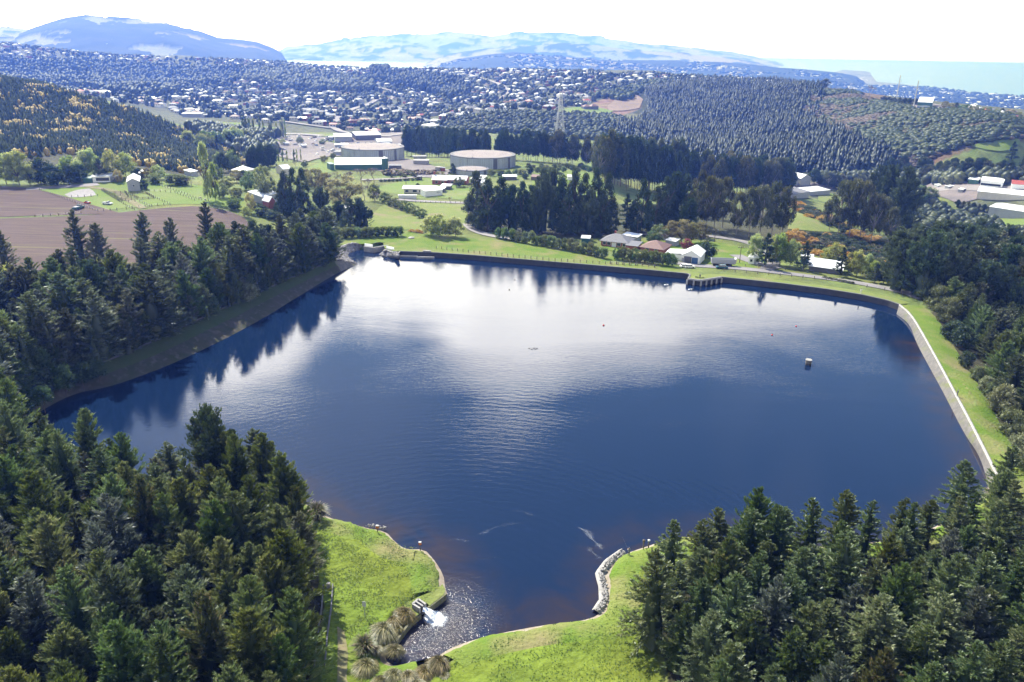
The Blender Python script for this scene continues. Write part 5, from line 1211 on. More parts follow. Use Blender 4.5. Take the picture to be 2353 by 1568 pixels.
for pts, w, pk in [([(1292, 1203), (1330, 1212), (1352, 1224), (1362, 1242), (1385, 1262), (1400, 1284)], 1.1, .66), ([(1340, 1248), (1358, 1265), (1372, 1280), (1396, 1296)], 1.4, .6), ([(1050, 1215), (1100, 1232), (1130, 1214), (1165, 1205), (1215, 1200), (1240, 1222)], .9, .55), ([(1000, 1255), (1040, 1238), (1068, 1242), (1100, 1256)], .8, .55), ([(1150, 1182), (1190, 1172), (1228, 1186), (1240, 1200)], .9, .55), ([(1260, 1300), (1310, 1296), (1345, 1312)], .8, .5), ([(1080, 1290), (1130, 1280), (1180, 1284)], .8, .5)]:
    foam_line('foam_wisp', pts, w, pk)
foam_patch('foam_shore', [(1385, 1310), (1400, 1296), (1440, 1272), (1460, 1268), (1420, 1300), (1398, 1330)], .65, .5, 1.0)
# pale rocks along the near south shore
sr = resample(A3([(1440, 1274), (1408, 1297), (1390, 1322), (1398, 1350), (1400, 1384), (1382, 1412)], 0.2), 0.5)
stones(offset(sr, -0.2) + np.array([0, 0, .25]), offset(sr, -1.1) + np.array([0, 0, .35]), 220, 'shore_rocks', None, .07, .2, 'concrete')
strip('shore_ledge', [setz(offset(sr, .2), -.2), setz(offset(sr, -.5), .3), setz(offset(sr, -1.2), .66), setz(offset(sr, -1.6), .3)], M_['concrete'], flip=True)
ws = resample(A3([(885, 1219), (860, 1214), (840, 1211)], 0.2), .5); stones(ws + np.array([0, 0, .05]), offset(ws, -.5) + np.array([0, 0, .3]), 30, 'shore_rocks_west', None, .08, .2, 'concrete')
for o in COL.objects:
    if o.name.startswith('shore_rocks'): tag(o, kind='stuff')
# drain beside the near left wood
dr = A3([(754, 1345), (750, 1400), (742, 1450), (734, 1530)], 1.6)
e = ob('drain_channel', None); tag(e, 'dark concrete drain running along the foot of the near left wood', 'drain')
for s_ in (-.7, .7): wall_line('channel_side', offset(resample(dr, 2), s_), 0.6, 1.85, .18, M_['dgrey'], parent=e)
wall_line('channel_head', [atz(751, 1342, 2), atz(758, 1343, 2)], .6, 2.2, .5, M_['concrete'], parent=e)

# intake tower
p = atz(1857, 838, 0)
e = ob('intake_tower', None, None, p, 0, .5); tag(e, 'squat round concrete tower standing alone in the water', 'tower')
MB().lathe([(1.55, -1.5), (1.55, .9)], 28).ob('tower_base', M_['wallface'], e); MB().lathe([(1.6, .9), (1.6, 2.7)], 28).ob('tower_shaft', M_['apron'], e); MB().lathe([(1.7, 2.7), (1.7, 2.9), (.1, 3.0)], 28).ob('tower_cap', M_['concrete'], e)
mb = MB(); [mb.tube((1.2 * math.cos(a), 1.2 * math.sin(a), 2.9), (1.2 * math.cos(a), 1.2 * math.sin(a), 3.5), .05) for a in (2.2, 2.8)]; mb.tube((1.2 * math.cos(2.2), 1.2 * math.sin(2.2), 3.5), (1.2 * math.cos(2.8), 1.2 * math.sin(2.8), 3.5), .05); mb.ob('hand_rail', M_['steel'], e)
# buoys
for u, v, m, lb_, s in [(1387, 748, 'red', 'red ball buoy in the pale middle of the reservoir', .5), (1829.5, 750, 'red', 'upper of two small red buoys near the east side', .42), (1774, 770, 'red', 'lower left of two small red buoys near the east side', .42), (1183, 643, 'mud', 'brownish buoy nearest the long wall', .4), (1170.5, 666, 'mud', 'brownish buoy below the other one near the long wall', .42)]:
    b = ob('buoy', None, None, atz(u, v, .05), 0, .62); tag(b, lb_, 'buoy')
    MB().lathe([(s * .5, -s * .6), (s * .95, -s * .2), (s, .1 * s), (s * .8, s * .6), (s * .3, s * .92), (.02, s)], 14).ob('float', M_[m], b, smooth=True); MB().tube((0, 0, s * .9), (0, 0, s * 1.35), .06).ob('ring', M_['dgrey'], b)
for u, v, lb_ in [(1530.5, 656, 'left one of two pale moored floats off the jetty'), (1585.5, 666.5, 'right one of two pale moored floats off the jetty')]:
    b = ob('moored_float', None, None, atz(u, v, 0), R(20), .55); tag(b, lb_, 'float')
    mb = MB(); prof = [(-1.5, .1), (-1.35, .5), (-.6, .62), (.6, .62), (1.3, .5), (1.7, .12)]
    for (x0, w0), (x1, w1) in zip(prof[:-1], prof[1:]):
        mb.add([(x0, -w0, .55), (x1, -w1, .55), (x1, w1, .55), (x0, w0, .55), (x0, -w0 * .7, -.2), (x1, -w1 * .7, -.2), (x1, w1 * .7, -.2), (x0, w0 * .7, -.2)], [(0, 1, 2, 3), (0, 4, 5, 1), (3, 2, 6, 7)])
    mb.ob('hull', M_['white'], b); MB().box(-.5, .6, -.35, .35, .55, .8).ob('deck_box', M_['greyw'], b)
for i, (u, v) in enumerate([(1216, 801), (1222, 803), (1227, 800.5), (1230, 803), (1234, 801.5)]):
    d_ = ob('duck', None, None, atz(u, v, 0), random.uniform(-.4, .4), .6); tag(d_, 'small dark duck on the water, %s from the left of five' % ORD[i], 'duck', 'ducks on the reservoir')
    MB().lathe([(.02, -.05), (.16, .0), (.2, .1), (.12, .2), (.02, .22)], 10).ob('body', M_['duck'], d_).scale = (2.2, 1, 1); MB().tube((.28, 0, .12), (.38, 0, .36), .06, .05).tube((.36, 0, .36), (.55, 0, .34), .07, .02).ob('head', M_['duck'], d_)

# sign on a post
p = atz(838.7, 1418.5, 1.2)
e = ob('notice_sign', None, None, p, R(-14)); tag(e, 'grey-white notice board on a thin post beside the grass path', 'sign')
MB().tube((0, 0, -.3), (0, 0, 2.5), .045, n=8).ob('post', M_['steel'], e); MB().box(-.3, .3, -.055, -.03, 1.95, 2.85).ob('board', M_['cloth3'], e)
mb = MB(); [mb.box(-.22, .2 - .06 * (k % 2), -.062, -.056, 2.66 - .13 * k, 2.70 - .13 * k) for k in range(5)]; mb.ob('lettering', M_['greyw'], e)
# shore markers
for u, v, lb_ in [(867.5, 1224.5, 'orange and white lifebuoy post on the grass edge, left one'), (965.5, 1263, 'orange and white lifebuoy post at the corner of the grass point')]:
    e = ob('lifebuoy_post', None, None, atz(u, v, .9)); tag(e, lb_, 'lifebuoy post')
    MB().box(-.06, .06, -.06, .06, -.3, 1.5).ob('post', M_['wood'], e); MB().box(-.25, .25, -.1, .1, .95, 1.35).ob('ring_box', M_['orange'], e); MB().box(-.22, .22, -.12, .12, 1.36, 1.52).ob('cap', M_['white'], e)
for u, v, s, m, lb_ in [(1478.5, 1257, 1.2, 'wood', 'dark timber post on the south shore right of the angler'), (1490, 1258, 1.3, 'cloth3', 'pale headed post on the south shore beside the timber post')]:
    e = ob('shore_post', None, None, atz(u, v, .7)); tag(e, lb_, 'post'); MB().box(-.1, .1, -.1, .1, -.3, s).ob('shaft', M_['wood'], e); MB().lathe([(.2, s - .1), (.24, s + .15), (.05, s + .3)], 10).ob('head', M_[m], e)

# ---------------------------------------------------------------- people
def person(p, face, label, top='cloth1', legs='cloth1', pose='stand', rod=False, hair='dgrey', name='person'):
    me = bpy.data.meshes.new('person_body'); 
    sw = .09
    J = {'pel': (0, 0, .95), 'sp': (0, 0, 1.2), 'ch': (0, .01, 1.38), 'nk': (0, 0, 1.5), 'hd': (0, .02, 1.62), 'ht': (0, .03, 1.72),
         'hl': (-.1, 0, .9), 'kl': (-.12, .03, .5), 'al': (-.13, 0, .08), 'tl': (-.14, .15, .04), 'hr': (.1, 0, .9), 'kr': (.12, .05, .5), 'ar': (.14, .02, .08), 'tr': (.15, .17, .04),
         'sl': (-.19, 0, 1.42), 'el': (-.26, .02, 1.15), 'wl': (-.24, .16, .93), 'fl': (-.23, .22, .86), 'sr': (.19, 0, 1.42), 'er': (.27, .04, 1.16), 'wr': (.22, .2, 1.0), 'fr': (.2, .28, .96)}
    if pose == 'fish': J.update({'er': (.24, .2, 1.22), 'wr': (.1, .42, 1.24), 'fr': (.07, .48, 1.25), 'el': (-.24, .18, 1.2), 'wl': (-.06, .4, 1.18), 'fl': (-.02, .46, 1.19)})
    ks = list(J); E = [('pel', 'sp'), ('sp', 'ch'), ('ch', 'nk'), ('nk', 'hd'), ('hd', 'ht'), ('pel', 'hl'), ('hl', 'kl'), ('kl', 'al'), ('al', 'tl'), ('pel', 'hr'), ('hr', 'kr'), ('kr', 'ar'), ('ar', 'tr'), ('ch', 'sl'), ('sl', 'el'), ('el', 'wl'), ('wl', 'fl'), ('ch', 'sr'), ('sr', 'er'), ('er', 'wr'), ('wr', 'fr')]
    rad = dict(pel=.15, sp=.14, ch=.15, nk=.06, hd=.1, ht=.08, hl=.1, kl=.065, al=.045, tl=.04, hr=.1, kr=.065, ar=.045, tr=.04, sl=.07, el=.045, wl=.035, fl=.035, sr=.07, er=.045, wr=.035, fr=.035)
    me.from_pydata([J[k] for k in ks], [(ks.index(a), ks.index(b)) for a, b in E], [])
    tmp = bpy.data.objects.new('tmp', me); COL.objects.link(tmp)
    md = tmp.modifiers.new('s', 'SKIN'); tmp.modifiers.new('u', 'SUBSURF').levels = 1
    for i, k in enumerate(ks): me.skin_vertices[0].data[i].radius = (rad[k], rad[k])
    me.skin_vertices[0].data[0].use_root = True
    dg = bpy.context.evaluated_depsgraph_get(); ev = tmp.evaluated_get(dg); m2 = bpy.data.meshes.new_from_object(ev); bpy.data.objects.remove(tmp)
    for m in (M_[legs], M_[top], M_['skin']): m2.materials.append(m)
    for pl in m2.polygons:
        c = pl.center; pl.material_index = 2 if (c.z > 1.5 or (abs(c.y) > .19 and .8 < c.z < 1.3 and pose != 'fish') or (c.y > .36 and c.z > .8)) else (0 if c.z < .98 else 1); pl.use_smooth = True
    e = ob(name, None, None, p, face); tag(e, label, 'person')
    m2.name = 'body'; ob('body', m2, e)
    MB().lathe([(.115, 1.66), (.12, 1.72), (.09, 1.79), (.02, 1.82)], 12, (0, .02)).ob('hair', M_[hair], e, smooth=True)
    mb = MB()
    for s in (-1, 1): mb.box(s * .04 - .012, s * .04 + .012, .115, .13, 1.64, 1.66)
    mb.box(-.012, .012, .12, .145, 1.6, 1.64); mb.box(-.03, .03, .115, .125, 1.565, 1.578); mb.ob('face', M_['dgrey'], e)
    mb = MB()
    for w in ('fl', 'fr'):
        q = J[w]; dx = (Vector(q) - Vector(J['w' + w[1]])).normalized()
        for k in range(4): mb.tube(q, Vector(q) + dx * .09 + Vector(((k - 1.5) * .02, 0, -.02)), .012, .009, 5)
        mb.tube(q, Vector(q) + Vector((.05 if w == 'fl' else -.05, .02, .03)), .012, .01, 5)
    mb.ob('fingers', M_['skin'], e)
    if rod:
        r_ = ob('fishing_rod', None, None, p, face); tag(r_, 'thin fishing rod held by the ' + rod, 'fishing rod'); MB().tube((.03, .45, 1.15), (.0, 2.6, 2.2), .018, .006, 5).ob('rod', M_['dgrey'], r_)
    return e
person(atz(1444.5, 1279, .62), R(20), 'angler in dark clothes on the pale rocks of the south shore', 'cloth2', 'cloth1', 'fish', rod='angler on the south shore rocks')
person(atz(2199, 911, 2.12), R(70), 'person in dark clothes walking on the east parapet', 'cloth1', 'dgrey', 'stand')
person(atz(1608, 640.5, 2.05), R(180), 'person in black standing at the angle of the jetty', 'cloth1', 'black', 'stand')
person(atz(1504, 616.5, 2.0), R(160), 'person in dark clothes on the grass behind the long wall', 'dgrey', 'black', 'stand')
person(atz(1977.5, 674.5, 2.0), R(190), 'person in white standing near the curve of the wall', 'cloth3', 'cloth3', 'fish')
# ---------------------------------------------------------------- buildings
def bld(name, label, cat, A, B, W, H, rh, roof='gablex', wall='white', rf='roofw', win=(), doors=(), eave=0.35, group=None, rmin=30, extra=None, base=0.0, p3=None):
    """A, B: front foot corners in the picture; W depth; local x along the front, y to the back"""
    a = at(*A, rmin=rmin); b = at(*B, rmin=rmin)
    L = float(np.hypot(*(b - a)[:2])); rot = math.atan2(b[1] - a[1], b[0] - a[0]); c = (a + b) / 2
    zb = min(a[2], b[2]) + base; zt_ = float(T(c[0] - math.sin(rot) * W, c[1] + math.cos(rot) * W)); zb = min(zb, zt_ + 1.5)
    e = ob(name, None, None, (c[0], c[1], zb), rot); tag(e, label, cat, group)
    h = L / 2; x0, x1, y0, y1 = -h, h, 0.0, float(W); g = eave
    mb = MB(); mb.box(x0, x1, y0, y1, -2.0, H)
    if roof == 'gablex': mb.add([(x0, y0, H), (x0, y1, H), (x0, W / 2, H + rh)], [(0, 2, 1)]).add([(x1, y0, H), (x1, y1, H), (x1, W / 2, H + rh)], [(0, 1, 2)])
    if roof == 'gabley': mb.add([(x0, y0, H), (x1, y0, H), (0, y0, H + rh)], [(0, 1, 2)]).add([(x0, y1, H), (x1, y1, H), (0, y1, H + rh)], [(0, 2, 1)])
    if roof == 'shed': mb.add([(x0, y0, H), (x1, y0, H), (x1, y1, H), (x0, y1, H), (x1, y1, H + rh), (x0, y1, H + rh)], [(1, 2, 4), (0, 5, 3), (3, 5, 4, 2)])
    mb.ob('wall', M_[wall], e)
    r = MB(); t = 0.14
    def slab(v): n = len(v); r.add(v + [(p[0], p[1], p[2] + t) for p in v], [tuple(range(n - 1, -1, -1)), tuple(range(n, 2 * n))] + [(i, (i + 1) % n, n + (i + 1) % n, n + i) for i in range(n)])
    k = rh / (W / 2) * g if W else 0
    if roof == 'gablex':
        slab([(x0 - g, y0 - g, H - k), (x1 + g, y0 - g, H - k), (x1 + g, W / 2, H + rh), (x0 - g, W / 2, H + rh)]); slab([(x0 - g, W / 2, H + rh), (x1 + g, W / 2, H + rh), (x1 + g, y1 + g, H - k), (x0 - g, y1 + g, H - k)])
    elif roof == 'gabley':
        k = rh / h * g
        slab([(x0 - g, y0 - g, H - k), (0, y0 - g, H + rh), (0, y1 + g, H + rh), (x0 - g, y1 + g, H - k)]); slab([(0, y0 - g, H + rh), (x1 + g, y0 - g, H - k), (x1 + g, y1 + g, H - k), (0, y1 + g, H + rh)])
    elif roof == 'hip':
        q = min(h, W / 2); rx = h - q
        slab([(x0 - g, y0 - g, H - k), (x1 + g, y0 - g, H - k), (rx, W / 2, H + rh), (-rx, W / 2, H + rh)]); slab([(x1 + g, y1 + g, H - k), (x0 - g, y1 + g, H - k), (-rx, W / 2, H + rh), (rx, W / 2, H + rh)])
        slab([(x1 + g, y0 - g, H - k), (x1 + g, y1 + g, H - k), (rx, W / 2, H + rh)]); slab([(x0 - g, y1 + g, H - k), (x0 - g, y0 - g, H - k), (-rx, W / 2, H + rh)])
    elif roof == 'shed': slab([(x0 - g, y0 - g, H), (x1 + g, y0 - g, H), (x1 + g, y1 + g, H + rh), (x0 - g, y1 + g, H + rh)])
    else: slab([(x0 - g, y0 - g, H), (x1 + g, y0 - g, H), (x1 + g, y1 + g, H), (x0 - g, y1 + g, H)])
    ro = r.ob('roof', M_[rf], e)
    for (x, z, w, hh) in win:
        f = MB().box(x * h - w / 2 - .08, x * h + w / 2 + .08, -.06, -.002, z - .08, z + hh + .08).ob('window', M_['white'], e); MB().box(x * h - w / 2, x * h + w / 2, -.08, -.06, z, z + hh).ob('pane', M_['glass'], f)
    for (x, w, hh, m) in doors: MB().box(x * h - w / 2, x * h + w / 2, -.07, -.002, 0, hh).ob('door', M_[m], e)
    if extra: extra(e, h, W, H, rh)
    return e
def brick_extra(e, h, W, H, rh):
    MB().box(h + .01, h + 5.0, -2.5, 4.5, -1.5, 2.2).ob('side_room', M_['brick'], e); MB().add([(h - .3, -3, 2.2), (h + 5.4, -3, 2.2), (h + 5.4, 5, 2.6), (h - .3, 5, 2.6), (h - .3, -3, 2.34), (h + 5.4, -3, 2.34), (h + 5.4, 5, 2.74), (h - .3, 5, 2.74)], [(0, 3, 2, 1), (4, 5, 6, 7), (0, 1, 5, 4), (1, 2, 6, 5), (3, 0, 4, 7), (2, 3, 7, 6)]).ob('veranda_roof', M_['roofg'], e)
    MB().box(-h * .3, -h * .3 + .7, W * .6, W * .6 + .7, H, H + rh + .9).ob('chimney', M_['brick'], e)
bld('brick_house', 'low red brick house with a grey hipped tile roof behind the hedge', 'house', (1381, 564), (1441, 572.5), 9.5, 2.7, 2.3, 'hip', 'brick', 'roofg', win=((-.75, .9, 1.3, 1.2), (-.4, .9, 1.5, 1.2), (.35, .9, 1.6, 1.2), (.75, .9, 1.2, 1.2)), doors=((-.02, 1.9, 2.1, 'white'),), extra=brick_extra, eave=.7)
bld('brown_roof_house', 'low house with a brown hipped tile roof beside the brick house', 'house', (1472, 578), (1522, 586), 10, 2.4, 2.2, 'hip', 'brick', 'roofb', win=((-.4, .8, 1.4, 1.1), (.4, .8, 1.4, 1.1)), eave=.7)
def garage_extra(e, h, W, H, rh):
    MB().box(-h - 7, -h - .02, 3, W - 1, -1, 2.3).ob('lean_to', M_['white'], e); MB().add([(-h - 7.4, 2.6, 2.3), (-h, 2.6, 2.9), (-h, W - .6, 2.9), (-h - 7.4, W - .6, 2.3), (-h - 7.4, 2.6, 2.44), (-h, 2.6, 3.04), (-h, W - .6, 3.04), (-h - 7.4, W - .6, 2.44)], [(0, 3, 2, 1), (4, 5, 6, 7), (0, 1, 5, 4), (2, 3, 7, 6), (3, 0, 4, 7)]).ob('lean_to_roof', M_['roofw'], e)
bld('garage', 'white gabled garage with a dark blue door and an open bay beside the shore road', 'garage', (1566, 603), (1607, 608), 11, 3.1, 2.0, 'gabley', 'white', 'roofw', doors=((.45, 2.4, 2.5, 'blue'), (-.35, 3.0, 2.7, 'dgrey'), (-.85, 1.2, 1.9, 'greyw')), extra=garage_extra)
bld('garden_shed', 'small pale garden shed left of the red maple', 'shed', (1529, 563), (1551, 567), 4, 2.2, .5, 'shed', 'greyw', 'roofw')
bld('long_shed', 'long white-roofed shed behind the brick house', 'shed', (1430, 553), (1463, 559), 4, 2.6, .6, 'shed', 'greyw', 'roofw')
bld('teal_shed', 'small teal shed at the left end of the lodge lawn', 'shed', (1336, 558), (1354, 560), 3.5, 2.2, .4, 'shed', 'teal', 'roofw')
bld('kiosk', 'small white pump house with a pale hipped roof beside the layered fir', 'hut', (1719, 607), (1740, 609.5), 4.5, 3.0, 1.3, 'hip', 'white', 'roofw', doors=((.5, 1.0, 2.1, 'greyw'),), win=((-.4, 1.1, .9, 1.0),))
bld('pale_roof_house', 'long house under a wide pale grey roof below the gorse slope', 'house', (1858, 622), (1931, 632), 8.5, 2.4, 1.9, 'gablex', 'dgrey', 'roofw', eave=.9)
bld('back_cottage', 'small pale-roofed cottage half hidden behind the layered firs', 'house', (1840, 607), (1866, 610), 6, 2.6, 1.2, 'gablex', 'greenw', 'roofw')
# tanks
def tank(u, vb, half, Hh, label, nrib):
    p = at(u, vb); d0 = proj([p])[0][2]; Rr = half / (F - half) * d0 * 1.0
    dv = norm(np.r_[p[:2], 0]); c = p + dv * Rr; z = p[2] - .3
    e = ob('water_tank', None, None, (c[0], c[1], z)); tag(e, label, 'tank')
    MB().lathe([(Rr, -2), (Rr, Hh)], 96).ob('wall', M_['tankw'], e, smooth=False); MB().lathe([(Rr + .35, Hh), (Rr + .35, Hh + .45), (Rr - .6, Hh + .5)], 96).ob('rim', M_['dgrey'], e); MB().lathe([(Rr - .5, Hh + .46), (Rr * .5, Hh + .75), (.1, Hh + .85)], 96).ob('roof', M_['tankr'], e, smooth=True)
    rb = MB().box(-.16, .16, -.14, .14, 0, Hh).mesh('rib', M_['greyw'])
    for i in range(nrib):
        a = -PI / 2 + (i - nrib / 2 + .5) * (PI * 1.15 / nrib); ob('rib', rb, e, (Rr * 1.003 * math.cos(a), Rr * 1.003 * math.sin(a), 0), a)
    for k, a in enumerate((-1.15, -.62)): 
        o = MB().box(-.12, .12, -1.5 + k * .4, 1.5 - k * .4, 0, Hh * .98).ob('stair_bay', M_['dgrey'], e, (Rr * 1.006 * math.cos(a), Rr * 1.006 * math.sin(a), 0), a)
    for a, q in ((.3, .9), (2.0, .88), (4.4, .9)): MB().box(-.5, .5, -.5, .5, Hh + .5, Hh + 1.0).ob('hatch', M_['concrete'], e, (Rr * q * math.cos(a), Rr * q * math.sin(a), 0))
    return e
tank(858, 371.5, 70.4, 8.2, 'large round concrete tank, left of the two big ones', 56)
tank(1109.5, 389.5, 73.8, 7.6, 'large round concrete tank, right of the two big ones', 56)
tank(1085, 404.5, 37.4, 3.2, 'low small round tank in front of the right big tank', 30)
bld('filter_house', 'long building with a bright white roof and green walls before the left tank', 'building', (770, 390), (879, 390.5), 13, 3.6, 3.0, 'shed', 'greenw', 'roofw', eave=.5)
e = ob('green_silo', None, None, at(885, 391)); tag(e, 'pale green upright silo at the end of the filter house', 'silo'); MB().lathe([(2.2, 0), (2.2, 8)], 20).ob('drum', M_['greenw'], e); MB().lathe([(2.3, 8), (.2, 9)], 20).ob('lid', M_['roofw'], e)
bld('green_annex', 'dark green box annex at the left end of the filter house', 'building', (760, 392), (769, 392), 9, 4.2, 0, 'flat', 'greenw', 'roofgn')
bld('low_store', 'low dark store right of the green silo', 'shed', (894, 388.5), (922, 388.5), 4, 2.2, .3, 'shed', 'dgrey', 'roofg')
bld('valve_house', 'flat concrete valve house between the two big tanks, front one', 'building', (950, 378), (984, 379.5), 8, 3.0, 0, 'flat', 'concrete', 'concrete')
bld('valve_house', 'flat concrete valve house between the two big tanks, rear one', 'building', (951, 366.5), (980, 367.5), 6, 2.6, 0, 'flat', 'concrete', 'concrete')
bld('pump_hut', 'small concrete hut left of the dark cone tree', 'hut', (1000, 393), (1011, 394), 4, 2.6, 0, 'flat', 'concrete', 'concrete')
bld('pump_hut', 'small brown hut touching the dark cone tree', 'hut', (1014, 394.5), (1023, 394.5), 4, 2.4, 0, 'flat', 'brick', 'roofg')
# houses below the tanks
bld('brick_villa', 'brick house with a white gabled roof and a tall chimney, left wing', 'house', (993, 424), (1027, 425), 9, 2.9, 2.2, 'gablex', 'brick', 'roofw', win=((-.4, .9, 1.6, 1.2), (.4, .9, 1.6, 1.2)), extra=lambda e, h, W, H, rh: MB().box(-h - .1, -h + .9, W / 2, W / 2 + 1, H, H + rh + 2).ob('chimney', M_['brick'], e))
bld('brick_wing', 'long white-roofed brick wing right of the chimney house', 'house', (1029, 424.5), (1071, 425.5), 9, 3.0, 2.0, 'gablex', 'brick', 'roofw', win=((-.5, .9, 1.6, 1.2), (.1, .9, 1.6, 1.2), (.6, .9, 1.6, 1.2)))
bld('cream_villa', 'rambling cream house under a nearly flat white roof', 'house', (928, 445), (1000, 446.5), 10, 3.0, .9, 'gablex', 'cream', 'roofw', win=((-.8, .9, 1.8, 1.3), (-.3, .9, 2.4, 1.4), (.1, .9, 2.0, 1.4)), eave=.9)
def letters(e, h, W, H, rh):
    mb = MB(); x = h * .35
    for k in range(4):
        for (a, b, c, d) in (((0, .12, 0, .9), (.3, .42, 0, .9), (.0, .42, .8, .92)), ((0, .42, 0, .12), (0, .42, .8, .92), (.3, .42, .1, .8)), ((.15, .27, 0, .9),), ((0, .42, .4, .52), (.3, .42, 0, .9), (0, .12, .45, .9)))[k]:
            mb.box(x + k * .55 + a, x + k * .55 + b, -.05, -.01, 1.5 + c, 1.5 + d)
    mb.ob('wall_lettering', M_['dgrey'], e)
bld('white_garage', 'white block garage with dark lettering in front of the cream house', 'garage', (977, 453), (1017, 449.5), 6, 3.2, 1.0, 'shed', 'white', 'roofw', extra=letters)
bld('yard_wall', 'low white walled yard left of the block garage', 'wall', (916, 456.5), (957, 457.5), 1.0, 2.0, 0, 'flat', 'white', 'white')
bld('white_barn', 'white-roofed outbuilding right of the brick wing, upper one', 'building', (1081, 423.5), (1109, 424.5), 8, 3.0, 1.6, 'shed', 'cream', 'roofw')
bld('white_barn', 'white-roofed outbuilding right of the brick wing, lower one', 'building', (1088, 431), (1112, 432), 6, 3.0, 1.4, 'shed', 'cream', 'roofw')
bld('carport', 'open white carport between the cream house and the brick wing', 'carport', (1013, 436.5), (1034, 437), 6, 2.3, .2, 'shed', 'dgrey', 'roofw')
bld('carport', 'tiny pale shelter just below the open white carport', 'carport', (1004, 442.5), (1020, 443), 5, 2.3, .2, 'shed', 'dgrey', 'roofw')
bld('dark_stable', 'low dark stable with a pale roof right of the small tank', 'building', (1156, 415), (1187, 414), 5, 2.4, .4, 'shed', 'dgrey', 'roofw')
bld('brown_hut', 'low brown hut in the knoll paddock', 'hut', (1220, 415), (1243, 416), 6, 2.4, 1.0, 'gablex', 'wood', 'roofb')
bld('white_kennel', 'tiny white shelter on the knoll behind the pines', 'shelter', (1304, 414.5), (1315, 415), 4, 2.4, .8, 'gablex', 'white', 'roofw')
bld('field_hut', 'tiny dark hut on the lawn left of the chimney house', 'hut', (958, 414.5), (966, 415), 3, 2.2, .3, 'shed', 'dgrey', 'roofg')
# farm
bld('wool_shed', 'tall grey farm shed with a pale gabled roof beside the stock yards', 'barn', (295, 441), (323, 439), 17, 4.6, 1.5, 'gabley', 'greyw', 'roofw', win=((0, 2.2, .8, .8),), eave=.4, base=.2)
bld('farmhouse', 'low pale farmhouse with a flat light green roof beyond the farm drive', 'house', (214, 420), (254, 419), 7.5, 3.0, .5, 'shed', 'white', 'roofw', win=((-.3, .8, 2.6, 1.6), (.45, .8, 3.6, 1.6)), eave=.6)
bld('green_lean_to', 'green-roofed sheds at the left end of the farmhouse', 'shed', (192, 420.5), (212, 420.5), 6, 2.3, .5, 'shed', 'greenw', 'roofgn')
bld('dark_lean_to', 'small dark lean-to between farmhouse and wool shed', 'shed', (262, 419), (277, 419), 4, 2.3, .4, 'shed', 'dgrey', 'roofg')
bld('white_shed', 'small white-roofed shed left of the tall poplar', 'shed', (439, 405.5), (455, 405.5), 5, 3, .8, 'shed', 'greyw', 'roofw')
bld('white_shed', 'pale low roof between the shrubs right of the wool shed', 'shed', (313, 409), (331, 409), 6, 2.6, 1, 'gablex', 'cream', 'roofw')
bld('white_cottage', 'white-roofed cottage right of the tall poplar', 'house', (534, 402), (562, 405), 9, 3, 2, 'hip', 'cream', 'roofw')
bld('red_cottage', 'small red-walled cottage among trees below the green ash', 'house', (620, 480), (634, 480), 6, 4.0, 2.0, 'gabley', 'brick', 'roofw')
bld('glass_roof_house', 'grey house with stepped glassy roofs beside the red cottage', 'house', (603, 470), (640, 465), 8, 4.5, 2.0, 'shed', 'greyw', 'roofw')
bld('tree_hidden_house', 'pale roof glimpsed above the dark cypress clump', 'house', (652, 402), (670, 402), 8, 4, 2, 'gablex', 'cream', 'roofw')
bld('blue_tarp_shed', 'pale blue-grey shed glimpsed under the dark trees', 'shed', (771, 491), (787, 497), 4, 3.0, 1.0, 'shed', 'greyw', 'roofw')
# works beyond the tanks
for a, b, W, H, rh, rf_, wl, tp, lb_ in [((770, 328), (809, 327), 30, 6, 2, 'gablex', 'greyw', 'roofw', 'pale grey gabled warehouse at the left of the works'), ((818, 324), (876, 323), 36, 6, 2, 'gablex', 'dgrey', 'roofw', 'largest white-roofed warehouse in the works'), ((868, 335), (901, 336), 24, 5, 1.5, 'gablex', 'greyw', 'roofw', 'ribbed grey warehouse right in the works'), ((856, 342), (905, 340), 22, 3.5, 1, 'gablex', 'greyw', 'roofw', 'long low white roof just behind the left tank'), ((905, 345), (932, 343), 18, 3.5, 1, 'gablex', 'greyw', 'roofw', 'low white roof at the right shoulder of the left tank'), ((766, 358), (789, 359), 9, 3.5, .5, 'shed', 'greyw', 'roofg', 'grey shed touching the left side of the left tank'), ((770, 340), (800, 340), 8, 3, .5, 'shed', 'greyw', 'roofw', 'long low white shed in the works yard'), ((968.5, 301.5), (994, 301.5), 12, 8, .5, 'shed', 'white', 'roofw', 'three-storey white house above the pine belt'), ((1342, 252.5), (1358, 253), 12, 5, 3, 'hip', 'dgrey', 'roofb', 'brown hipped villa alone in a meadow, left wing'), ((1359, 253), (1375, 253.5), 10, 6, 3, 'hip', 'dgrey', 'roofb', 'brown hipped villa alone in a meadow, right wing'), ((418, 269), (462, 270), 14, 5, 1, 'shed', 'greyw', 'roofw', 'long white-roofed hall on the valley floor at the left')]:
    bld('warehouse' if H < 8 and 'villa' not in lb_ else 'large_house', lb_, 'building', a, b, W, H, rh, rf_ if rf_ in ('gablex', 'shed', 'hip') else 'gablex', wl, tp, rmin=520)
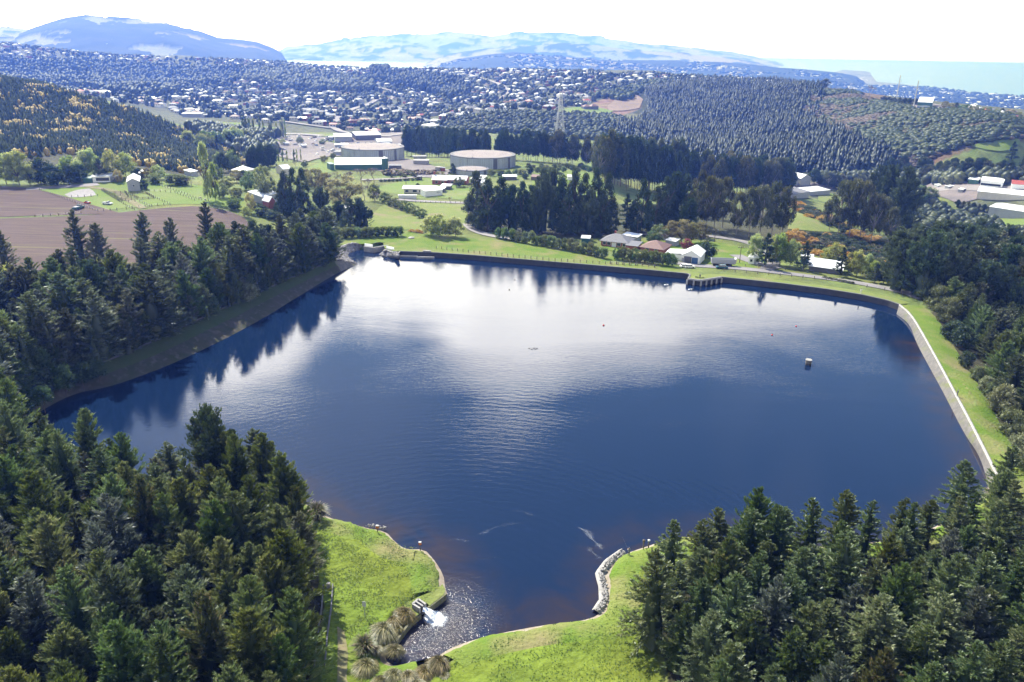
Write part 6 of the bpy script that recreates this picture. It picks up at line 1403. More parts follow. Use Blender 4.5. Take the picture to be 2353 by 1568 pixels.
# east valley
for a, b, W, H, rh, rf_, wl, tp, lb_ in [((1811, 456), (1858, 455), 20, 5, 2.5, 'shed', 'greyw', 'roofg', 'blue-grey shed with a striped sloping roof behind the gum trees'), ((1860, 450), (1906, 448), 14, 4, 1, 'shed', 'greyw', 'roofw', 'bright white roof right of the blue-grey shed'), ((1817, 428), (1832, 428), 12, 7, 3, 'gabley', 'greyw', 'roofw', 'left of two pale steep gables below the pine hill'), ((1838, 429), (1861, 428), 14, 7, 3, 'gabley', 'greyw', 'roofw', 'right of two pale steep gables below the pine hill'), ((2115, 418), (2172, 415), 15, 6, 1, 'gablex', 'greyw', 'roofw', 'long pale building at the left end of the valley row'), ((2182, 419), (2199, 419), 10, 4, 1.5, 'gablex', 'cream', 'roofw', 'small pale building in the valley row'), ((2223, 425), (2245, 425), 10, 4.5, 1.5, 'gablex', 'greenw', 'roofw', 'green-walled white-roofed shed in the valley row'), ((2250, 434), (2302, 433), 14, 6.5, 2, 'gablex', 'white', 'roofw', 'white two-storey building with window band in the valley'), ((2292, 409), (2313, 409), 10, 4, 2, 'gablex', 'cream', 'roofr', 'pink-red roofed house at the edge of the valley wood'), ((2322, 438), (2370, 438), 12, 5, 2, 'gablex', 'white', 'roofr', 'red and white striped roof at the right edge of the valley'), ((2243, 458), (2420, 463), 24, 6, 2, 'gablex', 'cream', 'roofw', 'very long white factory roof at the right edge'), ((2268, 499), (2440, 507), 24, 7.5, 1.2, 'gablex', 'greyw', 'roofw', 'big grey warehouse with a bright white roof at the right edge'), ((2107, 247.5), (2140, 248), 14, 6, 5, 'shed', 'greenw', 'roofw', 'green hilltop hall with a sweeping white roof')]:
    bld('factory_building', lb_, 'building', a, b, W, H, rh, rf_, wl, tp, rmin=420, win=tuple((x, H * .45, 2.2, 1.6) for x in (-.8, -.5, -.2, .1, .4, .7)) if 'band' in lb_ else ())
for k, (a, b) in enumerate([((2107, 250.5), (2120, 250.7)), ((2121, 250.7), (2134, 251))]):
    bld('shipping_container', 'blue container before the hilltop hall, %s one' % ('left', 'right')[k], 'container', a, b, 3, 3, 0, 'flat', 'blue', 'roofw', rmin=700)
# scattered houses on the ridge to the right
for i, (u, v) in enumerate([(2250, 258), (2272, 262), (2288, 264), (2310, 268), (2330, 266), (2342, 280), (2235, 253)]):
    bld('ridge_house', 'house on the right ridge, %s from the left of seven' % ORD[sorted([2250, 2272, 2288, 2310, 2330, 2342, 2235]).index(u)], 'house', (u - 8, v), (u + 8, v + .5), 10, 4, 2.2, 'hip', 'cream', ['roofw', 'roofr', 'roofg', 'roofw', 'roofb', 'roofr', 'roofw'][i], rmin=700, group='houses on the right ridge')

# poles and pylon
def pole(u, vb, vt, label, arms=1, rmin=30, th=.16, mat='wood', head=None):
    p = at(u, vb, rmin); h = abs(vt - vb) * mpp(p) / 0.97
    e = ob('power_pole', None, None, p, math.atan2(-p[0], p[1])); tag(e, label, 'pole')
    MB().tube((0, 0, -1), (0, 0, h), th, th * .7, 8).ob('shaft', M_[mat], e)
    for k in range(arms): MB().box(-1.3, 1.3, -.08, .08, h - .5 - k * 1.3, h - .3 - k * 1.3).ob('crossarm', M_['wood'], e)
    if arms: MB().box(-1.2, -1.08, -.05, .05, h - .3, h).box(1.08, 1.2, -.05, .05, h - .3, h).box(-.3, -.2, -.05, .05, h - .3, h).ob('insulators', M_['white'], e)
    return e
for q in [(1439, 440, 415.7, 'pale pole with a white transformer box on the knoll edge', 1), (1464, 541, 505.7, 'bare timber pole behind the brick house', 0), (1201, 537, 518.6, 'double crossarm pole in front of the dark pines', 2), (1641.5, 556, 528, 'timber pole with wires at the top of the lodge lane', 1), (1699, 605, 567.6, 'timber pole left of the pump house', 1), (2055, 603, 570, 'white lamp pole at the edge of the gorse slope', 1), (1542.6, 592, 574, 'short pole behind the white garage', 0), (920, 410, 385, 'timber pole right of the filter house', 1), (933, 425, 406, 'thin pole on the lawn left of the chimney house', 0), (1620, 574, 553, 'pole on the lodge lawn below the lane', 1)]:
    pole(*q[:4], arms=q[4])
for u, vb, vt, lb_ in [(2059, 231, 178, 'tall steel monopole on the right ridge, left one'), (2098, 253.5, 191, 'tall steel monopole on the right ridge, right one')]:
    e = pole(u, vb, vt, lb_, 0, 700, .75, 'steel'); h = 0
    p = e.location; hh = abs(vt - vb) * mpp(np.array(p))
    for k in (.78, .55): MB().box(-3, 3, -.2, .2, hh * k, hh * k + .4).ob('crossarm', M_['steel'], e)
def pylon():
    p = at(1284, 372); p = at(1284, 373) if True else p
    h = 150 * mpp(p) / .99; e = ob('pylon', None, None, p, R(8)); tag(e, 'tall steel lattice transmission tower above the shrubs', 'pylon')
    lev = [0, .13, .25, .36, .46, .55, .63, .71, .78, .85, .92, 1.0]; w = lambda t: 5.2 * (1 - t) ** 1.25 + .9
    legs = [(-1, -1), (1, -1), (1, 1), (-1, 1)]
    for sx, sy in legs:
        mb = MB()
        for a, b in zip(lev[:-1], lev[1:]): mb.tube((sx * w(a), sy * w(a), a * h), (sx * w(b), sy * w(b), b * h), .24, n=4)
        mb.ob('leg', M_['steel'], e)
    for k in range(4):
        (ax, ay), (bx, by) = legs[k], legs[(k + 1) % 4]; mb = MB()
        for i, (a, b) in enumerate(zip(lev[:-1], lev[1:])):
            mb.tube((ax * w(a), ay * w(a), a * h), (bx * w(b), by * w(b), b * h), .12, n=4); mb.tube((bx * w(a), by * w(a), a * h), (ax * w(b), ay * w(b), b * h), .12, n=4); mb.tube((ax * w(b), ay * w(b), b * h), (bx * w(b), by * w(b), b * h), .12, n=4)
        mb.ob('lattice_face', M_['steel'], e)
    for t, l in ((.62, 6.5), (.76, 5.5), (.9, 4.5)):
        mb = MB()
        for s in (-1, 1):
            for y in (-1, 1): mb.tube((s * w(t), y * w(t), t * h), (s * l, 0, t * h + .4), .13, n=4); mb.tube((s * w(t + .04), y * w(t + .04), (t + .05) * h), (s * l, 0, t * h + .4), .1, n=4)
            mb.tube((s * l, 0, t * h + .4), (s * l, 0, t * h - 1.8), .1, n=4)
        mb.ob('crossarm', M_['steel'], e)
pylon()

# vehicles
def car(p, rot, label, body='white', name='parked_car', s=1.0, cat='car', tray=False):
    e = ob(name, None, None, (p[0], p[1], p[2] + .05), rot, s); tag(e, label, cat)
    pr = [(-2.2, .35), (-2.25, .8), (-1.9, .95), (2.0, .9), (2.25, .7), (2.2, .35)]
    v = [(x, -.88, z) for x, z in pr] + [(x, .88, z) for x, z in pr]; n = 6
    MB().add(v, [tuple(range(n)), tuple(range(2 * n - 1, n - 1, -1))] + [(i, n + i, n + (i + 1) % n, (i + 1) % n) for i in range(n)]).ob('body', M_[body], e)
    c0, c1 = (0.0, 1.3) if tray else (-1.7, 1.3)
    v = [(c0, -.8, .95), (c1, -.8, .95), (c1 - .6, -.68, 1.5), (c0 + .25, -.68, 1.5), (c0, .8, .95), (c1, .8, .95), (c1 - .6, .68, 1.5), (c0 + .25, .68, 1.5)]
    MB().add(v, [(0, 1, 2, 3), (5, 4, 7, 6), (1, 5, 6, 2), (4, 0, 3, 7)]).ob('cabin_glass', M_['glass'], e); MB().box(c0 + .25, c1 - .6, -.7, .7, 1.5, 1.55).ob('roof', M_[body], e)
    if tray: MB().box(-2.15, -.1, -.75, .75, .96, 1.1).ob('tray', M_['greyw'], e)
    for x in (-1.4, 1.4):
        for y in (-.8, .8): MB().tube((x, y - .1, .32), (x, y + .1, .32), .33, n=12).ob('wheel', M_['black'], e)
    return e
car(at(1658, 617.8), R(176), 'dark blue car parked in front of the tipping trailer', 'teal')
car(at(1574, 615), R(10), 'white car beside the road fence below the garage, left one', 'white', s=.9); car(at(1584, 616), R(8), 'white car beside the road fence below the garage, right one', 'white', s=.9)
car(at(247, 470.5), R(-12), 'white flatbed ute on the farm grass', 'white', 'flatbed_ute', 1.0, 'pickup', True)
car(at(181, 481), R(80), 'green and white farm truck at the fence corner', 'greenw', 'farm_truck', 1.25, 'truck', True)
car(at(201, 468), R(150), 'small red tractor by the hay heaps', 'red', 'farm_tractor', .75, 'tractor', True)
def trailer():
    p = at(1661, 611.5); e = ob('tipping_trailer', None, None, p, R(-5)); tag(e, 'long grey tipping trailer standing beside the shore road', 'trailer')
    mb = MB(); mb.add([(-4.6, -1.2, 1.2), (4.6, -1.2, 1.2), (4.6, 1.2, 1.2), (-4.6, 1.2, 1.2), (-4.8, -1.3, 3.0), (4.8, -1.3, 3.0), (4.8, 1.3, 3.0), (-4.8, 1.3, 3.0), (-4.6, -1.15, 3.0), (4.6, -1.15, 3.0), (4.6, 1.15, 3.0), (-4.6, 1.15, 3.0), (-4.5, -1.1, 1.35), (4.5, -1.1, 1.35), (4.5, 1.1, 1.35), (-4.5, 1.1, 1.35)], [(0, 3, 2, 1), (0, 1, 5, 4), (1, 2, 6, 5), (2, 3, 7, 6), (3, 0, 4, 7), (4, 5, 9, 8), (5, 6, 10, 9), (6, 7, 11, 10), (7, 4, 8, 11), (8, 9, 13, 12), (9, 10, 14, 13), (10, 11, 15, 14), (11, 8, 12, 15), (12, 13, 14, 15)]); mb.ob('tipping_body', M_['greyw'], e)
    MB().box(-4.4, 4.4, -.5, .5, .85, 1.19).ob('chassis', M_['dgrey'], e); MB().box(4.4, 4.9, -1.25, 1.25, 2.5, 3.3).ob('headboard', M_['white'], e)
    wm = MB().tube((0, -.16, 0), (0, .16, 0), .52, n=14).mesh('wheel', M_['black'])
    for x in (-3.4, -2.2, 1.6, 2.8):
        for y in (-1.05, 1.05): ob('wheel', wm, e, (x, y, .55))
trailer()
for k, (u, v) in enumerate([(705, 474), (723, 479.5)]):
    u, v = [(460.8, 457), (472, 461.5)][k]
    e = ob('sheep', None, None, at(u, v), R(200 + 40 * k)); tag(e, 'sheep grazing in the farm paddock, %s of two' % ('left', 'right')[k], 'sheep')
    mb = MB(); ring = [(-.6, .05, .7), (-.5, .25, .72), (-.1, .33, .7), (.3, .3, .7), (.5, .2, .72), (.62, .08, .75)]
    for (x0, r0, z0), (x1, r1, z1) in zip(ring[:-1], ring[1:]): mb.tube((x0, 0, z0), (x1, 0, z1), r0, r1, 10, False)
    for x in (-.35, .35):
        for y in (-.14, .14): mb.tube((x, y, .5), (x, y, 0), .06, .045, 6)
    mb.tube((.5, 0, .78), (.82, 0, .62), .12, .1, 8); mb.tube((.82, 0, .62), (1.0, 0, .5), .1, .06, 8); mb.ob('body', M_['wool'], e, smooth=True)
# vehicles and clutter in the works
for i in range(64):
    u, v = random.choice([(random.uniform(930, 1000), random.uniform(316, 334)), (random.uniform(770, 860), random.uniform(331, 342)), (random.uniform(640, 790), random.uniform(328, 362)), (random.uniform(640, 760), random.uniform(314, 326))])
    p = at(u, v, 600)
    car(p, random.uniform(0, 6.3), 'small vehicle parked in the works yards beyond the tanks', random.choice(['white', 'white', 'greyw', 'blue', 'greyw', 'dgrey']), 'works_vehicle', random.uniform(1.0, 1.35), 'vehicle')['group'] = 'vehicles in the works yards'
for i, (u, v) in enumerate([(760, 322), (700, 341), (660, 336), (962, 330), (930, 322), (985, 324), (2150, 432), (2175, 436), (2205, 444)]):
    bld('site_cabin', 'small pale cabin in the yards, %s from the left' % ORD[sorted([760, 700, 660, 962, 930, 985, 2150, 2175, 2205]).index(u)], 'cabin', (u - 5, v), (u + 5, v), 5, 3, .5, 'shed', 'greyw', 'roofw', rmin=500)

# fences
def fence(pts, label, gap=3.2, h=1.15, rails=0, th=.09, rmin=30, px=True):
    P = np.array([at(u, v, rmin) for u, v in pts]) if px else pts
    g = resample(P, gap); e = ob('post_fence', None, None, g[0]); tag(e, label, 'fence')
    pm = MB().box(-th, th, -th, th, -.3, h).mesh('post', M_['wood'])
    for q in g[:290]: ob('post', pm, e, (q[0] - g[0][0], q[1] - g[0][1], float(T(q[0], q[1])) - g[0][2]))
    mb = MB(); gz = onT(g, 0) - g[0]
    for z in ((h * .92, h * .5) if not rails else [h * (k + 1) / rails - .1 for k in range(rails)]):
        for a, b in zip(gz[:-1], gz[1:]): mb.tube(a + np.array([0, 0, z]), b + np.array([0, 0, z]), .012 if not rails else .07, n=3, cap=False)
    if rails:
        mb.ob('rails', M_['wood'], e)
    else: mb.ob('wire', M_['steel'], e)
Z6 = lambda pts: [((150 + x / 3.361) / 1.632, (640 + y / 3.361) / 1.632) for x, y in pts]
for pts, lb_, r in [
    ([(0, 250), (250, 345), (430, 405), (560, 460), (740, 522), (815, 512), (970, 500)], 'post fence between ploughed field and farm grass', 0),
    ([(1090, 487), (1320, 462), (1640, 432)], 'post fence along the paddock above the tilled ground', 0), ([(1640, 432), (1500, 372), (1330, 282)], 'fence running from the stock yards to the paddock corner', 0),
    ([(990, 384), (1090, 450), (1190, 495)], 'fence continuing the stock race downhill', 0), ([(780, 258), (880, 320), (1000, 392)], 'double railed stock race, outer rail', 3), ([(800, 252), (920, 318), (1040, 385)], 'double railed stock race, inner rail', 3),
    ([(880, 295), (1080, 282), (1120, 340), (1200, 350)], 'back rails of the stock yards', 3), ([(940, 325), (1090, 312)], 'middle rails of the stock yards', 3), ([(1010, 388), (1200, 372), (1440, 355)], 'front rails of the stock yards', 3), ([(1070, 280), (1240, 350)], 'slanting race rails in the stock yards', 3), ([(1160, 300), (1330, 290), (1430, 345)], 'right rails of the stock yards', 3), ([(1030, 360), (1110, 345)], 'short cross rails in the stock yards', 3),
    ([(1120, 405), (1250, 395), (1380, 452)], 'short posts below the stock yards', 0), ([(1510, 195), (1760, 275), (2040, 382)], 'curving fence across the upper farm paddock', 0), ([(1380, 268), (1550, 272), (1700, 285), (1950, 380)], 'dotted fence across the middle of the farm paddock', 0), ([(400, 340), (570, 335), (730, 325)], 'fence with a gate across the farm grass', 0), ([(-60, 590), (60, 582), (330, 560), (520, 548)], 'fence along the strip between the two ploughed fields', 0)]:
    fence(Z6(pts), lb_, 2.6 if not r else 2.2, rails=r)
Zz = lambda pts, s, x0, y0: [((x0 + x / s) / 1.632, (y0 + y / s) / 1.632) for x, y in pts]
fence(Zz([(970, 150), (1100, 167), (1300, 188), (1500, 208), (1750, 233), (2000, 249), (2350, 268)], 1.81, 1100, 850) + Zz([(300, 590), (500, 603), (850, 628), (1000, 645)], 3.922, 2200, 840), 'long post fence across the meadow behind the wall', 2.4, 1.2, th=.1)
fence(Zz([(300, 360), (600, 385), (800, 403), (1200, 438), (1300, 450)], 2.614, 2600, 880), 'post fence on the lake side of the shore road', 4, 1.1)
fence(Zz([(510, 315), (640, 325), (750, 335), (900, 352)], 2.614, 2600, 880), 'post fence on the far side of the shore road', 4, 1.1)
fence(Zz([(1700, 520), (1830, 540), (1930, 560), (2040, 585)], 2.614, 2600, 880), 'post fence beside the shore road at the wood', 4, 1.1)
fence(Zz([(430, 475), (660, 480), (840, 482), (1160, 480)], 3.922, 1450, 640), 'roadside fence below the block garage', 2.6, 1.1)
fence(Zz([(1030, 270), (1300, 250)], 3.922, 1450, 640), 'pale picket fence behind the small garden', 2.0, 1.3, rails=3)
# ---------------------------------------------------------------- single trees and hedges in the middle distance
NM = {'poplar': ('poplar_tree', 'tall green poplar', 'tree'), 'fresh': ('willow_tree', 'pale spring-green willow', 'tree'), 'broad': ('broadleaf_tree', 'green broadleaf tree', 'tree'), 'olive': ('olive_green_tree', 'wide yellowish-green tree', 'tree'), 'macro': ('macrocarpa_tree', 'dark macrocarpa', 'tree'), 'pine': ('pine_tree', 'dark pine', 'tree'), 'gum': ('gum_tree', 'brownish-green gum tree', 'tree'),
      'bare': ('bare_tree', 'leafless grey-brown tree', 'tree'), 'shrub': ('green_bush', 'round green bush', 'shrub'), 'pale': ('pale_bush', 'pale green bush', 'shrub'), 'dark': ('dark_bush', 'dark green bush', 'shrub'), 'red': ('red_maple', 'bright red maple', 'tree'), 'yellow': ('yellow_tree', 'yellow-leaved tree', 'tree'), 'larch': ('layered_fir', 'dark layered fir', 'tree'), 'spruce': ('grey_spruce', 'grey-green spruce', 'tree'), 'cypress': ('cypress_tree', 'green cypress', 'tree'), 'sheltpine': ('shelter_pine', 'tall shelter-belt pine', 'tree'), 'gorse': ('gorse_bush', 'gorse bush', 'shrub'), 'bloom': ('flowering_gorse', 'orange-yellow flowering gorse', 'shrub')}
def single(kind, u, vb, hp, wp, where, group=None, rmin=30):
    p = at(u, vb, rmin); m = mpp(p); n, l, c = NM[kind]
    plant(kind, p, hp * m / .97, wp * m * (1.3 if kind in ('macro', 'pine', 'gum') else 1.12), n, (l + ' ' + where).strip(), c, group)
def row(kind, items, where, group, rmin=30):
    it = sorted(items); n = len(it)
    for i, (u, vb, hp, wp) in enumerate(it):
        k = kind if isinstance(kind, str) else random.choice(kind)
        lab = '%s, %s from the left' % (where, ORD[i]) if n <= 20 else where
        single(k, u, vb, hp, wp, lab, group, rmin)
# left: round the farm
row('fresh', [(15, 424, 66, 60), (45, 426, 74, 62), (70, 427, 50, 48)], 'at the left edge beyond the field', 'willows at the left edge')
row('dark', [(95, 424, 62, 60), (125, 426, 50, 52), (160, 424, 46, 46), (185, 418, 40, 40)], 'beyond the farm drive', 'dark bushes beyond the farm drive')
row('fresh', [(165, 410, 50, 52), (195, 408, 58, 52), (215, 405, 60, 48), (262, 410, 62, 46), (290, 408, 55, 46), (180, 415, 44, 40)], 'behind the farmhouse', 'willows behind the farmhouse')
single('macro', 233, 415, 50, 30, 'standing alone among the willows behind the farmhouse'); single('yellow', 273, 420, 30, 24, 'drooping beside the farmhouse'); single('dark', 320, 416, 30, 30, 'right of the wool shed roof')
single('fresh', 365, 412, 32, 34, 'with a rounded crown right of the wool shed'); single('olive', 340, 414, 28, 30, 'beside the round willow right of the wool shed'); single('dark', 330, 436, 24, 24, 'against the end wall of the wool shed')
row('shrub', [(355, 422, 26, 36), (403, 426, 28, 44), (420, 425, 24, 36)], 'clipped along the top of the paddock', 'clipped bushes above the farm paddock'); single('bare', 440, 428, 22, 34, 'at the top right of the farm paddock')
single('poplar', 479, 463, 128, 46, 'standing alone at the corner of the paddock'); single('poplar', 496, 462, 84, 34, 'leaning against the tallest poplar')
row(['dark', 'broad'], [(520, 436, 30, 34), (512, 455, 34, 32), (545, 455, 24, 34), (572, 438, 44, 40), (560, 420, 30, 30), (595, 430, 42, 36), (500, 418, 40, 30)], 'in the garden right of the poplar', 'garden trees right of the poplar')
single('olive', 545, 420, 30, 36, 'behind the garden right of the poplar'); single('shrub', 540, 482, 28, 40, 'rounded on the grass below the poplar'); single('yellow', 577, 490, 46, 30, 'below the cottage garden'); single('fresh', 568, 500, 26, 26, 'small and pale below the yellow tree')
single('broad', 612, 460, 78, 54, 'with a tall bright crown beside the dark cypress clump'); row('macro', [(660, 496, 100, 40), (680, 500, 108, 44), (700, 498, 104, 42), (648, 492, 70, 30)], 'in the dense dark clump', 'dark macrocarpa clump')
row('olive', [(725, 440, 50, 52), (705, 430, 40, 40), (750, 445, 46, 44)], 'behind the dark clump', 'olive trees behind the dark clump'); single('olive', 792, 478, 72, 84, 'with the widest crown left of the bare trees')
row(['pine', 'macro'], [(740, 505, 70, 40), (760, 518, 44, 34), (735, 520, 40, 36), (825, 520, 60, 40), (805, 524, 66, 44), (840, 522, 44, 34), (780, 505, 40, 34)], 'in the shaded hollow above the hedge', 'dark conifers in the hollow')
row('bare', [(800, 428, 40, 52), (830, 425, 46, 60), (860, 424, 46, 54), (775, 432, 40, 44), (845, 440, 34, 40)], 'in the grove before the filter house', 'bare grove before the filter house'); row('bare', [(862, 470, 34, 30), (838, 462, 42, 44), (1034, 468, 18, 16)], 'by the sloping paddock', 'bare trees by the paddock')
single('broad', 860, 462, 40, 30, 'between the bare trees at the paddock'); single('macro', 828, 364, 22, 16, 'against the wall of the left tank, taller one'); single('macro', 836, 365, 14, 14, 'against the wall of the left tank, shorter one')
row('dark', [(625, 505, 22, 40), (600, 495, 26, 40), (640, 508, 16, 28)], 'on the slope left of the clump', 'bushes left of the dark clump')
row('shrub', [(740, 545, 20, 26)], 'at the left end of the tall hedge', None)
row('shrub', [(745 + i * 15.5, 548 - i * .45, 27, 24) for i in range(12)], 'in the tall clipped hedge above the inlet', 'tall hedge above the inlet')
for i in range(7): single('broad', 885 + i * 14, 468 + i * 5.2 + (i == 6) * 2, 26 - i * .8, 26, 'in the bushy hedge down the paddock, %s from its upper end' % ORD[i], 'bushy hedge down the paddock')
row('fresh', [(990, 541, 44, 48), (1010, 545, 52, 56), (1047, 545, 46, 46), (1030, 543, 34, 36)], 'in the willow clump above the meadow', 'willow clump above the meadow'); row('bloom', [(945, 533, 8, 14), (958, 535, 10, 18), (968, 536, 8, 14)], 'glowing orange at the paddock foot', 'gorse at the paddock foot'); single('bare', 1022, 545, 30, 20, 'inside the willow clump')
single('macro', 1040, 400, 24, 18, 'clipped to a cone before the small tank'); single('olive', 1012, 410, 16, 26, 'round and grey left of the clipped cone'); single('broad', 1056, 430, 24, 26, 'rounded in front of the brick wing')
single('dark', 1164, 375, 18, 14, 'at the right shoulder of the big right tank')
row(['dark', 'shrub'], [(1130, 405, 16, 22), (1150, 404, 16, 22), (1168, 406, 16, 20), (1185, 402, 14, 18), (1200, 405, 18, 22), (1217, 400, 20, 18), (1208, 412, 14, 18)], 'right of the small tank', 'bushes right of the small tank')
row(['pale', 'shrub'], [(950 + i * 11, 350 + (i % 3) * 3, 14 + (i % 2) * 4, 18) for i in range(8)], 'behind the valve houses', 'bushes behind the valve houses')
row(['tus' if False else 'pale', 'gorse'], [(885 + i * 9, 400 + (i % 3) * 4, 10, 14) for i in range(9)], 'in the rough strip before the left tank', 'rough shrubs before the left tank')
row(['pale', 'shrub', 'gorse'], [(1215 + i * 10, 388 + (i % 3) * 4, 14, 17) for i in range(16)], 'round the foot of the pylon', 'shrubs round the pylon')
row('dark', [(960 + i * 8, 425.5 - i * .6, 5, 9) for i in range(0, 1)] + [(876 + i * 9, 418 - i * .3, 6, 10) for i in range(10)], 'in the low clipped hedge on the upper lawn', 'low hedge on the upper lawn')
single('macro', 1235, 392, 8, 14, 'tiny and dark on the knoll'); single('dark', 1285, 402, 7, 20, 'low and round in the knoll paddock')
row(['broad', 'olive', 'bare', 'fresh'], [(600, 352, 20, 20), (630, 368, 22, 24), (655, 378, 18, 22), (680, 386, 20, 24), (700, 384, 16, 18), (745, 374, 16, 20), (765, 366, 14, 16), (720, 340, 14, 16), (650, 334, 14, 16), (690, 330, 14, 18), (740, 332, 12, 16), (620, 336, 16, 18)], 'round the gravel yard', 'trees round the gravel yard', 560)
# big pines in the middle
row('macro', [(1095, 520, 118, 60), (1120, 530, 118, 66), (1150, 525, 112, 60)], 'in the left part of the great pine belt', 'great dark pine belt, left part')
row(['macro', 'pine'], [(1176, 532, 100, 52), (1200, 535, 112, 46), (1222, 530, 96, 44), (1246, 536, 138, 52), (1268, 528, 130, 46), (1290, 535, 128, 52), (1318, 532, 140, 50), (1340, 536, 130, 52), (1365, 530, 136, 50), (1392, 536, 128, 50), (1305, 540, 104, 44), (1230, 540, 100, 42), (1380, 540, 100, 44), (1352, 541, 98, 44)], 'in the great pine belt', 'great dark pine belt')
single('larch', 1438, 532, 84, 42, 'standing open against the light beside the pine belt'); row(['pine', 'macro'], [(1472, 536, 118, 52), (1455, 530, 70, 36), (1505, 525, 92, 44), (1525, 520, 108, 54), (1548, 516, 112, 54), (1570, 512, 106, 50), (1580, 540, 80, 40)], 'between the pine belt and the gums', 'pines between the belt and the gums')
row('gum', [(1600, 525, 98, 40), (1622, 530, 118, 46), (1640, 528, 110, 46), (1605, 500, 100, 40), (1660, 524, 110, 44), (1692, 540, 94, 38), (1720, 545, 110, 48), (1745, 548, 118, 50), (1772, 545, 118, 52), (1795, 545, 108, 44)], 'in the gum row', 'gum trees behind the lodge lane')
row('broad', [(1515, 558, 44, 44), (1498, 560, 30, 30)], 'behind the brick house', None); row('olive', [(1540, 556, 48, 44), (1565, 560, 54, 50), (1588, 560, 48, 44), (1610, 558, 46, 40)], 'on the lawn behind the brown-roofed house', 'olive trees on the lodge lawn')
single('bare', 1530, 565, 34, 34, 'beside the brown-roofed house'); single('red', 1577, 574, 26, 30, 'beside the pale garden shed'); row('dark', [(1598, 590, 28, 30), (1625, 594, 40, 44), (1612, 592, 30, 30)], 'behind the white garage', 'dark bushes behind the white garage'); single('yellow', 1500, 558, 24, 22, 'in the garden behind the brick house')
row(['shrub', 'pale'], [(1146 + i * 15, 549 + i * 2.6 + (i > 12) * (i - 12) * .9, 27 + (i % 3) * 3, 22) for i in range(17)], 'in the shaggy hedge before the brick house', 'shaggy hedge before the brick house')
row(['shrub', 'broad'], [(1418 + i * 12.5, 597 + i * 1.55, 30 + (i % 2) * 3, 26) for i in range(11)], 'in the dense hedge left of the garage', 'dense hedge left of the garage')
row('dark', [(1400, 540, 16, 16), (1412, 538, 20, 16), (1375, 545, 12, 18)], 'at the back of the lodge lawn', None)
single('larch', 1757, 616, 78, 46, 'towering over the shore road, front one'); single('larch', 1845, 622, 66, 36, 'standing right of the willows at the shore road'); single('larch', 1930, 636, 66, 32, 'before the pale-roofed house'); row('fresh', [(1735, 606, 66, 50), (1790, 610, 72, 52), (1815, 612, 62, 44), (1775, 608, 66, 44)], 'in the willow group at the shore road', 'willows at the shore road')
row('fresh', [(1915, 612, 54, 50), (1900, 608, 40, 36)], 'above the pale-roofed house', None); row(['fresh', 'olive'], [(1950, 632, 54, 34), (1968, 636, 60, 40), (1990, 634, 50, 40), (2005, 640, 40, 34)], 'right of the pale-roofed house', 'willows right of the pale-roofed house')
row('larch', [(2010, 650, 44, 32), (2030, 652, 52, 30), (2046, 650, 40, 26)], 'at the edge of the dark wood', 'layered firs at the dark wood'); row('cypress', [(2060, 652, 66, 34), (2085, 654, 70, 40), (2108, 652, 74, 44), (2075, 640, 66, 40), (2100, 636, 76, 44), (2125, 640, 80, 46)], 'where the shore road meets the wood', 'cypresses where the road meets the wood')
row('gorse', [(1812 + 0 * i, 560, 1, 1) for i in range(0)] or [(1895 + i * 9, 640 + i * 1.8, 7, 12) for i in range(8)], 'in the low brown scrub beside the shore road', 'low scrub beside the shore road')
# gorse slope
gs = poisson(np.array([at(u, v)[:2] for u, v in [(1812, 538), (1870, 540), (1950, 545), (2060, 590), (2080, 615), (1960, 610), (1880, 590), (1815, 570)]]), 3.4, 6000)
gp = np.array([at(u, v)[:2] for u, v in [(1808, 462), (1840, 470), (1920, 510), (2000, 545), (2120, 590), (2100, 600), (1960, 548), (1850, 500)]])
gs = np.vstack([gs, poisson(gp, 3.6, 5000)])
fl_ = fbm(gs[:, 0], gs[:, 1], 14.0, 2.0); cnt = 0
for (x, y), k in zip(gs, fl_):
    kk = 'bloom' if k > 0.15 else ('gorse' if k > -.3 else 'dark'); h = random.uniform(2.0, 3.6)
    if cnt < 290: plant(kk, (x, y, float(T(x, y))), h, h * random.uniform(1.6, 2.3), 'gorse_bush', 'orange-flowering gorse bush on the slope behind the pale-roofed house' if kk == 'bloom' else 'dark scrub bush on the slope behind the pale-roofed house', 'shrub', 'scrub on the gorse slope'); cnt += 1
AUTO.append(('scrub on the gorse slope', 'the gorse slope'))
# gums and pines of the east gully
row('gum', [(1925, 540, 118, 56), (1950, 548, 130, 60), (1975, 552, 126, 56), (2000, 560, 110, 50), (2020, 548, 90, 50), (1905, 530, 70, 40), (2040, 560, 80, 40)], 'in the big gum clump of the east gully', 'big gum clump in the east gully')
row('pine', [(2030, 520, 130, 54), (2060, 535, 140, 60), (2085, 530, 110, 50), (2010, 500, 110, 46)], 'behind the gum clump of the east gully', 'pines behind the east gully gums')
row('broad', [(2095, 468, 40, 50), (2110, 470, 44, 52), (2130, 468, 38, 42), (2080, 466, 30, 36)], 'round the bright bushes by the valley road', 'bright round trees by the valley road')
row(['spruce', 'pine'], [(2200 + i * 12, 476 + i * 2, 16, 14) for i in range(13)], 'in the low pine row before the factory', 'low pine row before the factory')
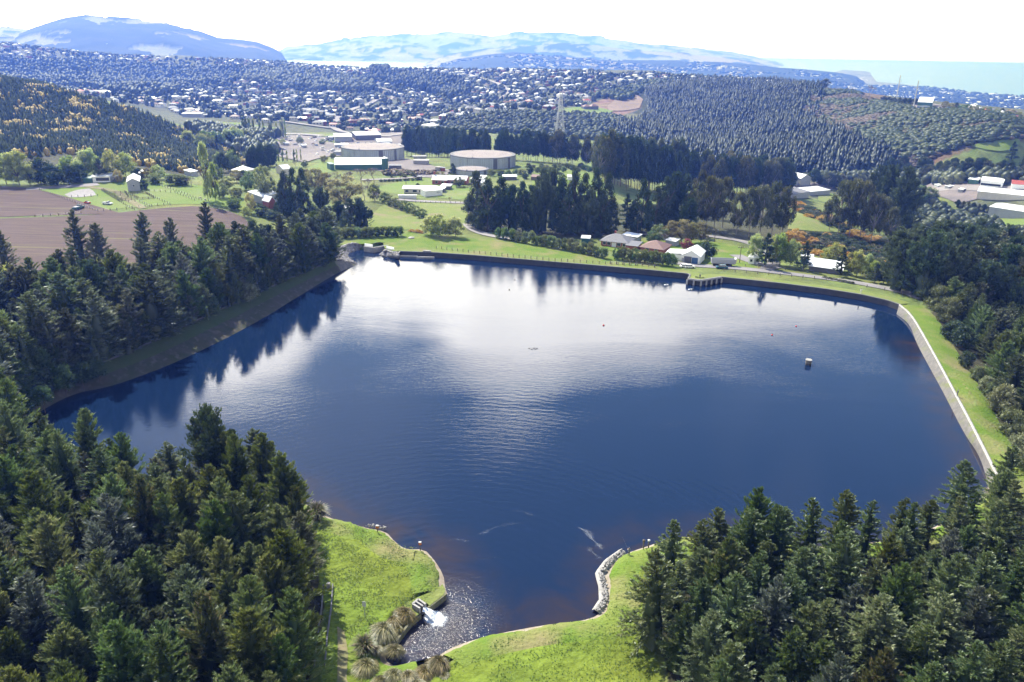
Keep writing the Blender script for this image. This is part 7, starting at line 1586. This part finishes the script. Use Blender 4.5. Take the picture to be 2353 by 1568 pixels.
# shelter belts: three long rows of tall pines
AUTO += [('pine belt behind the right tank', 'the belt behind the right tank'), ('tall tree block beyond the knoll', 'the tree block beyond the knoll'), ('tree block behind the gum row', 'the block behind the gum row'), ('trees at the foot of the east hill', 'the foot of the east hill'), ('pale trees behind the gorse hill', 'the trees behind the gorse hill'), ('dark belt at the foot of the gorse hill', 'the belt below the gorse hill'), ('trees at the bend of the belt', 'the belt bend'), ('poplar row beside the works', 'the poplar row by the works'), ('thin poplars in the gravel yard', 'the gravel yard'), ('trees beside the pale gables', 'the trees by the pale gables'), ('houses of the valley suburb', 'the near valley suburb'), ('vehicles in the works yards', 'the works yards')]
def belt(pts, hp, wp, n, kind, where, group, jit=3, rmin=300, depth=1):
    P = np.array([at(u, v, rmin) for u, v in pts]); g = resample_n(P, n); m = mpp(g[0])
    for d in range(depth):
        for q in g:
            x, y = q[0] + random.uniform(-jit, jit), q[1] + d * 7 + random.uniform(-jit, jit); z = float(T(x, y)); k = kind if isinstance(kind, str) else random.choice(kind); h = hp * mpp((x, y, z)) * random.uniform(.85, 1.08)
            plant(k, (x, y, z), h, wp * mpp((x, y, z)) * random.uniform(.9, 1.2), 'shelter_pine', 'tall close-grown pine ' + where, 'tree', group)
belt([(940, 360), (1000, 362), (1060, 366), (1150, 368), (1235, 372), (1290, 376)], 62, 28, 34, ['sheltpine'], 'in the straight belt behind the right tank', 'pine belt behind the right tank', 3, 500, 2)
belt([(1290, 380), (1330, 386), (1380, 395), (1400, 420)], 76, 40, 13, ['gum', 'sheltpine'], 'at the bend of the belt beyond the knoll', 'trees at the bend of the belt', 4, 400, 2)
belt([(1385, 424), (1420, 428), (1460, 436), (1500, 440), (1540, 444), (1565, 448)], 108, 42, 16, ['gum', 'sheltpine'], 'in the tall block beyond the knoll', 'tall tree block beyond the knoll', 4, 400, 3)
belt([(1600, 440), (1650, 446), (1700, 450), (1760, 452), (1810, 455)], 84, 40, 16, ['gum', 'sheltpine'], 'in the block right of the white-roofed yards', 'tree block behind the gum row', 4, 400, 3)
belt([(500, 398), (540, 394), (580, 390), (620, 384)], 50, 30, 9, ['sheltpine', 'macro', 'broad'], 'in the dark belt at the foot of the gorse hill', 'dark belt at the foot of the gorse hill', 4, 400, 2)
belt([(560, 314), (590, 315), (620, 317), (660, 318)], 40, 9, 16, 'poplar', 'slim poplar in the row beside the works', 'poplar row beside the works', 2, 700, 1)
belt([(640, 372), (670, 372), (695, 370)], 26, 8, 6, 'poplar', 'thin poplar in the gravel yard', 'thin poplars in the gravel yard', 2, 600, 1)
belt([(430, 335), (480, 338), (520, 335), (560, 330)], 34, 34, 9, ['fresh', 'broad'], 'pale round tree on the valley edge behind the gorse hill', 'pale trees behind the gorse hill', 5, 600, 2)
belt([(2060, 408), (2120, 404), (2200, 405), (2280, 403), (2353, 400)], 36, 30, 14, ['gum', 'sheltpine'], 'along the foot of the eastern scrub hill', 'trees at the foot of the east hill', 6, 500, 2)
belt([(1880, 428), (1920, 432), (1960, 436), (2010, 440)], 36, 30, 7, ['gum', 'sheltpine'], 'beside the steep pale gables', 'trees beside the pale gables', 5, 450, 1)
single('larch', 2322, 372, 44, 26, 'alone on the green slope at the right edge', rmin=500)
row('dark', [(1790, 192, 26, 32)], 'round on the skyline of the pine hill', None, 1000); row('dark', [(1862, 201, 14, 24), (1880, 201, 20, 28), (1895, 202, 20, 26)], 'on the skyline right of the pine hill', None, 1000); single('bare', 1997, 224, 30, 34, 'big and brown on the right ridge', rmin=900)
row(['pine', 'macro'], [(2030 + i * 12, 237 + i * .8, 14, 16) for i in range(9)], 'in the row behind the monopoles', 'ridge row behind the monopoles', 950)
row(['broad', 'macro', 'olive'], [(2170 + i * 13, 250 + i * 1.6 + (i % 2) * 3, 16, 20) for i in range(14)], 'on the right ridge among the houses', 'ridge trees among the houses', 800)
# ---------------------------------------------------------------- far plantations and suburb, merged
def low_conifer(m=7):
    V = []; f = []
    for k, (z0, z1, r) in enumerate([(0.05, 0.5, 0.5), (0.3, 0.75, 0.37), (0.55, 1.0, 0.24)]):
        b = len(V)
        for i in range(m):
            a = 2 * PI * i / m + k; q = r * (0.75 if i % 2 else 1.1); V.append((q * math.cos(a), q * math.sin(a), z0 + .04 * (i % 2)))
        V.append((0, 0, z1)); V.append((0, 0, z0 + .05))
        for i in range(m): f.append((b + i, b + (i + 1) % m, b + m))
    return np.array(V), np.array(f)
def low_blob():
    V = []; f = []; rings = [(-.1, .3), (.15, .48), (.45, .5), (.75, .36)]; m = 7
    for k, (z, r) in enumerate(rings):
        for i in range(m):
            a = 2 * PI * (i + .5 * (k % 2)) / m; q = r * (0.8 + .35 * ((i * 7 + k * 3) % 5) / 5); V.append((q * math.cos(a), q * math.sin(a), z + .06 * ((i * 3 + k) % 3)))
    V.append((0, 0, .98))
    for k in range(3):
        for i in range(m): f += [(k * m + i, k * m + (i + 1) % m, (k + 1) * m + i), (k * m + (i + 1) % m, (k + 1) * m + (i + 1) % m, (k + 1) * m + i)]
    for i in range(m): f.append((3 * m + i, 3 * m + (i + 1) % m, 4 * m))
    return np.array(V), np.array(f)
def merge(name, proto, P, sw, sh, mat, tone=None, parent=None, kind='stuff', quadf=False):
    V, f = proto; n = len(P); a = rng.uniform(0, 2 * PI, n); c, s = np.cos(a)[:, None], np.sin(a)[:, None]
    jit = rng.uniform(.85, 1.15, (n, len(V)))
    X = (V[None, :, 0] * c - V[None, :, 1] * s) * sw[:, None] * jit + P[:, 0:1]; Y = (V[None, :, 0] * s + V[None, :, 1] * c) * sw[:, None] * jit + P[:, 1:2]; Z = V[None, :, 2] * sh[:, None] + P[:, 2:3]
    VV = np.stack([X, Y, Z], -1).reshape(-1, 3); FF = (f[None] + (np.arange(n) * len(V))[:, None, None]).reshape(-1, f.shape[1])
    t = np.repeat(rng.uniform(.15, .95, n) if tone is None else tone, len(f)) * rng.uniform(.8, 1.2, len(FF))
    o = ob(name, mesh(name, VV, FF, mat, False, {'tone': ('FACE', 'FLOAT', np.clip(t, 0, 1))}), parent); tag(o, kind=kind); return o
def scatter(poly, r0, r1, n, margin=0):
    """uniform on the ground inside a picture outline and a range of distance"""
    pj = np.array(poly, float); A = [az_of(u, v) for u, v in poly]; a0, a1 = min(A) - .02, max(A) + .02
    out = np.zeros((0, 3)); 
    for _ in range(14):
        m = n * 3; a = rng.uniform(a0, a1, m); r = np.sqrt(rng.uniform(r0 ** 2, r1 ** 2, m)); x, y = r * np.sin(a), r * np.cos(a); z = T(x, y); P = np.stack([x, y, z], 1)
        q = proj(P); k = inpoly(q[:, 0], q[:, 1], pj); out = np.vstack([out, P[k]])
        if len(out) >= n: break
    return out[:n]
LC, LB = low_conifer(), low_blob()
ROADS = [[(775, 276), (762, 288), (770, 298), (800, 308), (850, 314), (900, 316)], [(858, 202), (895, 208), (910, 216), (898, 228), (850, 240), (800, 255), (770, 278)], [(1078, 172), (1120, 185), (1160, 200), (1168, 214), (1150, 228)], [(900, 314), (960, 306), (1010, 292), (1080, 276), (1150, 270)], [(560, 300), (650, 310), (740, 315)], [(640, 280), (760, 296)]]
def off_road(P, w=3.2):
    q = proj(P); d = np.full(len(P), 1e9)
    for r in ROADS: d = np.minimum(d, dist_poly(q[:, 0], q[:, 1] - 1.5, r, False))
    return P[d > w]
def lm(name, c1, c2, c3=None): return leaf(name, c1, c2, c3, .15, .0, .0, .03)
FM = dict(hillp=lm('hill_pine', (.014, .028, .010), (.045, .068, .02), (.09, .11, .04)), pine=lm('far_pine', (.008, .016, .009), (.024, .036, .016), (.05, .06, .03)), mixed=lm('far_tree', (.02, .032, .016), (.06, .075, .032), (.15, .16, .07)), brown=lm('far_scrub', (.04, .035, .02), (.11, .075, .045), (.17, .12, .07)), yel=lm('far_gorse', (.26, .17, .001), (.40, .28, .001), (.48, .35, .004)), green=lm('far_bush', (.022, .036, .014), (.052, .068, .026), (.09, .10, .04)))
# left hill: young pines with gorse
HL = [(-60, 165), (0, 183), (60, 190), (150, 215), (230, 235), (300, 254), (370, 280), (430, 305), (500, 330), (560, 350), (580, 375), (520, 385), (430, 400), (300, 378), (150, 352), (60, 365), (0, 385), (-60, 390)]
P = scatter(HL, 480, 930, 7500); g = fbm(P[:, 0] + .4 * P[:, 1], (P[:, 1] - .3 * P[:, 0]) * .6, 13.0, 4.0) + rng.normal(0, .28, len(P))
k = (g > .72)
merge('hill_pines', LC, P[~k], rng.uniform(2.2, 3.6, (~k).sum()), rng.uniform(4.0, 7.5, (~k).sum()), FM['hillp'])
P2 = P[k]; P2 = np.vstack([P2 + rng.normal(0, 1.5, P2.shape) * [1, 1, 0] for _ in range(2)]); P2[:, 2] = T(P2[:, 0], P2[:, 1])
merge('hill_gorse', LB, P2, rng.uniform(2.0, 4.0, len(P2)), rng.uniform(2.6, 5.2, len(P2)), FM['yel'])
# right hill: plantation and scrub
HR = [(1480, 205), (1560, 196), (1640, 190), (1720, 186), (1780, 192), (1850, 198), (1852, 240), (1838, 262), (1880, 290), (1960, 318), (2030, 345), (2100, 390), (2000, 400), (1900, 400), (1760, 392), (1640, 375), (1560, 360), (1500, 330), (1440, 320), (1400, 300), (1470, 280), (1490, 250)]
P = scatter(HR, 700, 1640, 8500); g = fbm(P[:, 0], P[:, 1], 75.0, 3.0); g2 = fbm(P[:, 0], P[:, 1], 160.0, 7.0); kp = (g2 < .95); P, g = P[kp], g[kp]
merge('plantation', LC, P, rng.uniform(5.5, 9.5, len(P)), rng.uniform(8, 15, len(P)) * (1 + .22 * np.clip(g, -1, 1)), FM['pine'], np.clip(.5 + .35 * g + rng.normal(0, .2, len(P)), 0, 1))
P = scatter([(1835, 196), (1885, 202), (1900, 215), (1880, 250), (1900, 296), (1960, 325), (1940, 318), (1850, 268)], 700, 1640, 170); merge('plantation_edge', LC, P, rng.uniform(5, 9, len(P)), rng.uniform(7, 15, len(P)), FM['pine'])
HS = [(1852, 203), (1900, 206), (1960, 212), (2010, 232), (2100, 253), (2200, 258), (2353, 275), (2420, 285), (2420, 315), (2300, 322), (2230, 332), (2150, 360), (2110, 390), (2030, 342), (1960, 312), (1880, 286), (1842, 262)]
P = scatter(HS, 750, 1500, 9000); g = fbm(P[:, 0], P[:, 1], 60.0, 1.0) + rng.normal(0, .3, len(P))
merge('hill_scrub', LB, P[g > .1], rng.uniform(4, 9, (g > .1).sum()), rng.uniform(1.5, 3.5, (g > .1).sum()), FM['brown']); merge('hill_bush', LB, P[g <= .1], rng.uniform(4, 11, (g <= .1).sum()), rng.uniform(2, 6, (g <= .1).sum()), FM['green'])
# woods and bush in the middle
for nm, poly, r0, r1, n, pr, w, h, m in [
    ('scarp_wood', [(-60, 140), (150, 142), (330, 150), (450, 162), (560, 160), (600, 175), (520, 200), (440, 202), (400, 222), (330, 232), (200, 210), (0, 190), (-60, 180)], 1500, 3000, 2600, LB, (9, 16), (10, 20), 'pine'),
    ('park_wood', [(570, 160), (680, 160), (760, 175), (860, 178), (860, 210), (760, 215), (640, 205), (560, 190)], 1500, 2800, 1100, LB, (9, 15), (10, 18), 'mixed'),
    ('town_belt', [(850, 160), (890, 158), (900, 182), (940, 170), (1000, 180), (1070, 190), (1080, 225), (1030, 235), (990, 215), (920, 205), (860, 190)], 1400, 2700, 900, LB, (9, 15), (12, 22), 'pine'),
    ('gully_scrub', [(960, 300), (1020, 284), (1100, 262), (1180, 262), (1290, 262), (1420, 268), (1500, 300), (1480, 330), (1300, 318), (1100, 305), (1000, 318)], 820, 1500, 1400, LB, (5, 9), (4, 8), 'green'),
    ('valley_wood', [(430, 300), (520, 300), (640, 318), (600, 330), (640, 350), (610, 372), (560, 362), (480, 330)], 650, 1100, 700, LB, (7, 11), (8, 13), 'mixed'),
    ('valley_trees', [(1860, 415), (2110, 408), (2353, 405), (2420, 405), (2420, 425), (2250, 420), (2110, 428), (1900, 430)], 520, 900, 350, LB, (6, 10), (6, 11), 'mixed'),
    ('east_gully_bush', [(1960, 470), (2150, 470), (2260, 500), (2330, 530), (2420, 560), (2420, 590), (2200, 570), (2050, 520)], 380, 700, 500, LB, (4, 8), (3, 7), 'green'),
    ('rough_grass', [(880, 392), (1000, 395), (1000, 402), (880, 404)], 400, 700, 160, LB, (2, 4), (1.2, 2), 'brown'),
    ('hillside_trees', [(1350, 225), (1460, 205), (1480, 190), (1560, 186), (1480, 210), (1440, 235), (1400, 228)], 1100, 2200, 260, LB, (7, 12), (6, 12), 'mixed')]:
    P = scatter(poly, r0, r1, n); merge(nm, pr, P, rng.uniform(*w, len(P)), rng.uniform(*h, len(P)), FM[m])
# suburb
SUB = [(-80, 96), (0, 100), (100, 112), (200, 124), (400, 134), (600, 140), (760, 152), (1000, 158), (1200, 162), (1480, 170), (1640, 180), (1800, 188), (1900, 200), (1640, 196), (1480, 200), (1440, 215), (1400, 228), (1340, 245), (1260, 254), (1130, 258), (1060, 280), (1000, 302), (940, 308), (850, 306), (760, 300), (640, 285), (560, 276), (430, 268), (380, 250), (170, 222), (-80, 200)]
WOODS = [[(-60, 140), (150, 142), (330, 150), (450, 162), (560, 160), (600, 175), (520, 200), (440, 202), (400, 222), (200, 210), (0, 190)], [(570, 160), (680, 160), (760, 175), (860, 178), (860, 210), (760, 215), (640, 205)], [(850, 160), (890, 158), (900, 182), (1000, 180), (1070, 190), (1060, 225), (920, 205)], [(740, 272), (790, 270), (800, 300), (760, 300)]]
P = scatter(SUB, 950, 3100, 3600); q = proj(P)
keep = np.ones(len(P), bool)
for w_ in WOODS: keep &= ~(inpoly(q[:, 0], q[:, 1], w_) & (rng.random(len(P)) < .9))
P = off_road(P[keep], 4.5)
# thin by spacing so that houses stand apart
grid = {}; kk = []
for i, (x, y, z) in enumerate(P):
    c = (int(x // 15), int(y // 15))
    if c in grid: continue
    grid[c] = 1; kk.append(i)
P = P[kk]; q = proj(P); order = np.argsort(q[:, 2]); P = P[order]
print('houses', len(P))
def roofs(L, W, H, rh, hip):
    m = MB(); g = .5; t = 0.05; h = L / 2
    if hip:
        rx = max(h - W / 2, .5); m.add([(-h - g, -g - W / 2, H), (h + g, -g - W / 2, H), (h + g, W / 2 + g, H), (-h - g, W / 2 + g, H), (-rx, 0, H + rh), (rx, 0, H + rh)], [(0, 1, 5, 4), (1, 2, 5), (2, 3, 4, 5), (3, 0, 4), (0, 3, 2, 1)])
    else: m.add([(-h - g, -g - W / 2, H), (h + g, -g - W / 2, H), (h + g, W / 2 + g, H), (-h - g, W / 2 + g, H), (-h - g, 0, H + rh), (h + g, 0, H + rh)], [(0, 1, 5, 4), (1, 2, 5), (2, 3, 4, 5), (3, 0, 4), (0, 3, 2, 1)])
    return m
HP = []
for i, (L, W, H, rh, hip) in enumerate([(14, 9, 3.4, 2.4, True), (12, 8, 3.2, 2.0, False), (16, 9, 5.6, 2.2, True), (13, 10, 4.0, 1.4, False)]):
    wl = MB().box(-L / 2, L / 2, -W / 2, W / 2, -3, H)
    rm = roofs(L, W, H, rh, hip)
    wn = MB(); [wn.box(x - .9, x + .9, -W / 2 - .06, -W / 2 - .01, H - 2.2, H - .9) for x in (-L * .3, 0, L * .3)]
    HP.append((wl, rm, wn))
WM = ['white', 'cream', 'greyw', 'brick', 'cream']; RMt = ['roofw', 'roofw', 'roofw', 'greyw', 'greyw', 'roofg', 'roofb', 'roofr', 'roofg', 'roofg', 'greyw', 'roofb']
mcache = {}
def hm(i, w, r):
    k = (i, w, r)
    if k not in mcache: mcache[k] = (HP[i][0].mesh('house_wall', M_[w]), HP[i][1].mesh('house_roof', M_[r]), HP[i][2].mesh('house_windows', M_['glass']))
    return mcache[k]
RL = {'roofw': 'white-roofed', 'greyw': 'light grey-roofed', 'roofg': 'dark grey-roofed', 'roofb': 'brown-roofed', 'roofr': 'red-roofed'}
for (x, y, z) in P[:300]:
    i = random.randrange(4); w = random.choice(WM); r = random.choice(RMt); a, b, c = hm(i, w, r)
    e = ob('suburban_house', None, None, (x, y, z + .3), random.gauss(0, .5) + math.atan2(-x, y), random.uniform(.75, 1.08)); tag(e, RL[r] + ' house among garden trees on the near part of the valley suburb', 'house', 'houses of the valley suburb')
    ob('wall', a, e); ob('roof', b, e); ob('windows', c, e)
rest = P[300:]
for gi in range(5):
    R0 = rest[gi::5]; i = gi % 4; V0 = np.array(HP[i][1].v); f0 = [tuple(t) for t in HP[i][1].f]; ft = []
    for t in f0: ft += [(t[0], t[k], t[k + 1]) for k in range(1, len(t) - 1)]
    Vw = np.array(HP[i][0].v); fw = []
    for t in HP[i][0].f: fw += [(t[0], t[k], t[k + 1]) for k in range(1, len(t) - 1)]
    ang = rng.normal(0, .5, len(R0)); sc = rng.uniform(.75, 1.1, len(R0))
    for nm, Vx, fx, mt in (('far_house_roofs', V0, np.array(ft), ['roofw', 'greyw', 'roofw', 'roofb', 'roofg'][gi]), ('far_house_walls', Vw, np.array(fw), ['cream', 'white', 'greyw', 'cream', 'brick'][gi])):
        c, s = np.cos(ang)[:, None], np.sin(ang)[:, None]; s_ = sc[:, None]
        X = (Vx[None, :, 0] * c - Vx[None, :, 1] * s) * s_ + R0[:, 0:1]; Y = (Vx[None, :, 0] * s + Vx[None, :, 1] * c) * s_ + R0[:, 1:2]; Z = Vx[None, :, 2] * s_ + R0[:, 2:3]
        FF = (fx[None] + (np.arange(len(R0)) * len(Vx))[:, None, None]).reshape(-1, 3)
        tag(ob(nm, mesh(nm, np.stack([X, Y, Z], -1).reshape(-1, 3), FF, M_[mt])), kind='stuff')
P = scatter(SUB, 950, 3100, 11000); P = off_road(P + rng.normal(0, 3, P.shape) * [1, 1, 0])
k = rng.random(len(P)); 
for nm, sel, m in (('garden_trees', k < .38, 'mixed'), ('garden_evergreens', (k >= .38) & (k < .82), 'pine'), ('garden_shrubs', k >= .82, 'green')):
    Q = P[sel]; merge(nm, LB, Q, rng.uniform(5, 11, len(Q)), rng.uniform(4.5, 11.5, len(Q)), FM[m])
# houses far off on the lower hill and the coast
def far_dots(name, n, f, smin, smax, mat):
    pts = []
    while len(pts) < n:
        p = f()
        if p is not None: pts.append(p)
    P = np.array(pts); mb = MB().box(-.5, .5, -.5, .5, 0, .55); V = np.array(mb.v); fx = np.array(mb.f)
    s = rng.uniform(smin, smax, len(P))[:, None]; X = V[None, :, 0] * s + P[:, 0:1]; Y = V[None, :, 1] * s * .7 + P[:, 1:2]; Z = V[None, :, 2] * s * .6 + P[:, 2:3]
    FF = (fx[None] + (np.arange(len(P)) * 8)[:, None, None]).reshape(-1, 4); tag(ob(name, mesh(name, np.stack([X, Y, Z], -1).reshape(-1, 3), FF, M_[mat])), kind='stuff')
def on_hill(u0, u1, r0, r1):
    def f():
        a = rng.uniform(az_of(u0, 150), az_of(u1, 150)); r = rng.uniform(r0, r1); z = float(far_height(np.array([[a]]), np.array([[r]]))[0, 0])
        if z < -140: return None
        return (r * math.sin(a), r * math.cos(a), z + 2)
    return f
far_dots('far_hill_houses', 900, on_hill(1000, 2000, 5100, 6500), 14, 24, 'white')
far_dots('far_hill_houses_west', 70, on_hill(170, 320, 4900, 5600), 16, 26, 'white')
far_dots('harbourside_houses', 260, on_hill(700, 1100, 11600, 12500), 24, 44, 'white')
cpoly = np.array(coast + inner)
def on_coast():
    a = rng.uniform(az_of(1800, 200), az_of(2500, 240)); r = rng.uniform(3000, 6500); x, y = r * math.sin(a), r * math.cos(a)
    return (x, y, -146.0) if inpoly(np.array([x]), np.array([y]), cpoly)[0] else None
far_dots('coast_houses', 900, on_coast, 12, 26, 'white')
P = np.array([p for p in (on_coast() for _ in range(3500)) if p]); merge('coast_trees', LB, P, rng.uniform(14, 34, len(P)), rng.uniform(8, 16, len(P)), FM['pine'])
P = []; f = on_hill(1000, 2000, 5100, 6600)
while len(P) < 2200:
    p = f(); 
    if p: P.append(p)
P = np.array(P); merge('far_hill_trees', LB, P, rng.uniform(18, 40, len(P)), rng.uniform(9, 16, len(P)), FM['pine'])

# ---------------------------------------------------------------- labels that single out each member of a large group
def spread_labels():
    bpy.context.view_layer.update()
    by = {}
    for o in COL.objects:
        g = o.get('group')
        if g and o.parent is None: by.setdefault(g, []).append(o)
    RW = [['upper left', 'top centre', 'upper right'], ['centre left', 'middle', 'centre right'], ['lower left', 'bottom centre', 'lower right']]
    for g, place in AUTO:
        L = by.get(g, [])
        if len(L) < 2: continue
        q = proj(np.array([tuple(o.location) for o in L])); u, v = q[:, 0], q[:, 1]
        cu = np.quantile(u, [1 / 3, 2 / 3]); cv = np.quantile(v, [1 / 3, 2 / 3]); cells = {}
        for i, o in enumerate(L):
            w = o.get('word')
            if not w:
                w = ' '.join(o['label'].split(' ')[:3]) if 'house' not in g else o['label'].split(' ')[0] + ' house'
                if g.startswith('houses'): w = o['label'].split(' house')[0] + ' house'
                elif g.startswith('scrub'): w = 'orange-flowering gorse bush' if 'orange' in o['label'] else 'dark scrub bush'
                elif g.startswith('vehicles'): w = 'small vehicle'
                elif 'poplar' in g: w = 'slim poplar'
                elif 'pale trees' in g: w = 'pale round tree'
                else: w = 'tall tree'
            k = (w, int(np.searchsorted(cv, v[i])), int(np.searchsorted(cu, u[i]))); cells.setdefault(k, []).append((u[i], o))
        for (w, r, c), it in cells.items():
            it.sort(key=lambda t: t[0]); n = len(it)
            for j, (_, o) in enumerate(it):
                s = '%s, %s of %s' % (w, RW[r][c], place)
                if n > 1 and j < len(ORD): s += ', %s from the left' % ORD[j]
                o['label'] = s
    for o in COL.objects:
        if 'word' in o.keys(): del o['word']
spread_labels()
